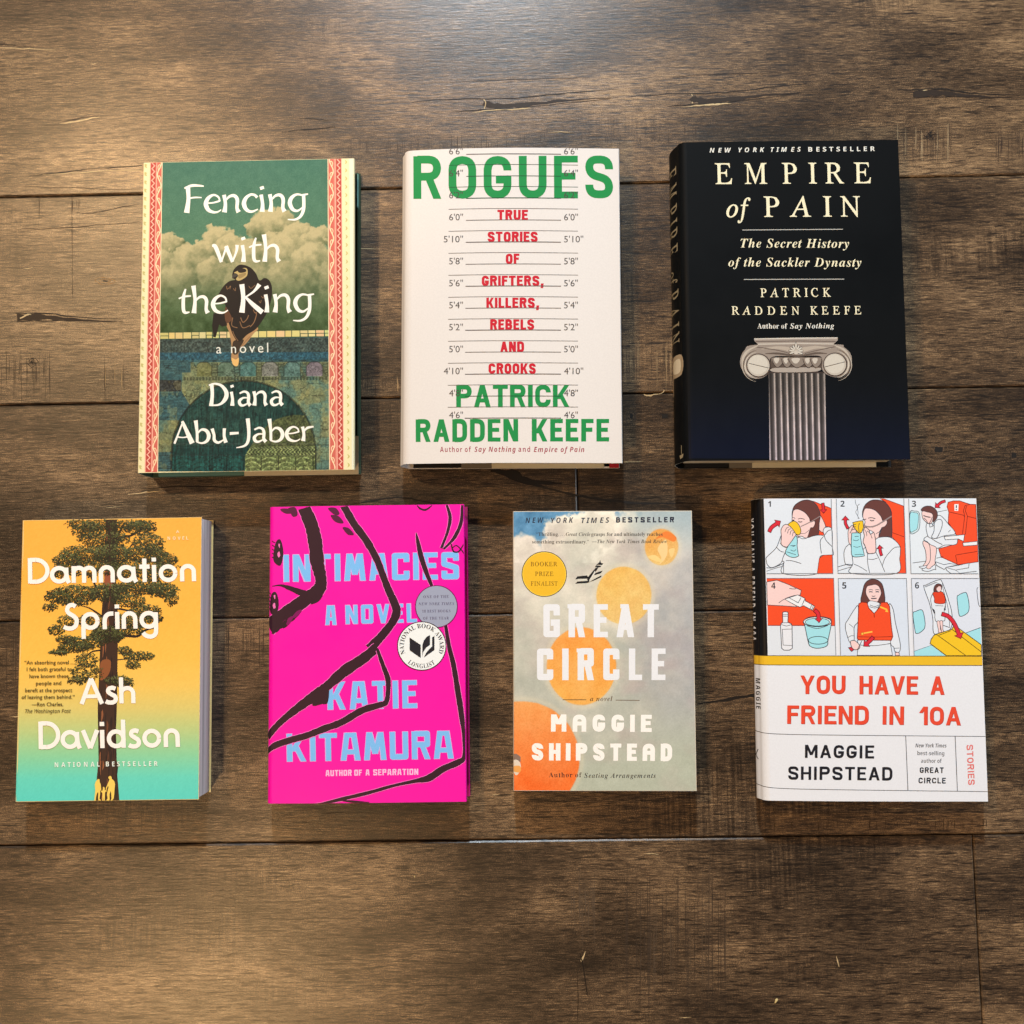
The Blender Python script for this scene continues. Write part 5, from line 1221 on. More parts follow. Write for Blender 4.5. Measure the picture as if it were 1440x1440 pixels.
# ---------------------------------------------------------------- 1: green novel with a falcon
b = Book('hardcover_book', [(198.7, 227.5), (498, 224), (497, 660.5), (196, 665)], .031,
         'green hardcover with a dark falcon, clouds and red patterned borders on its cover', .0012, .0008, MATTE)
fwk = b
jk = b.wrapper('dust_jacket', lambda x, y: C(236, 226, 180) if x > -.0008 else C(58, 78, 62), fold=.003)
hardcover_parts(b, TEALC, (('jacket_flap', .45, .995, CREAM),))
R8 = random.Random(5)
PUFF = []
for (cx, cy, r) in ((235, 348, 22), (228, 375, 26), (268, 372, 30), (306, 342, 26), (325, 352, 24), (286, 360, 22), (372, 322, 24), (392, 320, 28),
                    (418, 335, 24), (440, 345, 20), (455, 334, 14), (350, 365, 30), (400, 362, 36), (440, 375, 34), (300, 395, 34), (250, 402, 34),
                    (350, 405, 40), (410, 405, 44), (455, 405, 34)):
    PUFF.append((cx, cy, r))
    for k in range(9):
        a = R8.uniform(0, 6.28)
        d = r * R8.uniform(.3, .95)
        PUFF.append((cx + d * math.cos(a), cy + d * math.sin(a) * .85, r * R8.uniform(.22, .5)))
PUFF.sort(key=lambda p: p[1] + p[2])


def falcon_sky(X, Y):
    n = fbm(X * .12, Y * .12, 5)
    gr = vnoise(X * 1.3, Y * 1.3) - .5
    sky = np.stack([70 + 18 * n + (Y - 224) * .10, 120 + 18 * n + (Y - 224) * .06, 102 + 14 * n - (Y - 224) * .02], -1)
    img = sky
    wx, wy = (fbm(X * .16, Y * .16, 4) - .5) * 13, (fbm(X * .16 + 9, Y * .16 + 5, 4) - .5) * 13
    lo, hi = np.array([86., 104, 68]), np.array([208., 196, 148])
    for cx, cy, r in PUFF:
        dx, dy = X + wx - cx, Y + wy - cy
        d = np.hypot(dx, dy) / r
        m = sstep(1.0, .86, d)
        lit = np.clip(.62 - .55 * dy / r - .22 * dx / r - .15 * d * d, 0, 1) * np.clip(1.15 - (cy - 330) / 160, .25, 1)
        lit = np.clip((lit - .42) * 1.35 + .42 + (n - .5) * .75, 0, 1)[..., None]
        img = img * (1 - m[..., None]) + (lo + (hi - lo) * lit) * m[..., None]
    g = np.array([86., 110, 70]) + (n[..., None] - .5) * 60 - ((Y - 430) * .5)[..., None]
    m = sstep(385, 450, Y + (n - .5) * 30)[..., None]
    img = img * (1 - m) + g * m
    return (img + gr[..., None] * 16) * .88


def falcon_wall(X, Y):
    n = fbm(X * .15, Y * .15, 5)
    big = fbm(X * .045 + 3, Y * .045 + 8, 4)
    f = fbm(X * .55, Y * .55, 3) - .5
    vert = fbm(X * .7, Y * .07, 4) - .5
    horiz = fbm(X * .07, Y * .8, 4) - .5
    base = np.stack([44 + 34 * n, 84 + 26 * n, 92 + 14 * n], -1)
    w = sstep(.42, .62, big)[..., None]
    tan = np.stack([112 + 40 * n, 128 + 26 * n, 92 + 18 * n], -1) * (1 - w) + np.stack([84 + 30 * n, 122 + 22 * n, 112 + 10 * n], -1) * w
    dark = np.stack([18 + 34 * n, 52 + 36 * n, 50 + 26 * n], -1) * (1 + vert[..., None] * 1.1)
    olive = np.stack([78 + 44 * n, 94 + 34 * n, 56 + 24 * n], -1) * (1 + f[..., None] * .7)
    img = base * (1 + horiz[..., None] * .5)
    # pale stonework stepping in from the left, then the span over the arch
    t = ((X > 269) & (Y > 511)) | ((X > 257) & (Y > 526) & (Y < 552)) | ((Y >= 552) & (Y < 572) & (X > 257 + (Y - 552) * .6))
    img = np.where(t[..., None], tan, img)
    img = np.where(((X < 254) & (Y > 592) & (Y < 636))[..., None], tan * .92, img)
    img = np.where(((X < 256) & (Y > 536) & (Y < 552))[..., None], np.array([58., 62, 60]) * (1 + f[..., None]), img)
    # arcaded band: tall panels with round heads between dark piers
    ph = (X - 272) % 31.0
    u = np.abs(ph - 15.5)
    k = np.clip(((X - 272) // 31.0).astype(int), 0, 6)
    pc = np.array([[128, 132, 84], [100, 124, 102], [84, 126, 118], [134, 136, 124], [96, 130, 120], [140, 130, 136], [112, 124, 100]])[k]
    pan = (u < 11) & (Y > 511 + 6.5 * (u / 11) ** 3) & (Y < 531) & (X > 278)
    img = np.where(pan[..., None], pc + (n[..., None] - .5) * 70, img)
    rim = (X > 278) & (Y > 508) & (Y < 531) & (np.abs(Y - (511 + 6.5 * (u / 11) ** 3)) < .9) & (u < 12) | ((X > 278) & (Y > 512) & (Y < 531) & (np.abs(u - 11.6) < .8))
    img = np.where(rim[..., None], img * .62, img)
    tiles = (X > 278) & (Y > 508) & (Y < 532) & (u > 12.4) & ((np.abs((Y - 508) % 4.2 - 2) < .8) | (f > .06))
    img = np.where(tiles[..., None], img * .66, img)
    top = (Y > 478) & (Y < 498)
    img = np.where(top[..., None], np.stack([46 + 36 * n, 66 + 26 * n, 64 + 18 * n], -1) * (1 + f[..., None] * .9), img)
    img = np.where(((Y >= 498) & (Y < 508))[..., None], np.stack([34 + 30 * n, 78 + 26 * n, 96 + 16 * n], -1) * (1 + f[..., None] * .6), img)
    beads = (Y > 532) & (Y < 537) & (X > 258) & ((X % 4.4 < 2.2) | (f > .05))
    img = np.where(beads[..., None], img * .6, img)
    # arch
    r = np.where(Y < 640, np.hypot(X - 344, Y - 638), np.abs(X - 344))
    ins, edge = r < 100, np.abs(r - 100.5)
    img = np.where(ins[..., None], dark, img)
    gold = ins & (Y > 590 + 50 * np.clip((392 - X) / 46, 0, 1) ** 2 - 5 * np.sin((X - 392) * .06)) & (X > 346)
    img = np.where(gold[..., None], olive * np.where(Y < 628, .82, 1.06)[..., None], img)
    band_ = gold & (Y > 630) & (Y < 640)
    img = np.where(band_[..., None], np.where(((X + 2 * np.sin(Y)) % 5 < 2.4)[..., None], img * 1.25 + 12, img * .6), img)
    row = ins & (Y > 642)
    fan = np.hypot((X - 344) % 24 - 12, (Y - 672) * .8)
    img = np.where((row & (np.abs(fan % 5 - 2.5) < .7))[..., None], np.where(gold[..., None], img * 1.3 + 10, img * .8), img)
    img = np.where((row & ((X - 344) % 24 < 1.4))[..., None], img * .55, img)
    low = ins & (Y > 628) & ~gold
    img = np.where(low[..., None], img * np.array([.7, 1.05, 1.1]) * np.where((Y > 642), 1.1, .85)[..., None], img)
    for yy in (625, 630, 640.5):
        img = np.where((ins & (np.abs(Y - yy) < .6))[..., None], img * .8 + 26, img)
    br = (X > 446) & (Y > 604) & (((Y - 604) % 11 < 1) | (((X + 7 * ((Y - 604) // 11)) % 15) < 1))
    br |= (X < 244) & (Y > 636) & (((Y - 640) % 9 < 1) | (((X + 7 * ((Y - 640) // 9)) % 12) < 1))
    img = np.where(br[..., None], img * .66, img)
    img = np.where(((edge < 1.3) & (Y > 530))[..., None], img * .5, img)
    for off, wd in ((3, .010), (11, .009), (23, .007)):
        crack = (np.abs(vnoise(X * .05 + off, Y * .06 + off) - .5 + (vnoise(X * .3, Y * .3) - .5) * .14) < wd)
        img = np.where((crack & (Y > 505))[..., None], img * .62, img)
    pale = (fbm(X * .09 + 50, Y * .09, 4) > .60) & ~ins & (Y > 537)
    img = np.where(pale[..., None], img * .8 + np.array([44, 40, 22]), img)
    return img * (1 + f[..., None] * .6) * .88


b.picture('sky_picture', (225, 224.6, 463.5, 470), .8, falcon_sky)
b.picture('wall_picture', (223, 470, 466, 663), .8, falcon_wall)
P = 'parapet_picture'
b.poly(P, [(225, 469.5), (464, 466.5), (464.3, 476.5), (224.5, 479)], C(60, 84, 62))
rr = random.Random(2)
x = 225.5
while x < 460:
    w = rr.uniform(7, 12)
    y = 469.9 - (x - 225) * .0126
    c = C(rr.randint(196, 222), rr.randint(184, 204), rr.randint(112, 140))
    if rr.random() < .5:
        b.poly(P, [(x, y), (x + w, y), (x + w, y + 3.8), (x, y + 3.8)], c)
        b.poly(P, [(x + .5, y + 4.8), (x + w, y + 4.8), (x + w, y + 8.4), (x + .5, y + 8.4)], c)
    else:
        b.poly(P, [(x, y), (x + w, y), (x + w, y + 8.4), (x, y + 8.4)], c)
    x += w + 1.1
P = 'falcon_picture'
z = lambda l: [(290 + x / 9.0, 360 + y / 9.0) for x, y in l]
DK, TN = C(36, 29, 24), C(138, 104, 72)
b.poly(P, z([(260, 840), (300, 1000), (330, 1180), (325, 1330), (380, 1410), (415, 1340), (420, 1200), (500, 1140), (600, 1010), (660, 930), (500, 820)]), C(170, 132, 90), True)
b.poly(P, z([(350, 1100), (480, 1080), (430, 1190), (400, 1260), (345, 1250)]), C(58, 46, 34), True)
b.poly(P, z([(95, 745), (250, 730), (270, 900), (205, 915), (170, 885), (125, 1050), (95, 1045), (80, 900)]), DK, False)
b.poly(P, z([(330, 290), (345, 200), (400, 140), (460, 128), (560, 165), (630, 240), (675, 330), (740, 300), (800, 330), (835, 420), (830, 560), (790, 700),
             (740, 800), (640, 940), (520, 1020), (420, 1105), (350, 1030), (300, 900), (270, 800), (245, 640), (190, 600), (120, 600), (160, 500),
             (230, 390), (300, 335), (370, 320)]), DK, True)
b.poly(P, z([(352, 232), (410, 200), (470, 172), (515, 180), (526, 230), (505, 285), (420, 332), (378, 312), (405, 270), (380, 240)]), C(186, 164, 108), True)
b.poly(P, z([(405, 262), (440, 246), (500, 232), (498, 262), (440, 300), (412, 300)]), C(150, 128, 84), True)
b.poly(P, z([(398, 196), (440, 176), (492, 182), (508, 214), (460, 232), (415, 228)]), C(44, 36, 28), True)
b.poly(P, z([(328, 300), (340, 258), (372, 242), (398, 250), (392, 272), (352, 290)]), C(70, 66, 60), True)
b.poly(P, z([(250, 660), (330, 800), (330, 830), (270, 870), (240, 800)]), C(96, 64, 44), True)
for l, w in (([(440, 800), (470, 860), (520, 820), (540, 770)], 1.1), ([(430, 850), (470, 930), (560, 900)], 1.0), ([(560, 920), (610, 860), (640, 760), (620, 740)], 1.2),
             ([(260, 400), (270, 440), (310, 400), (300, 440)], .8), ([(345, 430), (370, 460), (375, 420)], .7), ([(700, 530), (725, 555), (735, 520)], .7),
             ([(670, 590), (690, 615), (700, 580)], .7), ([(340, 800), (330, 900), (400, 930)], 1.0), ([(600, 700), (620, 740), (650, 730)], .9),
             ([(540, 400), (570, 430), (620, 390)], .7), ([(410, 1095), (370, 1040), (340, 970)], .8), ([(420, 1250), (470, 1140), (560, 1040)], 1.0)):
    b.line(P, z(l), w, TN)
b.poly(P, z([(330, 1310), (380, 1330), (420, 1310), (410, 1400), (375, 1412), (340, 1380)]), C(224, 180, 110), True)


# patterned side borders (x of the band follows the slightly leaning edges)
def edge_x(xt, xb, y, yt=226.0, yb=662.0):
    return xt + (xb - xt) * (y - yt) / (yb - yt)


def band(part, xt0, xt1, xb0, xb1, yt, yb, col):
    b.poly(part, [(xt0, yt), (xt1, yt - .1), (xb1, yb), (xb0, yb + .2)], col)


for side, xs in ((0, dict(dot=(203, 200.5), rl=(209, 206.5), zz=(213.4, 211.2), rr=(218.3, 216.2), cu=(222, 220), ce=(226, 224.3))),
                 (1, dict(dot=(487, 490), rl=(480.6, 483), zz=(476.4, 478.8), rr=(471.5, 474), cu=(466.2, 468.3), ce=(461.4, 463.4)))):
    s = 1 if side == 0 else -1
    P = 'border_pattern#%d' % side
    yt, yb = (227.0, 663.8) if side == 0 else (224.2, 660.4)
    A = lambda k, d=0.0: (xs[k][0] + d, xs[k][1] + d)
    l0, l1 = A('rl'), A('ce')
    b.poly(P, [(l0[0], yt), (l1[0], yt), (l1[1], yb), (l0[1], yb)], C(218, 132, 116))
    l0, l1 = A('zz', -3.4), A('zz', 3.4)
    b.poly(P, [(l0[0], yt), (l1[0], yt), (l1[1], yb), (l0[1], yb)], C(186, 72, 62))
    l0, l1 = A('cu', -3.2), A('cu', 3.2)
    b.poly(P, [(l0[0], yt), (l1[0], yt), (l1[1], yb), (l0[1], yb)], C(206, 104, 90))
    q, w = [], []
    y, i = yt + 1, 0
    while y < yb - 1:
        q.append((edge_x(*xs['zz'], y) + (1.9 if i % 2 else -1.9), y))
        y += 4.2
        i += 1
    b.line(P, q, 1.5, C(238, 180, 160), smooth=False)
    for k in ('rl', 'rr'):
        b.line(P, [(xs[k][0], yt), (xs[k][1], yb)], .9, C(242, 186, 164), smooth=False)
    q = []
    for y in np.arange(yt + .5, yb - .4, 1.5):
        q.append((edge_x(*xs['cu'], y) + 2.6 * math.sin((y - yt) * 2 * math.pi / 32 + 1.2) * s, y))
    b.line(P, q, 1.5, C(244, 216, 176), smooth=False)
    for k, y in enumerate(np.arange(yt + 6, yb - 6, 16)):
        d = s * (1 if k % 2 else -1)
        cx = edge_x(*xs['cu'], y) - .6 * d
        b.line(P, [(cx + 1.9 * d, y + 5), (cx + 2.4 * d, y + .5), (cx + .4 * d, y - 2.4), (cx - .9 * d, y - .3), (cx + .4 * d, y + 1)], [.9, 1.2, 1.2, 1.0, .7], C(244, 214, 172))
    b.line(P, [(xs['ce'][0], yt), (xs['ce'][1], yb)], .9, C(248, 226, 186), smooth=False)
    for k, y in enumerate(np.arange(yt + 5, yb - 4, 11.8)):
        cx = edge_x(*xs['dot'], y)
        if side == 0:
            b.poly(P, [(cx - 2, y - 2.5), (cx + 1.5, y - 1.5), (cx + .5, y + .5), (cx + 1.5, y + 3), (cx - 1.5, y + 2)], C(196, 186, 120), True)
        else:
            b.poly(P, [(cx - 1.6, y - 3), (cx + 1.2, y - 1), (cx + 1, y + 1.5), (cx - 1.6, y + 3), (cx - .6, y)], C(204, 192, 122), True)
    if side == 1:
        b.poly(P, [(491.5, yt), (498, yt), (496.8, yb), (494.3, yb)], C(228, 230, 206))
WH = C(246, 242, 232)
SH = C(28, 46, 40)
for dx, col in ((.9, SH), (0, WH)):
    T_ = 'title_lettering'
    if dx:
        continue
    b.strokes(T_, 'Fencing', PEN, (258, 300), (431, 299), 39, col, 39, trim=.03)
    b.strokes(T_, 'with', PEN, (299, 370.6), (394, 370.2), 38, col, 38, trim=.06)
    b.strokes(T_, 'the', PEN, (251.5, 442.4), (319, 442.2), 38, col, 38, trim=.06)
    b.strokes(T_, 'King', PEN, (337, 442), (439, 441.5), 40, col, 39, trim=.04)
    b.strokes('author_lettering', 'Diana', PEN, (295, 572.4), (398, 571.5), 31, col, 33, trim=.06)
    b.strokes('author_lettering', 'Abu-Jaber', PEN, (246.5, 624.6), (440.5, 620.8), 31, col, 33, trim=.03)
b.text('subtitle_lettering', 'a novel', (305, 499.2), (378, 497.8), 13.5, C(224, 226, 214), 'sans', .0, 1.35)
b.finish(jk)

# ---------------------------------------------------------------- 2: white crime stories with a height chart
b = Book('hardcover_book', [(567.5, 212), (870.7, 209), (874, 651), (564.6, 652.5)], .031,
         'white hardcover with green and red capitals over a height chart', .007, .0025, MATTE, bow=.0035)
Z = lambda x, y: (550 + x / 4.235, 190 + y / 4.235)
Y2 = lambda x, y: (550 + x / 4.235, 430 + y / 4.235)
jk = b.wrapper('dust_jacket', lambda x, y: C(226, 221, 217), fold=.003)
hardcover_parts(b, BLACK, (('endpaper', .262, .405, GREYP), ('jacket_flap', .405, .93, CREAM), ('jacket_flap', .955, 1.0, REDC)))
GRN, DGR, RED, LN = C(30, 140, 72), C(28, 66, 44), C(200, 30, 48), C(92, 84, 82)
P = 'title_lettering'
b.strokes(P, 'ROGUES', condensed, Z(133, 380), Z(1322, 376), 254 / 4.235, GRN, 47 / 4.235 * 1.0, track=.27)
P = 'author_lettering'
b.strokes(P, 'PATRICK', condensed, Y2(388, 606), Y2(1062, 604), 134 / 4.235, GRN, 6.6, track=.14)
b.strokes(P, 'RADDEN', condensed, Y2(147, 811), Y2(757, 808), 134 / 4.235, GRN, 6.6, track=.2)
b.strokes(P, 'KEEFE', condensed, Y2(838, 808), Y2(1298, 808), 134 / 4.235, GRN, 6.8, track=.2)
P = 'subtitle_lettering'
words = [('TRUE', 633, 815), ('STORIES', 575, 873), ('OF', 683, 764), ('GRIFTERS,', 540, 905), ('KILLERS,', 567, 878), ('REBELS', 590, 852), ('AND', 650, 792), ('CROOKS', 580, 862)]
rows = [190 + 507 / 4.235 + i * (404.7 - 190 - 0) / 1 * 0 for i in range(1)]
base = [Z(0, 507)[1], Z(0, 637)[1], Z(0, 768)[1], Z(0, 899)[1], Z(0, 1030)[1], Y2(0, 143)[1], Y2(0, 275)[1], Y2(0, 405)[1]]
for (wd, x0, x1), y in zip(words, base):
    b.strokes(P, wd, condensed, (550 + x0 / 4.235, y), (550 + x1 / 4.235, y), 62 / 4.235, RED, 3.7, track=.16)
P = 'height_chart'
hts = ["6'6\"", "6'4\"", "6'2\"", "6'0\"", "5'10\"", "5'8\"", "5'6\"", "5'4\"", "5'2\"", "5'0\"", "4'10\"", "4'8\"", "4'6\""]
step = (Y2(0, 670)[1] - Z(0, 115)[1]) / 12.0
for i, hh in enumerate(hts):
    y = Z(0, 115)[1] + i * step
    g = (550 + (448 - i * .8) / 4.235, 550 + (1012) / 4.235)
    b.line(P, [(g[0], y), (g[1], y - .2)], 1.0 if i % 2 else 1.25, LN if i > 2 and i not in (11,) else DGR if i != 0 else LN, smooth=False)
    if i < 12:
        b.line(P, [(550 + (344 - i * .6) / 4.235, y + step / 2), (550 + 1113 / 4.235, y + step / 2 - .3)], .8, LN if i > 1 else DGR, smooth=False)
    w = 27 if '10' in hh else 19.4
    b.text(P, hh, (651 - w, y), (651, y), 9.0, C(74, 66, 64), 'sans')
    b.text(P, hh, (793.2, y), (793.2 + w, y), 9.0, C(74, 66, 64), 'sans')
P = 'tagline'
MR = C(158, 52, 72)
b.text(P, 'Author of', Y2(292, 871), Y2(475, 871), 7.2, MR, 'bold', -.014, 1.18)
b.text(P, 'Say Nothing', Y2(497, 870), Y2(742, 870), 7.2, MR, 'boldital', -.008, 1.15)
b.text(P, 'and', Y2(758, 870), Y2(828, 870), 7.2, MR, 'bold', -.014, 1.18)
b.text(P, 'Empire of Pain', Y2(850, 871), Y2(1150, 871), 7.2, MR, 'boldital', -.008, 1.15)
b.finish(jk)

# ---------------------------------------------------------------- 3: thick black history with a marble column
b = Book('hardcover_book', [(957, 202), (1264, 194.5), (1279, 645.5), (960, 649)], .045,
         'thick black hardcover with a stone column and cream lettering on its cover', .006, .004, DARKJ)
Z = lambda x, y: (930 + x / 4.0, 180 + y / 4.0)
Y2 = lambda x, y: (930 + x / 4.0, 420 + y / 4.0)


jk = b.wrapper('dust_jacket', lambda x, y: C(9, 11, 13), fold=.0036)


def night_fn(X, Y):
    t = sstep(500, 660, Y)[..., None]
    n = (fbm(X * .08, Y * .03, 3) - .5)[..., None]
    return np.array([8., 10, 12]) * (1 - t) + np.array([12., 18, 37]) * t + n * 3


b.picture('night_picture', (966, 470, 1278.2, 645.2), 3, night_fn)
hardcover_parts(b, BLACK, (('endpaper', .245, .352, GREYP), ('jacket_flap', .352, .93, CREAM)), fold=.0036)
IV, IW = C(238, 230, 196), C(232, 230, 220)
b.text('tagline', 'NEW YORK TIMES', Z(280, 143), Z(790, 131), 6.3, IW, 'boldital', .012, 1.55)
b.text('tagline', 'BESTSELLER', Z(832, 131), Z(1205, 123), 6.3, IW, 'bold', .012, 1.5)
P = 'title_lettering'
for s, x0, y0, x1, y1 in (('EMPIRE', 310, 318, 1182, 303),):
    b.text(P, s, Z(x0, y0), Z(x1, y1), 29, IV, 'roman', .006, 1.5)
b.text(P, 'PAIN', Z(580, 498), Z(1120, 490), 28.5, IV, 'roman', .006, 1.5)
b.text(P, 'of', Z(370, 502), Z(508, 499), 26, IV, 'serifital', .010, 1.1)
P = 'subtitle_lettering'
b.line(P, [Z(458, 573), Z(1022, 563)], 1.0, C(190, 188, 180), smooth=False)
b.line(P, [Z(464, 850), Z(1028, 843)], 1.0, C(190, 188, 180), smooth=False)
b.text(P, 'The Secret History', Z(448, 671), Z(1057, 667), 12.2, IV, 'serifbi', -.003, 1.1)
b.text(P, 'of the Sackler Dynasty', Z(378, 778), Z(1125, 772), 12.2, IV, 'serifbi', -.003, 1.1)
P = 'author_lettering'
b.text(P, 'PATRICK', Z(556, 948), Z(952, 942), 12.2, IV, 'roman', .010, 1.45)
b.text(P, 'RADDEN', Y2(393, 88), Y2(773, 85), 11.7, IV, 'roman', .010, 1.45)
b.text(P, 'KEEFE', Y2(835, 84), Y2(1122, 80), 11.7, IV, 'roman', .010, 1.45)
b.text('tagline#2', 'Author of', Y2(537, 165), Y2(705, 164), 7.2, IW, 'serifbold', -.004, 1.05)
b.text('tagline#2', 'Say Nothing', Y2(720, 164), Y2(970, 160), 7.2, IW, 'serifbi', .0, 1.1)
P = 'column_picture'
z = lambda l: [(1030 + x / 7.578, 465 + y / 7.578) for x, y in l]
S1, S2, S3, S4 = C(150, 138, 128), C(104, 92, 84), C(196, 188, 176), C(64, 54, 50)
shaft = [(372, 470), (968, 450), (980, 800), (1000, 1388), (388, 1390), (375, 800)]


def shaft_fn(X, Y):
    u = ((X - 1030) * 7.578 - 372) / 610
    v = ((Y - 465) * 7.578 - 450) / 940
    n = fbm(X * .35, Y * .08, 4)
    uu = u - .02 * v
    ph = uu * 9.15 + .05
    fl = np.abs((ph % 1) - .5) * 2
    ridge = sstep(.58, .95, fl)
    groove = np.cos((ph % 1 - .35) * 2 * np.pi) * .5 + .5
    L = 66 + 46 * (1 - groove) + 126 * ridge
    L = L * (1 - .30 * sstep(.7, 0, v) * .6) * (.92 + .25 * (n - .5)) * (1 - .35 * np.clip(np.abs(u - .5) * 2 - .72, 0, 1))
    return np.stack([L * 1.02, L * (.95 - .0 * v), L * (.90 + .10 * v)], -1)


b.picture(P, (1079.6, 524, 1159.5, 648.0), .7, shaft_fn, level=3)
b.poly(P, z([(370, 430), (968, 430), (968, 500), (900, 462), (440, 462), (370, 500)]), S4)
b.poly(P, z([(400, 380), (950, 370), (900, 430), (440, 440)]), S2)
b.poly(P, z([(440, 392), (900, 384), (860, 428), (445, 436)]), C(170, 160, 150), True)
b.poly(P, z([(400, 280), (950, 270), (960, 380), (390, 390)]), C(88, 76, 68))
for cx, w in ((470, 62), (570, 60), (680, 96), (800, 60), (880, 62)):
    b.poly(P, z([(cx - w, 285), (cx + w, 283), (cx + w * .8, 340), (cx, 385), (cx - w * .8, 340)]), C(136, 124, 114), True)
    b.poly(P, z([(cx - w * .6, 290), (cx + w * .3, 288), (cx, 340), (cx - w * .4, 335)]), S3, True)
    b.line(P, z([(cx - w, 290), (cx - w * .7, 345), (cx, 388), (cx + w * .8, 345), (cx + w, 290)]), .9, S4)
b.poly(P, z([(255, 145), (1085, 135), (1180, 165), (1250, 235), (1262, 330), (1215, 440), (1110, 488), (1000, 460), (945, 400), (930, 265), (690, 268),
             (410, 275), (395, 400), (340, 480), (250, 508), (150, 480), (85, 400), (72, 310), (120, 205)]), S1, True)
b.line(P, z([(262, 155), (150, 215), (100, 310), (130, 430), (230, 490)]), [1.4, 3, 3.6, 3, 1.4], C(186, 176, 162))
b.line(P, z([(1080, 148), (1190, 200), (1235, 310), (1200, 420), (1110, 470)]), [1.4, 3, 3.6, 3, 1.4], C(186, 176, 162))
b.line(P, z([(300, 190), (480, 175), (690, 200), (880, 168), (1040, 180)]), [1, 4, 7, 4, 1], C(178, 166, 152))
b.line(P, z([(340, 240), (480, 238), (690, 262), (880, 232), (1000, 235)]), [1, 3, 2.4, 3, 1], C(96, 84, 76))
b.line(P, z([(250, 170), (480, 205), (600, 235)]), 1.2, S2)
b.line(P, z([(1090, 160), (900, 200), (760, 235)]), 1.2, S2)
for cx, cy in ((268, 368), (1085, 352)):
    b.disc(P, 1030 + cx / 7.578, 465 + cy / 7.578, 17.2, 17.0, C(72, 60, 54))
    b.disc(P, 1030 + (cx - 2) / 7.578, 465 + (cy - 2) / 7.578, 15.6, 15.4, C(190, 182, 170))
    b.disc(P, 1030 + (cx - 6) / 7.578, 465 + (cy - 8) / 7.578, 13.6, 13.4, C(204, 198, 186))
for cx, cy, a0 in ((268, 368, 60), (1085, 352, 0)):
    for rr_, wd, cc in ((19.0, 1.0, C(206, 198, 184)), (21.4, 1.2, C(92, 80, 72)), (23.2, .9, C(186, 176, 162))):
        t = np.radians(np.linspace(100 + a0 * 0, 262, 22) if a0 else np.linspace(-82, 80, 22))
        b.line(P, [(1030 + cx / 7.578 + rr_ * math.cos(u), 465 + cy / 7.578 + rr_ * math.sin(u)) for u in t], [.2 + wd * math.sin(math.pi * k / 21) for k in range(22)], cc, smooth=False)
b.line(P, z([(165, 345), (370, 392)]), .9, C(90, 80, 74), smooth=False)
b.line(P, z([(972, 378), (1190, 322)]), .9, C(90, 80, 74), smooth=False)
b.poly(P, z([(222, 80), (1112, 62), (1116, 90), (1065, 138), (268, 146), (224, 102)]), C(158, 146, 136))
b.line(P, z([(224, 84), (700, 72), (1112, 66)]), 1.6, C(206, 198, 186), smooth=False)
b.line(P, z([(262, 140), (680, 128), (1070, 132)]), 1.6, C(196, 188, 176), smooth=False)
b.line(P, z([(240, 112), (680, 102), (1090, 104)]), 1.6, C(112, 100, 92), smooth=False)
for k in range(9):
    a = math.radians(-20 + k * 27.5)
    r0, r1 = 18, (100 if k == 4 else 78)
    cx, cy = 668, 214
    u, v = math.cos(a), -math.sin(a)
    b.line(P, z([(cx + u * r0, cy + v * r0), (cx + u * r1 * .6, cy + v * r1 * .6), (cx + u * r1, cy + v * r1)]), [1.2, 3.3, 2.0], S4)
    b.line(P, z([(cx + u * r0, cy + v * r0), (cx + u * r1 * .6, cy + v * r1 * .6), (cx + u * r1 * .95, cy + v * r1 * .95)]), [.8, 2.3, 1.2], C(206, 200, 188))
b.disc(P, 1030 + 668 / 7.578, 465 + 225 / 7.578, 3, 3, C(196, 188, 176))
# spine lettering, reading downwards (flat coordinates: x runs round the spine, metres)
P = 'spine_lettering'
SP = C(150, 136, 108)
top = b.H
sx = -.027
L_ = lambda px: top - (px - 205) * b.H / 447.0
b.text(P, 'EMPIRE', (sx, L_(232)), (sx, L_(356)), .021, SP, 'roman', .006, 1.5, flat=True)
b.text(P, 'of', (sx, L_(377)), (sx, L_(398)), .019, SP, 'serifital', .008, 1.1, flat=True)
b.text(P, 'PAIN', (sx, L_(408)), (sx, L_(484)), .021, SP, 'roman', .006, 1.5, flat=True)
b.text('spine_lettering#2', 'PATRICK', (sx + .003, L_(560)), (sx + .003, L_(592)), .004, SP, 'roman', .006, 1.2, flat=True)
b.text('spine_lettering#2', 'RADDEN KEEFE', (sx - .004, L_(560)), (sx - .004, L_(604)), .004, SP, 'roman', .006, 1.2, flat=True)
P = 'spine_picture'
b.poly(P, [(-.027, L_(505)), (-.003, L_(503)), (-.003, L_(530)), (-.027, L_(528))], C(170, 150, 122), smooth=True, flat=True)
b.poly(P, [(-.019, L_(510)), (-.006, L_(508)), (-.006, L_(526)), (-.019, L_(524))], C(214, 200, 172), smooth=True, flat=True)
b.poly(P, [(-.034, L_(528)), (-.019, L_(528)), (-.019, L_(556)), (-.034, L_(556))], C(170, 150, 122), flat=True)
b.line(P, [(-.022, L_(530)), (-.022, L_(556))], .002, C(104, 88, 70), smooth=False, flat=True)
b.line('spine_emblem', [(-.006, L_(628)), (-.006, L_(640))], .0008, SP, smooth=False, flat=True)
b.poly('spine_emblem', [(-.009, L_(642)), (-.003, L_(640)), (-.004, L_(645)), (-.008, L_(647))], SP, flat=True)
b.finish(jk)
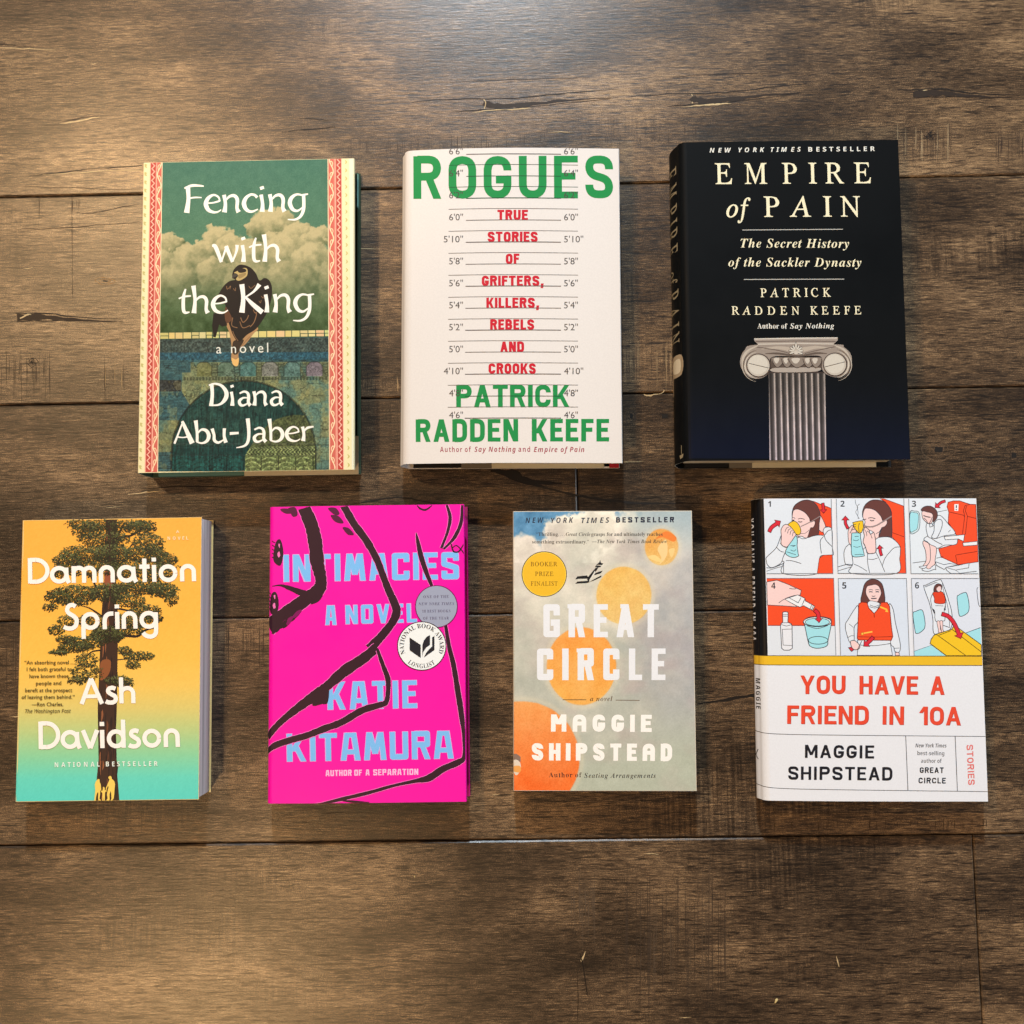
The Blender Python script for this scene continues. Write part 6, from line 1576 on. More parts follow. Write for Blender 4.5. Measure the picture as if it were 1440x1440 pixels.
# ---------------------------------------------------------------- 4: orange to teal paperback with a tall tree
b = Book('paperback_book', [(29.8, 732), (286.6, 727), (276.5, 1123.4), (22.5, 1128.4)], .030,
         'orange and teal paperback with a tall tree and white lettering on its cover', .0012, .0004, SATIN)
Z = lambda x, y: (10 + x / 4.645, 710 + y / 4.645)
Y2 = lambda x, y: (10 + x / 4.645, 920 + y / 4.645)
GR = [(0.0, (247, 178, 72)), (.30, (249, 186, 76)), (.50, (248, 194, 84)), (.60, (240, 200, 98)), (.68, (220, 204, 118)), (.76, (184, 208, 140)), (.84, (140, 212, 166)), (.92, (100, 216, 198)), (1.0, (88, 214, 204))]
gp = [g[0] for g in GR]


def spring_fn(X, Y):
    v = (Y - 730 + (X - 150) * .018) / 397
    n = (vnoise(X * 1.1, Y * 1.1) - .5)[..., None]
    return np.stack([np.interp(v, gp, [g[1][k] for g in GR]) for k in range(3)], -1) + n * 7


cv = b.wrapper('paper_cover', lambda x, y: C(236, 208, 140), thick=.0004)
b.picture('sky_picture', (22, 726, 287, 1129), 2.6, spring_fn)
# trim the picture to the cover: its grid is clipped to the cover rectangle
part, q, f, k, lv = b.items.pop()
q[:, 0] = np.clip(q[:, 0], .0003, b.W - .0003)
q[:, 1] = np.clip(q[:, 1], .0003, b.H - .0003)
b.items.append((part, q, f, k, lv))
b.solid('page_block', .0006, b.W - .0014, .0008, b.H - .0008, .0016, b.T - .0006, PAGES_W, 0)
P = 'tree_picture'
z = lambda l: [(60 + x / 5.236, 725 + y / 5.236) for x, y in l]
TR1, TR2, TR3, TR4 = C(60, 40, 34), C(112, 66, 46), C(40, 29, 31), C(146, 90, 60)
b.poly(P, z([(470, 30), (555, 28), (545, 500), (545, 700), (555, 960), (545, 1440), (538, 1600), (545, 1900), (560, 2105), (382, 2112), (410, 1800), (405, 1440),
             (425, 960), (438, 700), (462, 450)]), TR1)
rt = random.Random(8)
for k in range(120):
    y = rt.uniform(60, 2050)
    u = rt.random()
    xl, xr = np.interp(y, [30, 700, 1440, 2100], [474, 442, 410, 390]), np.interp(y, [30, 960, 1440, 2100], [550, 550, 540, 555])
    x = xl + (xr - xl) * u
    c = (TR4 if u < .45 else TR2 if u < .62 else TR3) if rt.random() < .6 else TR3
    b.line(P, z([(x, y), (x + rt.uniform(-5, 5), y + 35), (x - 3, min(y + rt.uniform(60, 120), 2095))]), [.5, rt.uniform(1.2, 2.6), .4], c)
b.poly(P, z([(470, 400), (512, 395), (515, 530), (475, 548), (455, 520)]), C(150, 82, 56), True)
b.poly(P, z([(430, 1095), (500, 1085), (490, 1180), (425, 1230)]), C(142, 84, 50), True)
for l, w in (([(545, 200), (600, 160), (660, 150), (760, 90)], [5, 4, 3, 1.5]), ([(540, 180), (580, 110), (610, 60)], [4, 3, 2]), ([(470, 260), (420, 200), (370, 190)], [3, 2, 1]),
             ([(620, 330), (650, 240), (680, 200)], [2.5, 2, 1]), ([(450, 540), (400, 540), (350, 450)], [4, 3, 2]), ([(540, 600), (600, 540), (700, 500)], [5, 4, 2]),
             ([(550, 950), (600, 905), (700, 905), (760, 860), (850, 840)], [5, 4, 3.5, 3, 1]), ([(440, 760), (350, 700), (280, 680)], [3, 2, 1]), ([(550, 1080), (620, 1070), (680, 1040)], [1.5, 1.5, .8]),
             ([(430, 1010), (350, 1030), (280, 1130)], [2.5, 1.8, .8]), ([(550, 700), (650, 720), (880, 790)], [3, 2.5, 3]), ([(440, 880), (300, 920), (180, 940)], [3, 2, 1])):
    b.line(P, z(l), w, TR3)
LV, LF, LK, nl = [], [], [], 0
CL = [(500, 60, 290, 55, 330), (340, 110, 110, 60, 140), (720, 90, 110, 50, 130), (460, 180, 170, 60, 180), (780, 210, 110, 70, 170), (330, 290, 180, 60, 260), (520, 290, 130, 70, 260),
      (760, 290, 150, 60, 240), (900, 330, 90, 45, 120), (200, 340, 110, 45, 120), (330, 400, 220, 50, 200), (640, 420, 150, 60, 200), (860, 430, 110, 60, 170), (150, 430, 60, 40, 50),
      (650, 380, 330, 40, 130),
      (480, 580, 130, 60, 260), (250, 590, 160, 60, 220), (120, 610, 90, 50, 90), (60, 690, 50, 25, 30), (720, 540, 190, 50, 260), (880, 560, 110, 50, 160), (950, 620, 50, 50, 45),
      (240, 650, 110, 30, 70), (640, 640, 110, 45, 110), (750, 720, 110, 50, 140), (650, 790, 110, 60, 170), (820, 770, 60, 30, 50), (360, 790, 90, 50, 90), (200, 790, 80, 40, 60), (110, 860, 60, 35, 50),
      (480, 890, 110, 55, 240), (330, 950, 130, 40, 150), (180, 930, 70, 30, 60), (250, 985, 120, 35, 120), (130, 1025, 70, 18, 50), (640, 860, 110, 30, 60),
      (600, 1010, 50, 30, 40), (700, 1050, 110, 30, 90), (660, 1110, 50, 35, 35), (330, 1080, 80, 50, 60), (330, 1170, 110, 60, 90), (260, 1230, 70, 25, 40), (560, 1230, 90, 30, 80), (600, 1250, 60, 20, 40)]
GREENS = [C(44, 46, 30), C(58, 62, 38), C(76, 82, 46), C(98, 104, 60), C(116, 120, 78), C(36, 36, 30), C(56, 50, 40)]
for cx, cy, rx, ry, n in CL:
    for k in range(int(n * 3.6)):
        a, d = rt.uniform(0, 6.283), math.sqrt(rt.random()) * (1 + .18 * rt.random())
        x, y = cx + rx * d * math.cos(a), cy + ry * d * math.sin(a) + abs(x - cx) * .04 * 0
        if y < 32 or x < -20:
            continue
        L, w = rt.uniform(7, 22), rt.uniform(2.4, 5.5)
        t = math.radians(rt.gauss(12 if x > 500 else 168, 34))
        u, v = math.cos(t), math.sin(t)
        lit = (cy - y) / ry * .5 + rt.gauss(.42, .28)
        c = GREENS[int(np.clip(lit * 4.6, 0, 4))] if rt.random() < .72 else GREENS[rt.choice((0, 5, 6))]
        LV += z([(x, y), (x + u * L * .5 - v * w, y + v * L * .5 + u * w), (x + u * L, y + v * L + 3), (x + u * L * .5 + v * w, y + v * L * .5 - u * w)])
        LF.append((nl, nl + 1, nl + 2, nl + 3))
        LK += [c] * 4
        nl += 4
leaf_q = b.loc(LV)
order = np.random.RandomState(4).rand(len(LF)) * 38 + 6
b.tree = (leaf_q, LF, np.array(LK), order)
b.boxes.append((0, 0, b.W, b.H, 46))
P = 'title_lettering'
W_ = C(252, 248, 244)
b.strokes(P, 'Damnation', ROUND, Z(137, 527), Z(1240, 508), 36.5, W_, 6.1, trim=.10)
b.strokes(P, 'Spring', ROUND, Z(372, 833), Z(990, 819), 36.5, W_, 6.1, trim=.10)
P = 'author_lettering'
b.strokes(P, 'Ash', ROUND, Y2(478, 341), Y2(836, 333), 35.5, W_, 5.9, trim=.10)
b.strokes(P, 'Davidson', ROUND, Y2(213, 631), Y2(1120, 612), 38, W_, 6.1, trim=.10)
P = 'tagline'
b.text(P, 'NATIONAL', Y2(315, 746), Y2(606, 740), 6.6, C(236, 246, 240), 'bold', .0, 1.5)
b.text(P, 'BESTSELLER', Y2(645, 739), Y2(978, 734), 6.6, C(236, 246, 240), 'bold', .0, 1.5)
b.text('tagline#2', 'A', Z(1116, 186), Z(1136, 185), 3.8, C(252, 232, 190), 'bold')
b.text('tagline#2', 'NOVEL', Z(1058, 232), Z(1195, 230), 4.6, C(252, 232, 190), 'bold', .0, 1.5)
P = 'review_quote'
QC = C(96, 76, 40)
for s, x0, x1, y, st in (('\u201cAn absorbing novel\u2009\u2026', 115, 445, 84, 'sans'), ('I felt both grateful to', 130, 425, 128, 'sans'), ('have known these', 148, 403, 173, 'sans'), ('people and', 191, 356, 219, 'sans'),
                         ('bereft at the prospect', 121, 427, 265, 'sans'), ('of leaving them behind.\u201d', 98, 443, 309, 'sans'), ('\u2014Ron Charles,', 165, 368, 356, 'sans'), ('The Washington Post', 122, 418, 400, 'ital')):
    b.text(P, s, Y2(x0, y + 1), Y2(x1, y - 2), 5.4, QC, st, .012 if st == 'sans' else .006, 1.04)
P = 'family_picture'
z2 = lambda l: [(100 + x / 14.4, 1060 + y / 14.4) for x, y in l]
YC = C(244, 210, 100)
b.poly(P, z2([(480, 640), (495, 580), (540, 525), (575, 530), (580, 590), (600, 620), (605, 690), (612, 770), (590, 740), (585, 840), (575, 910), (600, 930), (600, 945), (550, 945),
              (545, 880), (550, 790), (530, 790), (505, 880), (500, 950), (470, 950), (480, 850), (490, 740)]), YC)
b.poly(P, z2([(640, 690), (660, 675), (680, 700), (678, 740), (715, 750), (715, 770), (686, 775), (682, 850), (680, 950), (662, 950), (658, 870), (652, 950), (630, 950), (632, 850), (630, 790), (606, 780), (610, 762), (640, 745)]), YC)
b.poly(P, z2([(750, 490), (770, 465), (800, 460), (820, 490), (822, 520), (870, 560), (885, 620), (875, 720), (868, 820), (858, 900), (840, 925), (825, 945), (795, 945), (812, 900), (806, 800), (795, 760),
              (775, 820), (775, 930), (755, 950), (710, 950), (715, 930), (735, 900), (722, 830), (735, 760), (755, 680), (745, 650), (720, 710), (712, 755), (695, 745), (705, 690), (745, 600), (775, 530), (758, 515)]), YC)
b.finish(cv)
q, f, k, o = b.tree
V = b.lift(q, 0.0)
V[:, 2] += 0.00006 + DZ * np.repeat(o, 4)
mesh_ob('foliage_picture', V, f, b.ink, cv, k)

# ---------------------------------------------------------------- 5: hot pink hardcover with brush strokes
b = Book('hardcover_book', [(379.4, 713), (652, 709), (655, 1126.5), (374, 1131)], .024,
         'hot pink hardcover with black brush strokes, blue capitals and two round seals', .004, .0012, SATIN, bow=.0012)
HP, BK, EDG, BL, BLE = C(246, 4, 170), C(50, 22, 38), C(255, 120, 208), C(124, 192, 252), C(206, 180, 244)
jk = b.wrapper('dust_jacket', lambda x, y: HP if x > -.5 else C(214, 10, 132), fold=.003, sag=-.0012)
hardcover_parts(b, PINKC)
A = lambda l: [(360 + p[0] / 4.645, 700 + p[1] / 4.645) for p in l]
B = lambda l: [(360 + p[0] / 4.645, 910 + p[1] / 4.645) for p in l]
AB = lambda l: [(p[0], p[1] - 975.45) if False else p for p in l]
off = 210 * 4.645


def brush(l, bottom=False, part='brush_stroke_picture', halo=True, wob=.07):
    """l: (x, y, width) in zoomed units, top or bottom view"""
    l = [(x, y + (off if bottom else 0), w) for x, y, w in l]
    p = smooth_pts(np.array(l, float), 7)
    rs = np.random.RandomState(int(l[0][0]))
    p[:, 2] *= 1 + (rs.rand(len(p)) - .5) * 2 * wob
    q = np.array(A(p))
    if halo:
        b.line(part, q, p[:, 2] / 4.645 + 1.5, EDG, smooth=False)
    b.line(part, q, p[:, 2] / 4.645, BK, smooth=False)


T_ = 'title_lettering'


def blue(part, s, p0, p1, cap, w, track=.22):
    d = .7
    b.strokes(part, s, condensed, (p0[0] - d, p0[1] + d), (p1[0] + d, p1[1] + d), cap + 2 * d, BLE, w + 2 * d, track=track - .03, r=2.4, style='brush')
    b.strokes(part, s, condensed, p0, p1, cap, BL, w, track=track, r=2.4, style='brush')


a1 = lambda x, y: A([(x, y)])[0]
b1 = lambda x, y: B([(x, y)])[0]
blue(T_, 'INTIMACIES', a1(182, 548), a1(1325, 530), 37.5, 7.2)
blue(T_, 'A', a1(455, 830), a1(525, 829), 27, 4.9)
blue(T_, 'NOVEL', a1(588, 824), a1(1050, 812), 26, 5.0, .28)
blue('author_lettering', 'KATIE', b1(470, 408), b1(1052, 396), 38.5, 7.2, .24)
blue('author_lettering', 'KITAMURA', b1(204, 747), b1(1290, 726), 38.5, 7.2, .20)
b.strokes('tagline', 'AUTHOR', condensed, b1(455, 843), b1(625, 840), 8.4, C(252, 190, 236), 1.9, track=.2, r=1.2, style='brush')
b.strokes('tagline', 'OF', condensed, b1(642, 840), b1(692, 839), 8.4, C(252, 190, 236), 1.9, track=.2, r=1.2, style='brush')
b.strokes('tagline', 'A', condensed, b1(716, 838), b1(742, 838), 8.4, C(252, 190, 236), 1.9, r=1.2, style='brush')
b.strokes('tagline', 'SEPARATION', condensed, b1(766, 838), b1(1060, 834), 8.6, C(252, 190, 236), 1.9, track=.22, r=1.2, style='brush')
# strokes (x, y, width)
brush([(312, 62, 84), (362, 180, 88), (388, 300, 92), (400, 420, 88), (425, 540, 74), (405, 605, 90), (320, 668, 84), (190, 760, 88), (80, 850, 112)])
brush([(106, 578, 5), (160, 572, 12), (220, 590, 30), (290, 618, 42), (350, 640, 60), (395, 640, 60)], halo=False)
brush([(572, 50, 50), (640, 170, 48), (720, 278, 50), (788, 400, 44), (830, 510, 44), (865, 600, 46), (905, 690, 52), (918, 745, 56), (890, 815, 50), (810, 915, 56), (740, 985, 62)])
brush([(790, 0, 62), (700, 75, 66), (580, 155, 74), (470, 250, 60), (380, 320, 66), (250, 415, 50), (150, 500, 40), (70, 590, 46)], True)
b.poly('brush_stroke_picture', B([(380, 300), (470, 240), (470, 360), (430, 372), (370, 380)]), BK, True)
brush([(795, 20, 20), (830, 120, 28), (862, 210, 34), (862, 300, 30), (848, 362, 34), (800, 380, 40), (690, 415, 44), (560, 490, 46), (440, 535, 44), (330, 578, 42), (230, 606, 42), (130, 640, 40), (62, 686, 36)], True)
brush([(1046, 228, 6), (1060, 300, 26), (1080, 390, 32), (1110, 480, 30), (1150, 580, 20)])
brush([(1238, 830, 22), (1262, 975, 28), (1290, 1090, 32), (1318, 1260, 36), (1340, 1400, 36), (1358, 1560, 22), (1360, 1690, 28), (1320, 1728, 40), (1220, 1772, 42), (1130, 1830, 46), (1040, 1850, 26), (900, 1880, 20),
       (740, 1925, 24), (560, 1968, 24), (420, 2000, 16), (330, 2006, 6)])
brush([(1246, 46, 14), (1268, 130, 22), (1252, 220, 18), (1222, 300, 16), (1212, 330, 20)])
brush([(1348, 48, 18), (1340, 160, 22), (1302, 250, 24), (1262, 300, 16), (1225, 335, 14)])
brush([(1275, 300, 8), (1290, 350, 10), (1325, 350, 9), (1355, 305, 7)], halo=False)
brush([(1280, 330, 6), (1310, 312, 7), (1345, 345, 7), (1358, 365, 6)], halo=False)
brush([(1052, 50, 6), (1075, 72, 12), (1110, 78, 12), (1150, 50, 6)], halo=False)
brush([(555, 1976, 5), (640, 1985, 16), (740, 1990, 5)], halo=False)
Pb = 'brush_stroke_picture'
for pts in ([(470, 70), (520, 66), (546, 105), (515, 112)], [(488, 115), (540, 120), (572, 165), (520, 158)], [(566, 195), (605, 198), (640, 240), (600, 240)], [(158, 75), (210, 72), (236, 100), (190, 102)],
            [(210, 70), (255, 62), (272, 110), (245, 125), (225, 100)]):
    b.poly(Pb, A(pts), C(86, 20, 62), True)
for ox, oy, s in ((148, 355, 1.0), (118, 690, .9)):
    b.poly(Pb, A([(ox - 36 * s, oy + 40), (ox - 20, oy - 60 * s), (ox + 8, oy - 84 * s), (ox + 26, oy - 40), (ox + 30, oy + 20), (ox + 14, oy + 84 * s), (ox - 14, oy + 80 * s)]), BK, True)
    b.poly(Pb, A([(ox - 8, oy + 10), (ox + 4, oy - 4), (ox + 10, oy + 24), (ox - 2, oy + 34)]), C(240, 120, 190), True)
    b.poly(Pb, A([(ox - 2, oy - 50), (ox + 8, oy - 54), (ox + 6, oy - 26)]), C(240, 120, 190), True)
    for k in range(5):
        b.line(Pb, A([(ox - 24, oy - 60 + k * 26), (ox - 44, oy - 72 + k * 26)]), 1.3, BK)
rs = random.Random(4)
for k in range(15):
    u = rs.random()
    x, y, L = 110 + 310 * u, 892 - 235 * u + rs.uniform(-10, 0), rs.uniform(14, 46)
    b.poly(Pb, A([(x - L, y - 8 + L * .7), (x, y - 26), (x + L, y - 10 - L * .75), (x + L * .4, y + rs.uniform(0, 16) - L * .3), (x - L * .5, y + rs.uniform(4, 22) + L * .3)]), C(128, 14, 92) if k % 4 == 0 else BK, True)
for part, cx, cy, r, fillc, rim in (('award_seal', 360 + 1176 / 4.645, 700 + 712 / 4.645, 30.0, C(158, 166, 190), C(112, 20, 88)), ('award_seal', 545 + 462 / 9.6, 810 + 945 / 9.6, 34.6, C(240, 246, 248), C(40, 24, 34))):
    cx = 545 + 660 / 9.6 if r < 31 else cx
    cy = 810 + 412 / 9.6 if r < 31 else cy
    part = 'award_seal#%d' % r
    b.disc(part, cx, cy, r, r, rim, 56)
    b.disc(part, cx, cy, r - 1.2, r - 1.2, fillc, 56)
D = lambda x, y: (545 + x / 9.6, 810 + y / 9.6)
NV = C(84, 74, 104)
for s, x0, x1, y, st in (('ONE OF THE', 484, 826, 298, 'serifbold'), ('NEW YORK TIMES', 416, 900, 394, 'serifbi'), ('10 BEST BOOKS', 468, 848, 492, 'serifbold'), ('OF THE YEAR', 480, 828, 588, 'serifbold')):
    b.text('seal_lettering', s, D(x0, y + 2), D(x1, y - 2), 3.9, NV, st, -.004, 1.15)
cx, cy = D(462, 945)
b.arctext('seal_lettering#2', 'NATIONAL BOOK AWARD', cx, cy, 25.2, 204, -22, 6.2, C(30, 26, 36), 'serifbold')
b.arctext('seal_lettering#2', 'LONGLIST', cx, cy, 31.2, 230, 308, 6.2, C(30, 26, 36), 'serifbold', True)
b.items[-1] = b.items[-1]
NB = C(34, 34, 44)
b.poly('seal_emblem', [D(*p) for p in ((298, 830), (448, 930), (448, 1108), (298, 1004))], NB)
b.poly('seal_emblem', [D(*p) for p in ((470, 930), (490, 870), (530, 820), (574, 795), (574, 930), (520, 970), (480, 1030), (470, 1100))], NB)
b.poly('seal_emblem', [D(*p) for p in ((602, 830), (634, 805), (634, 1000), (490, 1102), (520, 1040), (560, 990), (602, 950))], NB)
b.finish(jk)

# ---------------------------------------------------------------- 6: grey-cream paperback with orange circles
b = Book('paperback_book', [(722.5, 719), (971.5, 718), (981, 1112.7), (721, 1111.7)], .026,
         'pale cloudy paperback with orange and yellow circles on its cover', .0012, .0004, SATIN)
Z = lambda x, y: (700 + x / 4.8, 710 + y / 4.8)
Y2 = lambda x, y: (700 + x / 4.8, 910 + y / 4.8)
cv = b.wrapper('paper_cover', lambda x, y: C(214, 206, 190), thick=.0004)


def great_fn(X, Y):
    n = fbm(X * .022 + 4, Y * .022, 5)
    n2 = fbm(X * .09, Y * .09, 4)
    g = vnoise(X * .9, Y * .9) - .5
    v = (Y - 718) / 394
    u = (X - 722) / 255
    cream, grey, mauve, green = np.array([236., 230, 214]), np.array([182., 186, 174]), np.array([190., 178, 172]), np.array([182., 192, 172])
    w = np.clip(-.05 + 1.15 * v + .25 * u + (n - .5) * 1.5, 0, 1)[..., None]
    img = cream * (1 - w) + grey * w
    m = np.clip(sstep(.45, .75, fbm(X * .018 + 40, Y * .03 + 8, 4)) * (.35 + .5 * u), 0, 1)[..., None]
    img = img * (1 - m) + mauve * m
    m = sstep(.8, 1.0, v + .1 * u)[..., None] * .6
    img = img * (1 - m) + green * m
    sky = np.array([88., 142, 182]) + (n2[..., None] - .5) * 50
    wob = (n2 - .5) * 26
    c1 = np.hypot((X - 805), (Y - 762)) - 42 + wob
    c2 = np.hypot((X - 738), (Y - 776)) - 24 + wob * .6
    c3 = np.hypot((X - 838), (Y - 745)) - 36 + wob
    front = np.minimum(np.minimum(c1, c2), c3)
    m = sstep(-2, 5, front) * sstep(786, 768, Y + (X - 722) * .34)
    m = np.maximum(m, sstep(-2, 4, front) * sstep(12, 0, Y - 716 - (X - 722) * .06) * sstep(960, 860, X) * .8)
    m = (np.clip(m, 0, 1) * sstep(900, 860, X + (n2 - .5) * 60))[..., None]
    img = img * (1 - m) + sky * m
    glow = (sstep(9, 0, np.abs(front + 4)) * (Y < 790))[..., None]
    img = img + glow * 14
    m = (sstep(.55, .85, u) * sstep(.35, .2, np.abs(v - .42)) * .35)[..., None]
    img = img * (1 - m) + np.array([168., 162, 166]) * m
    m = (sstep(.5, .95, u + (n - .5) * .4) * sstep(.16, 0, v + (n - .5) * .1) * .75)[..., None]
    img = img * (1 - m) + np.array([160., 196, 206]) * m
    m = (sstep(.62, 1.0, u + (n - .5) * .5) * sstep(.9, .5, v) * .45)[..., None]
    img = img * (1 - m) + np.array([164., 172, 184]) * m
    img = img + (n2[..., None] - .5) * 15
    # translucent painted discs, one over the other
    for cx, cy, rx, ry, c0, c1, k in ((877, 836, 39.8, 41.5, (242, 190, 92), (240, 198, 112), .88), (929.5, 768.5, 24.6, 26.6, (240, 160, 66), (240, 194, 104), .85),
                                      (817.5, 935, 50, 56, (248, 160, 70), (250, 178, 76), .90), (735, 1066.5, 80.5, 83.5, (242, 164, 92), (250, 96, 28), .96)):
        d = np.hypot((X - cx) / rx, (Y - cy) / ry)
        m = sstep(1.0, 1.0 - 2.4 / rx, d + (n2 - .5) * .02) * (k + (n - .5) * .25)
        t = np.clip((Y - cy) / ry * .5 + .5, 0, 1)[..., None]
        col = np.array(c0) * (1 - t) + np.array(c1) * t + (n2[..., None] - .5) * np.array([10, 26, 26]) + g[..., None] * 10
        halo = (np.exp(-((d - 1.03) * rx / 3.5) ** 2) * .35)[..., None]
        img = img * (1 - halo) + np.array([232., 220, 190]) * halo
        m = np.clip(m, 0, 1)[..., None]
        img = img * (1 - m) + col * m
    return img + g[..., None] * 10


b.picture('sky_picture', (721, 717, 982, 1113), .8, great_fn)
part, q, f, k, lv = b.items.pop()
q[:, 0] = np.clip(q[:, 0], .0003, b.W - .0005)
q[:, 1] = np.clip(q[:, 1], .0003, b.H - .0005)
b.items.append((part, q, f, k, lv))
b.solid('page_block', .0006, b.W - .0012, .0008, b.H - .0008, .0016, b.T - .0006, PAGES_W, 0)
P = 'circle_picture'
b.poly('circle_picture#1', [Z(*p) for p in ((1060, 230), (1130, 175), (1200, 215), (1180, 245), (1110, 215))], C(240, 134, 60), True)
b.poly('circle_picture#1', [Z(*p) for p in ((1075, 290), (1130, 230), (1140, 330), (1090, 395), (1100, 350))], C(246, 212, 150), True)
b.poly('circle_picture#1', [Z(*p) for p in ((1010, 345), (1060, 335), (1110, 380), (1050, 370))], C(248, 214, 140), True)
b.poly('circle_picture#1', [Z(*p) for p in ((1150, 300), (1190, 290), (1170, 350))], C(246, 210, 140), True)
b.poly('circle_picture#2', [Y2(*p) for p in ((102, 715), (125, 715), (150, 735), (150, 770), (102, 760))], C(140, 116, 104), False)
b.poly('circle_picture#2', [Y2(*p) for p in ((102, 762), (130, 758), (150, 785), (148, 830), (120, 862), (102, 830))], C(228, 214, 196), True)
b.poly('circle_picture#2', [Y2(*p) for p in ((104, 800), (148, 800), (146, 840), (104, 835))], C(238, 168, 90), True)
WG = C(236, 240, 246)
GT = 9.2
P = 'title_lettering'
b.strokes(P, 'GREAT', condensed, Z(308, 884), Z(1085, 884), 222 / 4.8, WG, 9.0, track=.52, r=3.4)
b.add(P, np.array([Z(470, 662), Z(500, 662), Z(500, 690), Z(470, 690)]), [(0, 1, 2, 3)], WG)
b.add(P, np.array([Z(826, 662), Z(856, 662), Z(856, 690), Z(826, 690)]), [(0, 1, 2, 3)], WG)
b.strokes(P, 'CIRCLE', condensed, Y2(264, 214), Y2(1132, 214), 214 / 4.8, WG, 9.0, track=.58, r=3.4)
b.add(P, np.array([Y2(532, 0), Y2(562, 0), Y2(562, 26), Y2(532, 26)]), [(0, 1, 2, 3)], WG)
P = 'author_lettering'
b.strokes(P, 'MAGGIE', condensed, Y2(357, 563), Y2(1040, 567), 117 / 4.8, C(252, 250, 246), 6.6, track=.50, r=6, style='deco')
b.strokes(P, 'SHIPSTEAD', condensed, Y2(226, 760), Y2(1180, 766), 118 / 4.8, C(252, 250, 246), 6.6, track=.50, r=6, style='deco')
P = 'subtitle_lettering'
b.text(P, 'a novel', Y2(622, 356), Y2(774, 356), 6.6, C(92, 66, 40), 'serifbi', -.004, 1.1)
b.line(P, [Y2(436, 347), Y2(597, 347)], 1.0, C(96, 74, 50), smooth=False)
b.line(P, [Y2(796, 350), Y2(958, 352)], 1.0, C(110, 90, 72), smooth=False)
P = 'tagline'
DB = C(40, 44, 62)
b.strokes(P, 'BESTSELLER', condensed, Z(796, 118), Z(1184, 116), 7.4, DB, 1.9, track=.55, r=1.3)
for s, x0, x1 in (('NEW', 191, 312), ('YORK', 362, 512), ('TIMES', 565, 752)):
    b.text(P, s, Z(x0, 122), Z(x1, 119), 7.4, DB, 'boldital', .01, 1.35)
BR = C(70, 66, 60)
P = 'review_quote'
b.text(P, '\u201cThrilling.\u2009\u2026', Z(262, 207), Z(452, 207), 4.9, BR, 'serifbold', .0, 1.0)
b.text(P, 'Great Circle', Z(460, 207), Z(625, 207), 4.9, BR, 'serifbi', .004, 1.0)
b.text(P, 'grasps for and ultimately reaches', Z(630, 207), Z(1108, 206), 4.9, BR, 'serifbold', .0, 1.0)
b.text(P, 'something extraordinary.\u201d', Z(234, 257), Z(614, 257), 4.9, BR, 'serifbold', .0, 1.0)
b.text(P, '\u2014The New York Times Book Review', Z(634, 255), Z(1138, 254), 4.9, BR, 'serifbi', .004, 1.05)
b.text('tagline#2', 'Author of', Y2(342, 876), Y2(565, 876), 6.8, C(60, 40, 40), 'serifbold', -.003, 1.12)
b.text('tagline#2', 'Seating Arrangements', Y2(582, 880), Y2(1070, 882), 6.8, C(56, 50, 48), 'serifbi', -.002, 1.15)
P = 'award_seal'
cx, cy = Z(315, 461)
b.disc(P, cx, cy, 31.6, 31.6, C(62, 44, 24), 56)
b.disc(P, cx, cy, 30.6, 30.6, C(250, 214, 80), 56)
b.disc(P, cx, cy, 29.6, 29.6, C(240, 190, 48), 56)
for s, x0, x1, y in (('BOOKER', 224, 403, 408), ('PRIZE', 254, 376, 473), ('FINALIST', 224, 405, 538)):
    b.text('seal_lettering', s, Z(x0, y), Z(x1, y), 6.0, C(124, 82, 22), 'roman', .008, 1.1)
P = 'aeroplane_picture'
z = lambda l: [(720 + x / 10.286, 765 + y / 10.286) for x, y in l]
BKK = C(26, 26, 30)
for pl in ([(915, 498), (945, 455), (1085, 440), (1100, 465), (1085, 488), (960, 490)], [(915, 560), (945, 528), (1095, 518), (1110, 540), (1085, 550)], [(1090, 470), (1140, 425), (1110, 545), (1085, 500)],
           [(1100, 545), (1215, 478), (1290, 440), (1290, 465), (1200, 508)], [(1180, 440), (1205, 405), (1310, 370), (1285, 410)], [(1195, 320), (1215, 295), (1290, 305), (1275, 325)], [(1215, 290), (1260, 255), (1272, 215), (1285, 262), (1320, 270), (1300, 292)],
           [(1110, 450), (1210, 330), (1255, 320), (1130, 500)]):
    b.poly(P, z(pl), BKK)
b.poly(P, z([(1128, 490), (1196, 375), (1206, 395), (1138, 515)]), C(226, 224, 214))
b.line(P, z([(960, 508), (1085, 500)]), .8, C(232, 230, 220), smooth=False)
b.finish(cv)
# ---------------------------------------------------------------- 7: white story collection with six safety-card drawings
b = Book('hardcover_book', [(1066, 701), (1371.5, 701), (1390.8, 1127), (1072, 1126)], .025,
         'white hardcover with six numbered aeroplane safety drawings above a yellow band', .0055, .002, SATIN, bow=.0014)
Z = lambda x, y: (1050 + x / 4.114, 690 + y / 4.114)
Y2 = lambda x, y: (1050 + x / 4.114, 910 + y / 4.114)
yb = float(b.loc([(1200, 922.5)])[0, 1])
yl = float(b.loc([(1200, 935)])[0, 1])
xk = float(b.loc([(1076, 800)])[0, 0])
WHT, YEL, NIGHT = C(232, 236, 244), C(236, 190, 44), C(14, 14, 18)


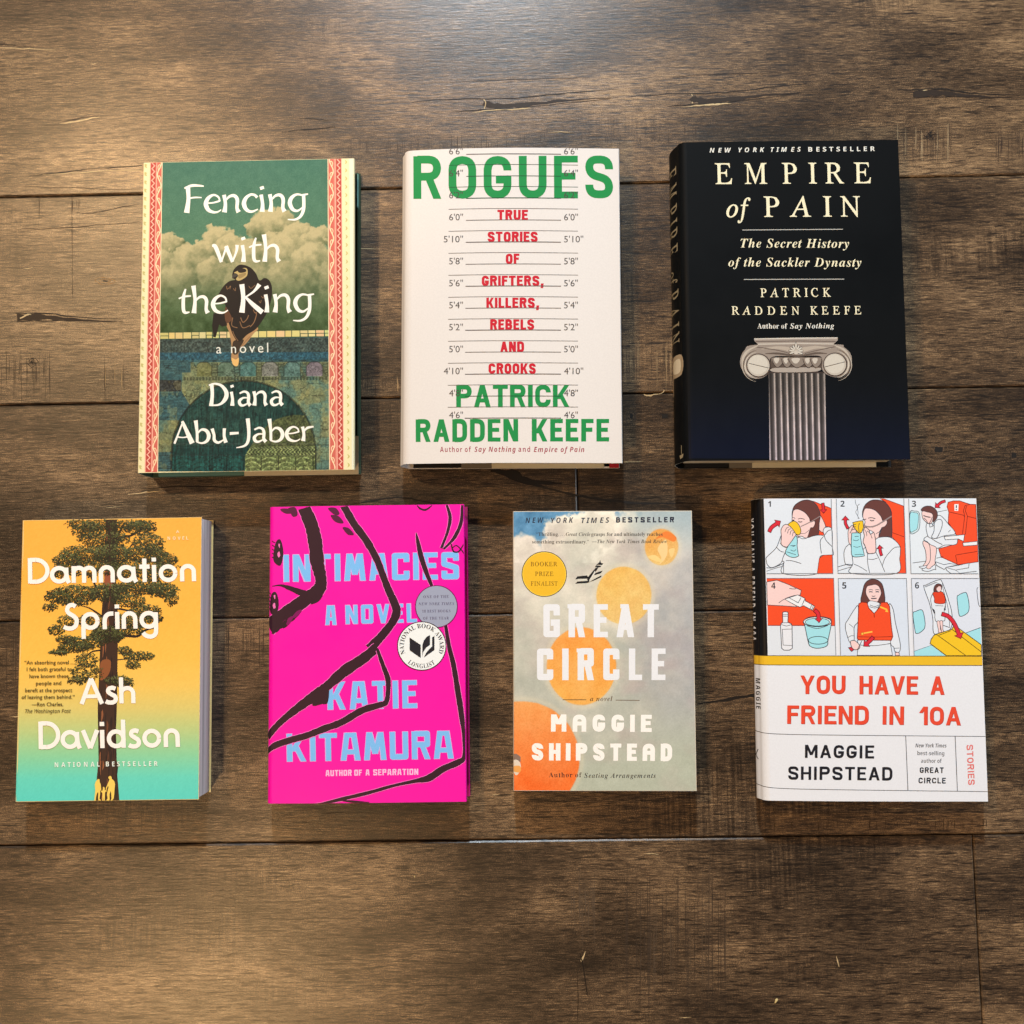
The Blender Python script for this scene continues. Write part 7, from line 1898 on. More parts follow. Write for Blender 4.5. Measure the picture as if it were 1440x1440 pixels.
jk = b.wrapper('dust_jacket', lambda x, y: WHT, fold=.003)
hardcover_parts(b, WHITEC)
P = 'cover_band_pattern'
b.poly(P, [(-.034, yb), (xk + .0006, yb), (xk, b.H - .0001), (-.034, b.H - .0001)], NIGHT, flat=True)
b.poly(P, [(-.034, yl), (b.W - .0002, yl - .0002), (b.W - .0002, yb - .0002), (-.034, yb)], YEL, flat=True)
for yy in (922.3, 935.3):
    y = float(b.loc([(1200, yy)])[0, 1])
    b.line(P, [(-.022, y), (b.W - .0005, y - .0002)], .00045, C(60, 54, 44), smooth=False, flat=True)
for p0, p1 in ((Y2(90, 497), Y2(1386, 517)), (Y2(90, 808), Y2(1396, 836))):
    b.line(P, [p0, ((p0[0] * .8 + p1[0] * .2), (p0[1] * .5 + p1[1] * .5)), p1], .8, INK)
    q = b.loc([p0])[0]
    b.line(P, [(-.016, q[1] + .0006), (q[0], q[1])], .00043, INK, smooth=False, flat=True)
b.line(P, [Y2(920, 514), Y2(933, 830)], .9, INK, smooth=False)
b.line(P, [Y2(1206, 516), Y2(1219, 832)], .9, INK, smooth=False)
OR, RD, SK, HR, AQ, YL, WS = C(244, 82, 42), C(218, 46, 62), C(244, 212, 210), C(104, 62, 58), C(166, 228, 240), C(244, 200, 40), C(228, 236, 246)


def panel(zx, zy):
    return lambda l: [(zx + x / 12.0, zy + y / 12.0) for x, y in l]


def arrow(P, z, pts, w, head, col=RD):
    """bent block arrow along pts with a head at the end"""
    p = smooth_pts(np.array(pts, float), 6)
    d = p[-1] - p[-3]
    d = d / np.hypot(*d)
    n = np.array([-d[1], d[0]])
    tip = p[-1] + d * head
    v, f = ribbon(p, w)
    m = len(p)
    out = [tuple(v[i]) for i in range(m)] + [tuple(p[-1] + n * head * .95), tuple(tip), tuple(p[-1] - n * head * .95)] + [tuple(v[m + i]) for i in range(m - 1, -1, -1)]
    b.shape(P, z(out), col, .9, C(96, 16, 30), smooth=False)


def ln(P, z, pts, w=.85, smooth=True, c=None):
    b.line(P, z(pts), w, c or INK, smooth)


# ---- panel 1
P, z = 'safety_drawing', panel(1070, 695)
b.poly(P, z([(70, 90), (1185, 80), (1215, 1338), (95, 1340)]), C(224, 234, 246))
b.shape(P, z([(800, 100), (900, 125), (1190, 240), (1195, 570), (1090, 540), (1000, 360), (900, 180)]), OR, .9, C(120, 30, 20), smooth=False)
b.poly(P, z([(960, 590), (1060, 640), (1060, 690), (960, 690)]), OR)
b.shape(P, z([(1000, 365), (1040, 420), (1090, 545), (1050, 640), (975, 590), (985, 480)]), SK, .8)
b.shape(P, z([(530, 420), (528, 300), (570, 190), (680, 115), (800, 98), (910, 150), (985, 270), (1000, 380), (985, 480), (965, 690), (860, 715), (770, 745), (800, 640), (840, 560), (830, 440), (760, 330), (640, 255), (560, 270), (535, 330)]), HR)
b.shape(P, z([(540, 300), (570, 260), (640, 258), (740, 310), (815, 400), (835, 470), (900, 450), (912, 500), (880, 560), (840, 565), (820, 620), (770, 740), (640, 725), (610, 690), (560, 640), (525, 480), (528, 380)]), SK, .7)
b.line(P, z([(640, 660), (740, 660), (820, 600)]), .6, INK)
b.shape(P, z([(100, 1060), (260, 900), (340, 700), (345, 800), (450, 885), (400, 1000), (355, 1130), (300, 1190), (180, 1240), (110, 1190), (92, 1120)]), WS)
b.shape(P, z([(375, 1338), (390, 1150), (360, 1120), (420, 980), (640, 720), (760, 740), (900, 700), (1010, 690), (1070, 705), (1050, 620), (1090, 560), (1195, 590), (1205, 890), (1210, 1030), (1000, 1050), (950, 1338)]), WS, .85)
ln(P, z, [(1070, 700), (1100, 780), (1205, 890)])
ln(P, z, [(1050, 720), (1000, 800), (1020, 1000)])
ln(P, z, [(1195, 600), (1130, 620), (1075, 690)])
ln(P, z, [(420, 1120), (530, 1125), (680, 1170)])
ln(P, z, [(625, 705), (690, 750), (770, 745)], .7)
b.shape(P, z([(950, 1338), (985, 1080), (1050, 1030), (1205, 1022), (1215, 1338)]), OR, .8, C(120, 30, 20), smooth=False)
b.shape(P, z([(340, 830), (345, 720), (340, 600), (380, 530), (430, 510), (500, 540), (560, 620), (590, 690), (520, 790), (440, 890), (380, 880)]), SK, .9)
b.shape(P, z([(590, 700), (615, 780), (610, 860), (625, 990), (630, 1045), (540, 1068), (450, 1035), (412, 980), (450, 890), (520, 790)]), AQ, .9)
ln(P, z, [(495, 870), (580, 865), (530, 885)], .7)
ln(P, z, [(500, 940), (560, 960), (590, 930)], .7)
ln(P, z, [(430, 970), (520, 1000), (590, 1020)], .7)
b.shape(P, z([(460, 510), (540, 455), (610, 480), (660, 560), (672, 640), (640, 685), (590, 670), (550, 610), (500, 550)]), YL, .9)
for k in range(4):
    ln(P, z, [(405 + k * 42, 640 + k * 22), (430 + k * 38, 575 + k * 24), (470 + k * 32, 555 + k * 30)], .7)
ln(P, z, [(260, 890), (330, 960), (385, 975)], .7)
ln(P, z, [(325, 825), (380, 880), (440, 890)], .8)
ln(P, z, [(92, 1240), (200, 1240), (375, 1170)])
ln(P, z, [(92, 1300), (240, 1250), (370, 1215)], .6)
ln(P, z, [(380, 1160), (382, 1338)])
ln(P, z, [(670, 545), (830, 470), (1000, 370)], 1.2, c=C(150, 132, 132))
ln(P, z, [(625, 420), (670, 408), (740, 425)], .8)
ln(P, z, [(630, 455), (660, 470), (695, 462)], 1.1)
ln(P, z, [(530, 400), (560, 395), (575, 415)], .7)
b.poly(P, z([(525, 430), (565, 430), (560, 455), (535, 455)]), INK)
arrow(P, z, [(140, 635), (180, 560), (270, 495)], 60, 75)
arrow(P, z, [(1045, 150), (1052, 210), (1055, 262)], 46, 58)
b.text(P, '1', (1070 + 122 / 12, 695 + 213 / 12), (1070 + 168 / 12, 695 + 213 / 12), 8.0, C(40, 40, 50), 'bold')
# ---- panel 2
z = panel(1170, 695)
b.poly(P, z([(75, 80), (1210, 70), (1250, 1335), (100, 1335)]), C(224, 234, 246))
b.shape(P, z([(810, 75), (880, 78), (1210, 200), (1250, 1335), (1085, 1335), (1140, 1050), (1150, 880), (1010, 720), (1005, 300), (900, 130)]), OR, .8, C(120, 30, 20), smooth=False)
ln(P, z, [(1020, 650), (1220, 720)], .7, c=C(120, 30, 20))
b.shape(P, z([(520, 390), (515, 290), (560, 180), (650, 110), (750, 95), (870, 120), (960, 210), (1000, 330), (1008, 720), (940, 715), (790, 760), (780, 740), (850, 540), (850, 430), (760, 300), (600, 240), (540, 265)]), HR)
b.shape(P, z([(520, 380), (545, 260), (600, 238), (720, 270), (820, 370), (855, 445), (920, 440), (925, 500), (880, 550), (850, 560), (800, 650), (780, 750), (725, 745), (700, 640), (540, 560), (560, 470)]), SK, .7)
ln(P, z, [(740, 670), (800, 630), (840, 560)], .7)
b.shape(P, z([(600, 1000), (740, 970), (740, 760), (930, 720), (1050, 770), (1140, 870), (1152, 960), (1140, 1080), (1085, 1335), (330, 1335), (345, 1190), (330, 1050), (440, 1030), (560, 900)]), WS, .85)
b.shape(P, z([(285, 850), (230, 900), (200, 1000), (215, 1140), (250, 1190), (345, 1190), (340, 1050), (315, 860)]), WS, .85)
ln(P, z, [(1145, 890), (1040, 910), (900, 1070), (850, 1200)], .8)
ln(P, z, [(370, 1180), (480, 1230), (590, 1300)], .8)
ln(P, z, [(600, 1000), (600, 1150), (635, 1335)], .8)
ln(P, z, [(740, 980), (800, 1100), (890, 1310)], .8)
ln(P, z, [(610, 1095), (690, 1100), (770, 1075)], .8)
b.shape(P, z([(280, 800), (270, 640), (300, 560), (350, 530), (400, 600), (400, 660), (330, 700), (320, 850)]), SK, .8)
b.shape(P, z([(330, 680), (350, 655), (470, 660), (480, 720), (500, 850), (540, 1010), (525, 1045), (350, 1048), (325, 900)]), AQ, .9)
for l in ([(380, 715), (450, 710)], [(355, 770), (410, 785), (455, 765)], [(360, 880), (420, 895), (480, 880)], [(380, 1020), (480, 1015), (530, 1020)]):
    ln(P, z, l, .7)
b.shape(P, z([(350, 478), (440, 455), (520, 448), (530, 560), (500, 640), (460, 660), (420, 625), (370, 560)]), YL, .9, smooth=False)
ln(P, z, [(460, 490), (445, 560), (460, 640)], .8)
b.shape(P, z([(600, 990), (560, 880), (525, 800), (545, 700), (530, 620), (560, 560), (620, 600), (640, 670), (680, 660), (700, 640), (720, 700), (735, 800), (735, 970), (670, 1000)]), SK, .9)
ln(P, z, [(590, 620), (640, 660), (675, 745)], .7)
ln(P, z, [(550, 600), (580, 650), (585, 710)], .7)
for k in range(3):
    ln(P, z, [(300 + k * 26, 660 - k * 50), (340 + k * 14, 600 - k * 44), (400, 590 - k * 40)], .8)
ln(P, z, [(530, 535), (640, 550), (760, 520), (1005, 370)], 1.8, c=C(150, 134, 136))
ln(P, z, [(610, 405), (660, 395), (730, 412)], .8)
ln(P, z, [(640, 435), (670, 450), (710, 440)], 1.1)
ln(P, z, [(515, 425), (545, 428), (575, 418)], 1.0)
ln(P, z, [(560, 470), (545, 510), (560, 530)], .6)
ln(P, z, [(390, 90), (400, 160), (435, 230), (400, 300), (440, 380), (440, 420)], .6)
ln(P, z, [(465, 165), (425, 210), (440, 300), (435, 370), (460, 415)], .6)
ln(P, z, [(105, 1225), (245, 1185), (345, 1190)])
ln(P, z, [(105, 1290), (330, 1225)], .6)
arrow(P, z, [(270, 580), (230, 500), (225, 435)], 44, 66)
arrow(P, z, [(835, 1035), (815, 970), (808, 915)], 44, 56)
b.text(P, '2', (1170 + 142 / 12, 695 + 210 / 12), (1170 + 212 / 12, 695 + 210 / 12), 8.2, C(40, 40, 50), 'bold')
# ---- panel 3
z = panel(1270, 695)
b.poly(P, z([(95, 75), (1215, 68), (1268, 1340), (130, 1340)]), C(226, 236, 246))
b.shape(P, z([(115, 310), (200, 285), (260, 300), (282, 380), (275, 560), (220, 640), (118, 645)]), C(206, 232, 240), .8)
b.shape(P, z([(118, 330), (200, 312), (250, 330), (258, 400), (240, 570), (190, 615), (120, 620)]), AQ, .6)
ln(P, z, [(580, 300), (740, 268)], .7)
b.shape(P, z([(740, 210), (760, 135), (850, 112), (950, 112), (1130, 170), (1225, 172), (1258, 800), (1265, 1140), (930, 1190), (640, 1060), (600, 920), (860, 850), (880, 660), (760, 480), (770, 300)]), OR, .9, C(120, 30, 20), smooth=False)
for l in ([(780, 300), (1020, 355), (1035, 380)], [(1130, 172), (1045, 190), (1015, 280), (1040, 370), (1000, 670)], [(1070, 195), (1050, 280), (1085, 370), (1050, 680)], [(1090, 375), (1240, 410)], [(890, 1025), (1250, 965)], [(885, 1030), (910, 1170)], [(600, 930), (640, 1060)]):
    ln(P, z, l, .8, False, C(120, 30, 20))
b.poly(P, z([(862, 168), (935, 165), (930, 282), (866, 280)]), C(244, 244, 246))
ln(P, z, [(898, 185), (896, 232)], 1.5, False)
b.disc(P, 1270 + 896 / 12, 695 + 258 / 12, .9, .9, INK, 10)
b.shape(P, z([(350, 760), (400, 715), (640, 640), (880, 670), (900, 840), (700, 860), (560, 910), (380, 790)]), WS, .85)
b.shape(P, z([(690, 715), (1035, 682), (1020, 795), (930, 755), (710, 770)]), C(238, 242, 248), .85, smooth=False)
b.shape(P, z([(1005, 820), (1250, 795), (1252, 858), (1015, 875)]), C(240, 242, 246), .8, smooth=False)
b.shape(P, z([(385, 800), (460, 850), (560, 910), (540, 1100), (530, 1190), (440, 1260), (370, 1230), (440, 1100), (420, 1000)]), SK, .8)
b.shape(P, z([(340, 790), (380, 800), (440, 850), (460, 1000), (450, 1130), (390, 1210), (330, 1220), (385, 1120), (375, 950), (335, 850)]), SK, .8)
b.shape(P, z([(320, 1265), (380, 1240), (440, 1260), (530, 1190), (550, 1270), (530, 1265), (430, 1300), (340, 1290)]), WS, .8)
b.shape(P, z([(270, 1225), (340, 1212), (400, 1205), (370, 1245), (320, 1252)]), WS, .7)
b.shape(P, z([(520, 470), (580, 365), (650, 375), (760, 500), (880, 660), (700, 700), (520, 745), (480, 600)]), WS, .85)
b.shape(P, z([(390, 600), (395, 500), (440, 500), (500, 520), (525, 560), (510, 720), (430, 725)]), WS, .8)
b.shape(P, z([(530, 480), (600, 425), (655, 450), (650, 560), (580, 720), (530, 745), (480, 720), (520, 620)]), WS, .85)
b.shape(P, z([(305, 255), (360, 210), (450, 200), (530, 240), (575, 310), (570, 400), (510, 465), (490, 400), (480, 320), (330, 290)]), HR, .8)
b.shape(P, z([(320, 290), (400, 300), (490, 330), (500, 420), (470, 490), (400, 480), (330, 400)]), SK, .7)
ln(P, z, [(340, 360), (400, 380), (460, 390)], 1.4)
ln(P, z, [(345, 400), (390, 440), (410, 490)], .8)
ln(P, z, [(490, 380), (470, 440), (440, 490)], .8)
b.shape(P, z([(440, 500), (490, 498), (500, 540), (450, 555)]), WS, .7, smooth=False)
ln(P, z, [(470, 740), (560, 800), (660, 850)], .8)
ln(P, z, [(760, 640), (800, 600)], .6)
ln(P, z, [(160, 1160), (380, 1130)], .7)
b.shape(P, z([(545, 1140), (690, 1190), (780, 1170), (920, 1190), (740, 1230), (690, 1270), (560, 1200)]), WS, .8, smooth=False)
b.shape(P, z([(720, 1235), (930, 1200), (1110, 1160), (1105, 1240), (880, 1280), (960, 1335), (800, 1335), (730, 1280)]), WS, .8, smooth=False)
ln(P, z, [(560, 1080), (680, 1050)], .7)
ln(P, z, [(950, 1335), (1240, 1300)], .7)
ln(P, z, [(880, 1280), (750, 1245)], .7)
arrow(P, z, [(710, 115), (640, 140), (585, 185)], 40, 62)
b.text(P, '3', (1270 + 148 / 12, 695 + 212 / 12), (1270 + 218 / 12, 695 + 212 / 12), 8.4, C(40, 40, 50), 'bold')
# ---- panel 4
z = panel(1070, 805)
b.poly(P, z([(98, 100), (1228, 98), (1248, 895), (118, 895)]), OR)
b.poly(P, z([(118, 895), (1248, 898), (1262, 1395), (128, 1395)]), C(224, 232, 242))
ln(P, z, [(118, 895), (1248, 898)], .9, False, C(120, 30, 20))
b.shape(P, z([(98, 160), (270, 130), (420, 185), (600, 265), (680, 300), (665, 380), (560, 390), (460, 420), (640, 500), (600, 580), (400, 565), (108, 550)]), SK, .9, smooth=False)
ln(P, z, [(480, 270), (560, 280), (600, 265)], .8)
ln(P, z, [(300, 515), (370, 465), (460, 420)], .8)
b.shape(P, z([(400, 450), (620, 378), (740, 435), (750, 480), (910, 570), (870, 640), (720, 560), (660, 585), (600, 565)]), C(240, 242, 246), .9, smooth=False)
for l in ([(470, 425), (630, 512), (675, 425)], [(740, 450), (690, 560)], [(860, 545), (830, 615)], [(885, 560), (855, 628)]):
    ln(P, z, l, .8, False)
b.shape(P, z([(715, 830), (800, 760), (960, 745), (1120, 765), (1190, 830), (1135, 1130), (1110, 1240), (960, 1280), (840, 1250), (800, 1180), (740, 900)]), AQ, 1.0)
t = np.linspace(0, 2 * np.pi, 26)[:-1]
b.shape(P, z([(952 + 236 * math.cos(a), 832 + 82 * math.sin(a)) for a in t]), C(232, 244, 248), 1.0, smooth=False)
b.shape(P, z([(952 + 205 * math.cos(a), 838 + 66 * math.sin(a)) for a in t]), AQ, .8, smooth=False)
b.line(P, z([(965 + 165 * math.cos(a), 1145 + 65 * math.sin(a)) for a in t]), .9, INK, False, True)
ln(P, z, [(780, 900), (950, 945), (1130, 895)], .7)
b.shape(P, z([(365, 690), (370, 670), (410, 662), (455, 670), (460, 690), (455, 840), (510, 865), (525, 900), (530, 1280), (480, 1312), (390, 1312), (350, 1280), (330, 900), (340, 865), (370, 840)]), C(232, 236, 244), 1.0, smooth=False)
for l in ([(360, 960), (520, 955)], [(360, 960), (375, 1225), (525, 1235)], [(345, 880), (430, 905), (520, 880)], [(368, 715), (458, 712)], [(370, 740), (458, 738)], [(370, 850), (455, 848)]):
    ln(P, z, l, .7, False)
arrow(P, z, [(905, 635), (960, 690), (975, 780)], 62, 66)
b.text(P, '4', (1070 + 175 / 12, 805 + 275 / 12), (1070 + 245 / 12, 805 + 275 / 12), 8.8, C(40, 34, 40), 'bold')
# ---- panel 5
z = panel(1170, 805)
b.poly(P, z([(105, 105), (1255, 103), (1305, 1400), (140, 1400)]), C(218, 230, 246))
b.shape(P, z([(500, 520), (520, 300), (560, 180), (640, 120), (720, 115), (800, 150), (860, 240), (890, 500), (760, 520)]), HR, .9)
b.shape(P, z([(570, 340), (590, 240), (660, 215), (740, 205), (800, 250), (830, 350), (800, 430), (760, 500), (690, 505), (620, 450)]), SK, .7)
b.shape(P, z([(440, 570), (380, 620), (280, 780), (225, 880), (240, 1010), (300, 1180), (370, 1150), (375, 920), (440, 820)]), WS, .9)
b.shape(P, z([(960, 560), (1030, 620), (1070, 850), (1150, 1200), (1135, 1340), (1060, 1330), (1040, 1260), (980, 1150)]), WS, .9)
b.shape(P, z([(430, 1140), (990, 1140), (985, 1200), (1020, 1398), (425, 1398), (440, 1230)]), WS, .8, smooth=False)
ln(P, z, [(460, 1225), (720, 1235), (980, 1200)], .8)
b.shape(P, z([(600, 520), (650, 480), (760, 500), (800, 540), (720, 690), (630, 620)]), WS, .7)
ln(P, z, [(640, 550), (720, 575), (790, 550)], .7)
ln(P, z, [(630, 575), (720, 600), (795, 575)], .7)
b.shape(P, z([(450, 530), (500, 500), (590, 510), (620, 600), (710, 695), (800, 590), (830, 505), (930, 505), (970, 570), (1000, 900), (1025, 1080), (1000, 1145), (450, 1140), (425, 1110), (440, 800)]), OR, 1.0, C(120, 30, 20), smooth=False)
ln(P, z, [(440, 1085), (720, 1090), (1015, 1082)], .7, True, C(120, 30, 20))
ln(P, z, [(710, 695), (712, 760)], .9, False, C(120, 30, 20))
ln(P, z, [(810, 580), (920, 625), (930, 655), (900, 650)], 2.2, False, C(250, 196, 70))
ln(P, z, [(510, 1030), (680, 1000)], 2.0, False, C(252, 196, 80))
b.disc(P, 1170 + 512 / 12, 805 + 1035 / 12, 2.3, 2.3, C(200, 110, 40), 14)
b.disc(P, 1170 + 512 / 12, 805 + 1035 / 12, 1.5, 1.5, C(252, 196, 80), 14)
for x in (655, 765):
    ln(P, z, [(x - 30, 330), (x, 325), (x + 30, 332)], 1.3)
    ln(P, z, [(x - 38, 298), (x, 288), (x + 38, 300)], .8)
ln(P, z, [(670, 395), (700, 405), (730, 395)], .9)
ln(P, z, [(660, 438), (705, 440), (750, 435)], 1.4)
ln(P, z, [(700, 440), (720, 350), (690, 390)], .01)
b.shape(P, z([(310, 1170), (380, 1150), (450, 1210), (470, 1260), (430, 1300), (350, 1290)]), SK, .9)
b.shape(P, z([(275, 1270), (320, 1260), (370, 1300), (330, 1335)]), RD, .8, smooth=False)
ln(P, z, [(430, 1300), (500, 1160)], .9)
b.shape(P, z([(1065, 1350), (1130, 1350), (1140, 1400), (1070, 1400)]), SK, .7, smooth=False)
ln(P, z, [(1050, 1280), (1140, 1275)], .7)
ln(P, z, [(290, 870), (360, 930)], .6)
ln(P, z, [(270, 1100), (320, 1070), (370, 1070)], .7)
arrow(P, z, [(695, 1090), (640, 1150), (590, 1195)], 62, 76)
b.text(P, '5', (1170 + 172 / 12, 805 + 272 / 12), (1170 + 242 / 12, 805 + 272 / 12), 8.8, C(40, 40, 50), 'bold')
# ---- panel 6
z = panel(1275, 805)
b.poly(P, z([(80, 103), (1212, 100), (1262, 1405), (125, 1405)]), C(222, 230, 244))
ln(P, z, [(130, 1330), (420, 1230)], .8)
b.poly(P, z([(130, 1332), (415, 1232), (660, 1405), (135, 1405)]), AQ)
b.poly(P, z([(1000, 1020), (1245, 930), (1258, 1220)]), AQ)
ln(P, z, [(1000, 1020), (1245, 930)], .8)
b.shape(P, z([(105, 700), (150, 660), (230, 630), (275, 660), (308, 830), (300, 940), (230, 1010), (165, 1030), (140, 980)]), AQ, .9)
b.shape(P, z([(850, 430), (880, 380), (970, 340), (1015, 360), (1050, 520), (1045, 650), (990, 710), (915, 740), (880, 700)]), AQ, .9)
ln(P, z, [(1205, 250), (1185, 300), (1210, 520), (1235, 580)], .8)
b.shape(P, z([(290, 250), (330, 210), (540, 125), (600, 170), (700, 450), (765, 720), (730, 960), (470, 1040), (440, 780), (390, 540)]), C(228, 236, 246), .9)
ln(P, z, [(600, 170), (620, 300), (700, 620), (725, 930)], .7)
b.poly(P, z([(300, 235), (490, 160), (530, 165), (320, 250)]), C(150, 156, 168))
b.shape(P, z([(420, 560), (405, 450), (440, 360), (480, 360), (640, 400), (650, 560), (630, 640), (645, 780), (620, 820), (490, 820), (470, 650), (430, 610)]), WS, .8)
b.shape(P, z([(510, 830), (560, 830), (570, 960), (600, 1000), (540, 1015), (530, 950)]), SK, .7)
b.shape(P, z([(560, 830), (605, 825), (610, 960), (625, 990), (590, 1000)]), SK, .7)
b.shape(P, z([(440, 350), (500, 320), (600, 330), (645, 420), (635, 520), (480, 515), (465, 430)]), C(226, 70, 40), .8, C(100, 30, 20))
b.shape(P, z([(455, 320), (470, 230), (530, 190), (590, 220), (580, 300), (540, 330), (490, 325)]), HR, .8)
b.shape(P, z([(500, 270), (545, 230), (580, 250), (575, 310), (540, 330), (510, 310)]), SK, .5)
ln(P, z, [(480, 560), (620, 565)], .7)
ln(P, z, [(440, 620), (470, 690)], 1.6)
ln(P, z, [(650, 560), (645, 640)], 1.4)
ln(P, z, [(615, 890), (720, 930)], .8)
b.shape(P, z([(395, 1200), (410, 1130), (460, 1060), (500, 1040), (760, 960), (780, 920), (860, 930), (1258, 1220), (1262, 1405), (670, 1405)]), YL, 1.0, C(70, 58, 30), smooth=False)
for l in ([(500, 1045), (1000, 1405)], [(765, 960), (1262, 1345)], [(540, 1060), (740, 985)]):
    ln(P, z, l, .9, False, C(90, 70, 24))
arrow(P, z, [(590, 700), (700, 740), (800, 860), (880, 1040)], 64, 84)
b.text(P, '6', (1275 + 140 / 12, 805 + 272 / 12), (1275 + 208 / 12, 805 + 272 / 12), 8.8, C(40, 40, 50), 'bold')
# frames of the panels
FR = C(110, 116, 128)
for zx, zy, l in ((1070, 695, [(95, 1340), (1215, 1338), (1185, 80)]), (1170, 695, [(70, 80), (100, 1336), (1250, 1334), (1210, 70)]), (1270, 695, [(92, 78), (132, 1340), (1268, 1342)]),
                  (1070, 805, [(98, 100), (1228, 98), (1265, 1395)]), (1170, 805, [(145, 1400), (105, 103), (1255, 102), (1305, 1400)]), (1275, 805, [(125, 1405), (78, 103), (1214, 102)])):
    b.line(P, panel(zx, zy)(l), .8, FR, smooth=False)
P = 'title_lettering'
RT = C(232, 76, 50)
DR = C(150, 40, 36)


def red(s, p0, p1):
    b.strokes(P, s, condensed, (p0[0] + .5, p0[1] + .5), (p1[0] + .5, p1[1] + .5), 106 / 4.114, DR, 5.2, track=.17)
    b.strokes(P, s, condensed, p0, p1, 106 / 4.114, RT, 5.1, track=.17)


red('YOU', Y2(310, 270), Y2(570, 271))
red('HAVE', Y2(652, 272), Y2(990, 274))
red('A', Y2(1063, 274), Y2(1143, 275))
red('FRIEND', Y2(234, 443), Y2(705, 447))
red('IN', Y2(782, 447), Y2(908, 449))
red('10A', Y2(997, 450), Y2(1238, 452))
P = 'author_lettering'
KK = C(30, 30, 38)
b.strokes(P, 'MAGGIE', condensed, Y2(337, 641), Y2(737, 645), 76 / 4.114, KK, 3.8, track=.24)
b.strokes(P, 'SHIPSTEAD', condensed, Y2(240, 767), Y2(843, 772), 77 / 4.114, KK, 3.8, track=.24)
P = 'tagline'
GK = C(66, 66, 76)
b.text(P, 'New York Times', Y2(976, 580), Y2(1156, 581), 5.4, GK, 'boldital', -.01, 1.0)
b.text(P, 'best-selling', Y2(988, 625), Y2(1143, 626), 5.6, GK, 'bold', -.016, 1.0)
b.text(P, 'author of', Y2(1009, 669), Y2(1128, 670), 5.6, GK, 'bold', -.016, 1.0)
b.strokes(P, 'GREAT', condensed, Y2(1001, 728), Y2(1140, 729), 8.0, KK, 1.7, track=.26)
b.strokes(P, 'CIRCLE', condensed, Y2(994, 788), Y2(1152, 789), 8.0, KK, 1.7, track=.26)
p0, p1 = Y2(1271, 566), Y2(1282, 798)
b.strokes('subtitle_lettering', 'STORIES', condensed, p0, p1, 9.2, C(226, 120, 116), 1.8, track=.22)
# spine lettering, reading downwards
P = 'spine_lettering'
L_ = lambda px: b.H - (px - 701) * b.H / 426.0
b.text(P, 'YOU HAVE A FRIEND IN 10A', (-.016, L_(728)), (-.016, L_(905)), .010, C(226, 226, 230), 'bold', .0, 1.35, flat=True)
b.text('spine_lettering#2', 'MAGGIE', (-.0075, L_(958)), (-.0075, L_(1001)), .0062, KK, 'bold', .0, 1.2, flat=True)
b.text('spine_lettering#2', 'SHIPSTEAD', (-.018, L_(955)), (-.018, L_(1012)), .0062, KK, 'bold', .0, 1.2, flat=True)
P = 'spine_emblem'
b.line(P, [(-.006, L_(1058)), (-.010, L_(1066)), (-.013, L_(1063))], .0009, KK, flat=True)
b.line(P, [(-.010, L_(1066)), (-.006, L_(1072))], .0008, KK, smooth=False, flat=True)
b.finish(jk)
# ---------------------------------------------------------------- knots, cracks and saw marks in the floor
MARK = ink_material('wood_mark', 0.55, 0.25, 0.0, 0.3)
_cr, _sr = math.cos(-FLOOR_ROT), math.sin(-FLOOR_ROT)


class Marks:
    def __init__(self):
        self.v, self.f, self.k, self.n = [], [], [], 0

    def put(self, px, w, col, z=None):
        """px: points in photo pixels on the floor -> ribbon of width w (photo pixels)"""
        q = []
        for x, y in px:
            p = unproject(x, y, 0)
            q.append((p.x * _cr - p.y * _sr, p.x * _sr + p.y * _cr))
        v, f = ribbon(np.array(q), np.asarray(w, float) * .00055)
        zz = z if z is not None else .00003 + (self.n % 97) * 4e-7
        self.v += [(a, c, zz) for a, c in v]
        self.f += [tuple(i + self.n for i in t) for t in f]
        self.k += [col] * len(v)
        self.n += len(v)

    def build(self, name):
        mesh_ob(name, self.v, self.f, MARK, floor, self.k)


rm = random.Random(21)
BRN, BLK, PALE, MID = C(46, 34, 24), C(26, 20, 16), C(196, 172, 130), C(70, 55, 42)


def wob(pts, w, col, m, n=5, amp=.7):
    p = smooth_pts(np.array([(x, y, a) for (x, y), a in zip(pts, w)], float), n)
    for i in range(len(p)):
        p[i, 1] += rm.uniform(-amp, amp)
        p[i, 2] *= rm.uniform(.6, 1.3)
    m.put(p[:, :2], np.maximum(p[:, 2], .15), col)


cr = Marks()
# split with a chipped start (three planks carry the same print)
for ox, oy, s in ((680, 145, 1.0), (972, 138, .85)):
    wob([(ox, oy), (ox + 20 * s, oy + 4), (ox + 60 * s, oy + 2), (ox + 110 * s, oy - 3), (ox + 180 * s, oy - 8)], [8, 9, 7, 3, 1], BRN, cr)
    wob([(ox - 100 * s, oy - 2), (ox - 40 * s, oy - 6), (ox + 40 * s, oy - 7), (ox + 120 * s, oy - 14), (ox + 190 * s, oy - 20)], [.6, 1.5, 1.3, 1.4, .4], BLK, cr)
    wob([(ox - 40 * s, oy + 12), (ox, oy + 9), (ox + 60 * s, oy + 6), (ox + 190 * s, oy - 8)], [.5, 1.6, 1.2, .3], BLK, cr)
    wob([(ox - 30 * s, oy - 30), (ox + 60 * s, oy - 34), (ox + 150 * s, oy - 36)], [.4, 1.2, .3], BRN, cr)
    wob([(ox, oy - 6), (ox + 3, oy), (ox + 1, oy + 8)], [1.5, 1.2, 1.5], PALE, cr)
    wob([(ox - 16 * s, oy + 13), (ox + 14 * s, oy + 10), (ox + 44 * s, oy + 8), (ox + 66 * s, oy + 7)], [.5, 1.6, 2.6, .5], PALE, cr)
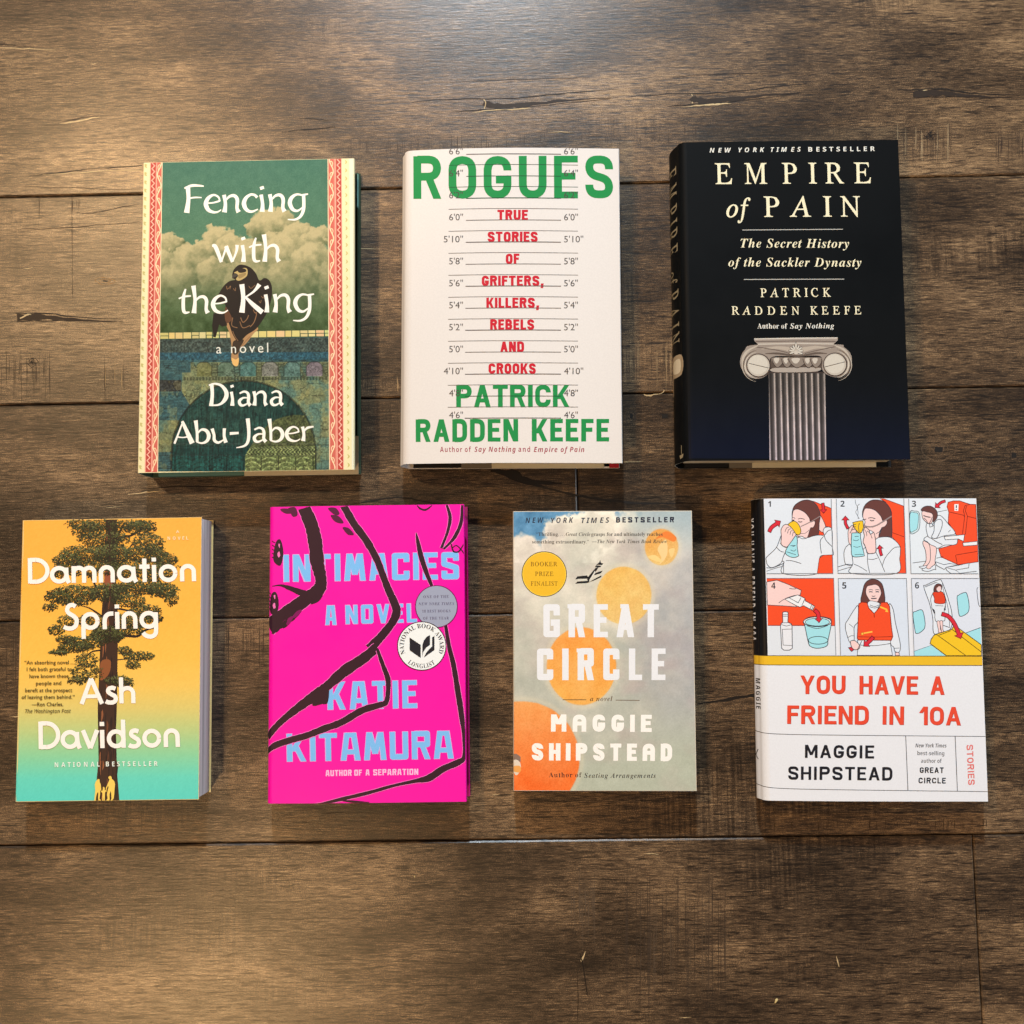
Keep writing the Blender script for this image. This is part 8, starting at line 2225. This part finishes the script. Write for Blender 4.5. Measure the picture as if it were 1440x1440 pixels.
for ox, oy, s in ((1284, 132, 1.0), (24, 447, 1.0)):
    wob([(ox, oy), (ox + 30 * s, oy - 1), (ox + 60 * s, oy + 1), (ox + 100 * s, oy + 4), (ox + 150 * s, oy + 6)], [10, 10, 6, 3, .6], BRN, cr)
    wob([(ox - 2, oy - 6), (ox + 40 * s, oy - 7), (ox + 80 * s, oy - 1), (ox + 150 * s, oy + 2)], [1.2, 2, 1.6, .4], BLK, cr)
    wob([(ox + 4, oy + 1), (ox + 14 * s, oy - 4), (ox + 20, oy - 5)], [1.5, 2.5, .6], PALE, cr)
    wob([(ox, oy + 5), (ox + 60 * s, oy + 4), (ox + 130 * s, oy + 5)], [1.6, 1.2, .4], BLK, cr)
wob([(40, 248), (80, 243), (120, 238), (160, 236), (200, 233)], [.4, 1.8, 1.2, 1.6, 1.2], BLK, cr)
wob([(60, 245), (110, 243), (160, 240), (200, 239)], [.4, 1.2, 1.0, 1.2], PALE, cr)
wob([(30, 262), (100, 264), (200, 267)], [.4, .9, .4], BRN, cr)
wob([(0, 62), (20, 64), (48, 67)], [2.5, 1.2, .5], BRN, cr)
wob([(0, 67), (40, 69), (78, 71)], [.8, 1.2, .5], PALE, cr)
wob([(84, 174), (110, 170), (140, 164)], [.6, 2.2, .8], PALE, cr)
wob([(88, 171), (115, 166), (140, 162)], [.5, 1.4, .5], BRN, cr)
wob([(396, 186), (430, 182), (472, 179)], [.5, 1.8, .8], BLK, cr)
wob([(420, 166), (445, 168), (462, 169)], [.4, 1.2, .5], BLK, cr)
# long dark split under the white book, running to the thin paperback
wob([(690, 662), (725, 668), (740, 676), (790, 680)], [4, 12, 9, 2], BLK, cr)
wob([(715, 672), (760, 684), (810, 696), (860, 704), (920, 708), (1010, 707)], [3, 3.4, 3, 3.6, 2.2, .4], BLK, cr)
wob([(480, 712), (560, 700), (640, 715)], [.4, 2.2, .5], BLK, cr)
wob([(200, 688), (250, 684), (330, 686)], [.4, 1.8, .5], BLK, cr)
wob([(180, 695), (200, 693), (225, 690)], [.5, 1.6, .4], PALE, cr)
wob([(980, 990), (1010, 986), (1050, 979), (1066, 978)], [1.2, 3, 5, 4], BLK, cr)
wob([(655, 1003), (690, 1005), (720, 1007)], [1.0, 1.8, 1.0], BRN, cr)
wob([(815, 1340), (820, 1358), (826, 1400)], [.6, 1.8, .8], BLK, cr, amp=.2)
wob([(811, 1360), (813, 1400), (812, 1435)], [.6, 1.2, .5], BRN, cr, amp=.2)
wob([(817, 1352), (821, 1344), (823, 1338)], [2.2, 1.6, .5], PALE, cr, amp=.2)
wob([(1176, 1345), (1178, 1352), (1180, 1360)], [.5, 1.4, .5], PALE, cr, amp=.2)
wob([(905, 554), (912, 556), (930, 553), (934, 549)], [.8, 2.0, .8, 1.2], PALE, cr)
wob([(101, 275), (101.5, 340), (102, 420)], [.9, .9, .7], BRN, cr, amp=.1)
wob([(55, 277), (55.5, 292), (55, 307)], [.8, 1.1, .6], BRN, cr, amp=.1)
wob([(104, 298), (130, 300), (165, 292), (196, 287)], [.5, 1.4, 1.4, .8], BRN, cr)
wob([(20, 322), (60, 322), (120, 318), (196, 312)], [.3, 1.0, 1.2, .9], BRN, cr)
for k in range(70):                      # short pores and nicks, more of them low in the frame
    x, y = rm.uniform(-20, 1460), rm.uniform(-20, 1460)
    L = rm.uniform(8, 40)
    wob([(x, y), (x + L * .5, y + rm.uniform(-1, 1)), (x + L, y + rm.uniform(-2, 2))], [.2, rm.uniform(.5, 1.1), .2], BRN if rm.random() < .75 else PALE, cr, amp=.3)
cr.build('crack')

sm = Marks()


def saw(x0, x1, y0, y1, n, dark=MID, hi=None):
    for k in range(n):
        x = rm.uniform(x0, x1)
        a, c = rm.uniform(y0, y0 + (y1 - y0) * .35), rm.uniform(y0 + (y1 - y0) * .55, y1)
        m = (a + c) / 2
        wob([(x, a), (x + rm.uniform(-.4, .4), m), (x + rm.uniform(-.6, .6), c)], [.3, rm.uniform(.5, 1.1), .3], hi if hi and rm.random() < .3 else dark, sm, 4, .2)


saw(480, 720, 188, 232, 44, C(64, 50, 38))
saw(700, 950, 186, 206, 26, C(66, 52, 40))
saw(962, 1200, 176, 196, 36, C(66, 52, 40))
saw(1262, 1340, 172, 232, 26, C(64, 50, 38), C(168, 146, 112))
saw(1400, 1440, 172, 240, 14, C(60, 46, 36))
saw(0, 72, 490, 568, 24, C(52, 40, 28))
saw(140, 180, 500, 566, 7, C(52, 40, 28), C(150, 124, 84))
saw(500, 560, 520, 562, 12, C(50, 38, 28), C(170, 140, 100))
saw(880, 945, 472, 552, 18, C(60, 46, 34), C(150, 126, 92))
saw(300, 372, 872, 945, 22, C(58, 46, 34))
saw(0, 30, 870, 980, 9, C(64, 50, 38))
saw(990, 1400, 1150, 1170, 34, C(56, 42, 30))
saw(100, 112, 276, 300, 6, C(70, 52, 34))
saw(880, 1020, 1200, 1440, 40, C(58, 47, 38), C(84, 70, 56))
saw(800, 840, 1210, 1330, 16, C(88, 74, 60))
sm.build('saw_mark')


def knot(cx, cy, rx, ry, rings, col):
    m = Marks()
    for k in range(rings):
        t = np.linspace(0, 2 * np.pi, 26)
        s = 1 - k / rings
        e, ph = rm.uniform(.1, .3), rm.uniform(0, 6)
        q = [(cx + rx * s * (1 + e * math.sin(2 * a + ph)) * math.cos(a) + rm.uniform(-.8, .8), cy + ry * s * (1 + e * math.cos(3 * a + ph)) * math.sin(a) + rm.uniform(-.6, .6)) for a in t]
        m.put(q, [rm.uniform(.1, 1.5) for _ in q], col)
    m.put([(cx - rx * .25, cy), (cx + rx * .25, cy + .5)], [ry * .5, ry * .4], BLK)
    m.build('knot')


knot(1308, 190, 6, 5.5, 3, BLK)
knot(45, 509, 7, 6, 3, BLK)
knot(1320, 632, 22, 16, 3, C(96, 76, 56))
knot(1426, 640, 14, 16, 2, BRN)
knot(148, 395, 13, 5, 2, C(130, 96, 54))
knot(935, 585, 16, 14, 2, C(70, 54, 40))
knot(888, 585, 8, 14, 2, C(54, 44, 36))

# two specks lying on the floor
CRUMB = plain('crumb', (206, 184, 128), 0.7, 0.3)


def crumb(px, py, s, rot, label):
    p = unproject(px, py, 0)
    bm = bmesh.new()
    bmesh.ops.create_icosphere(bm, subdivisions=2, radius=1.0)
    for v in bm.verts:
        v.co = (v.co.x * s * .42 * (1 + .3 * math.sin(v.co.y * 3)), v.co.y * s, (v.co.z + 1) * s * .3)
    me = bpy.data.meshes.new('crumb')
    bm.to_mesh(me)
    bm.free()
    me.materials.append(CRUMB)
    o = bpy.data.objects.new('crumb', me)
    COL.objects.link(o)
    o.location = (p.x, p.y, 0.00012)
    o.rotation_euler = (0, 0, rot)
    o['label'], o['category'] = label, 'crumb'


crumb(1091, 1407, .0021, -.5, 'pale yellow crumb lying on the dark plank at the bottom right')
crumb(583, 1232.5, .0008, .3, 'tiny white speck on the floor below the pink book, above the bottom edge')
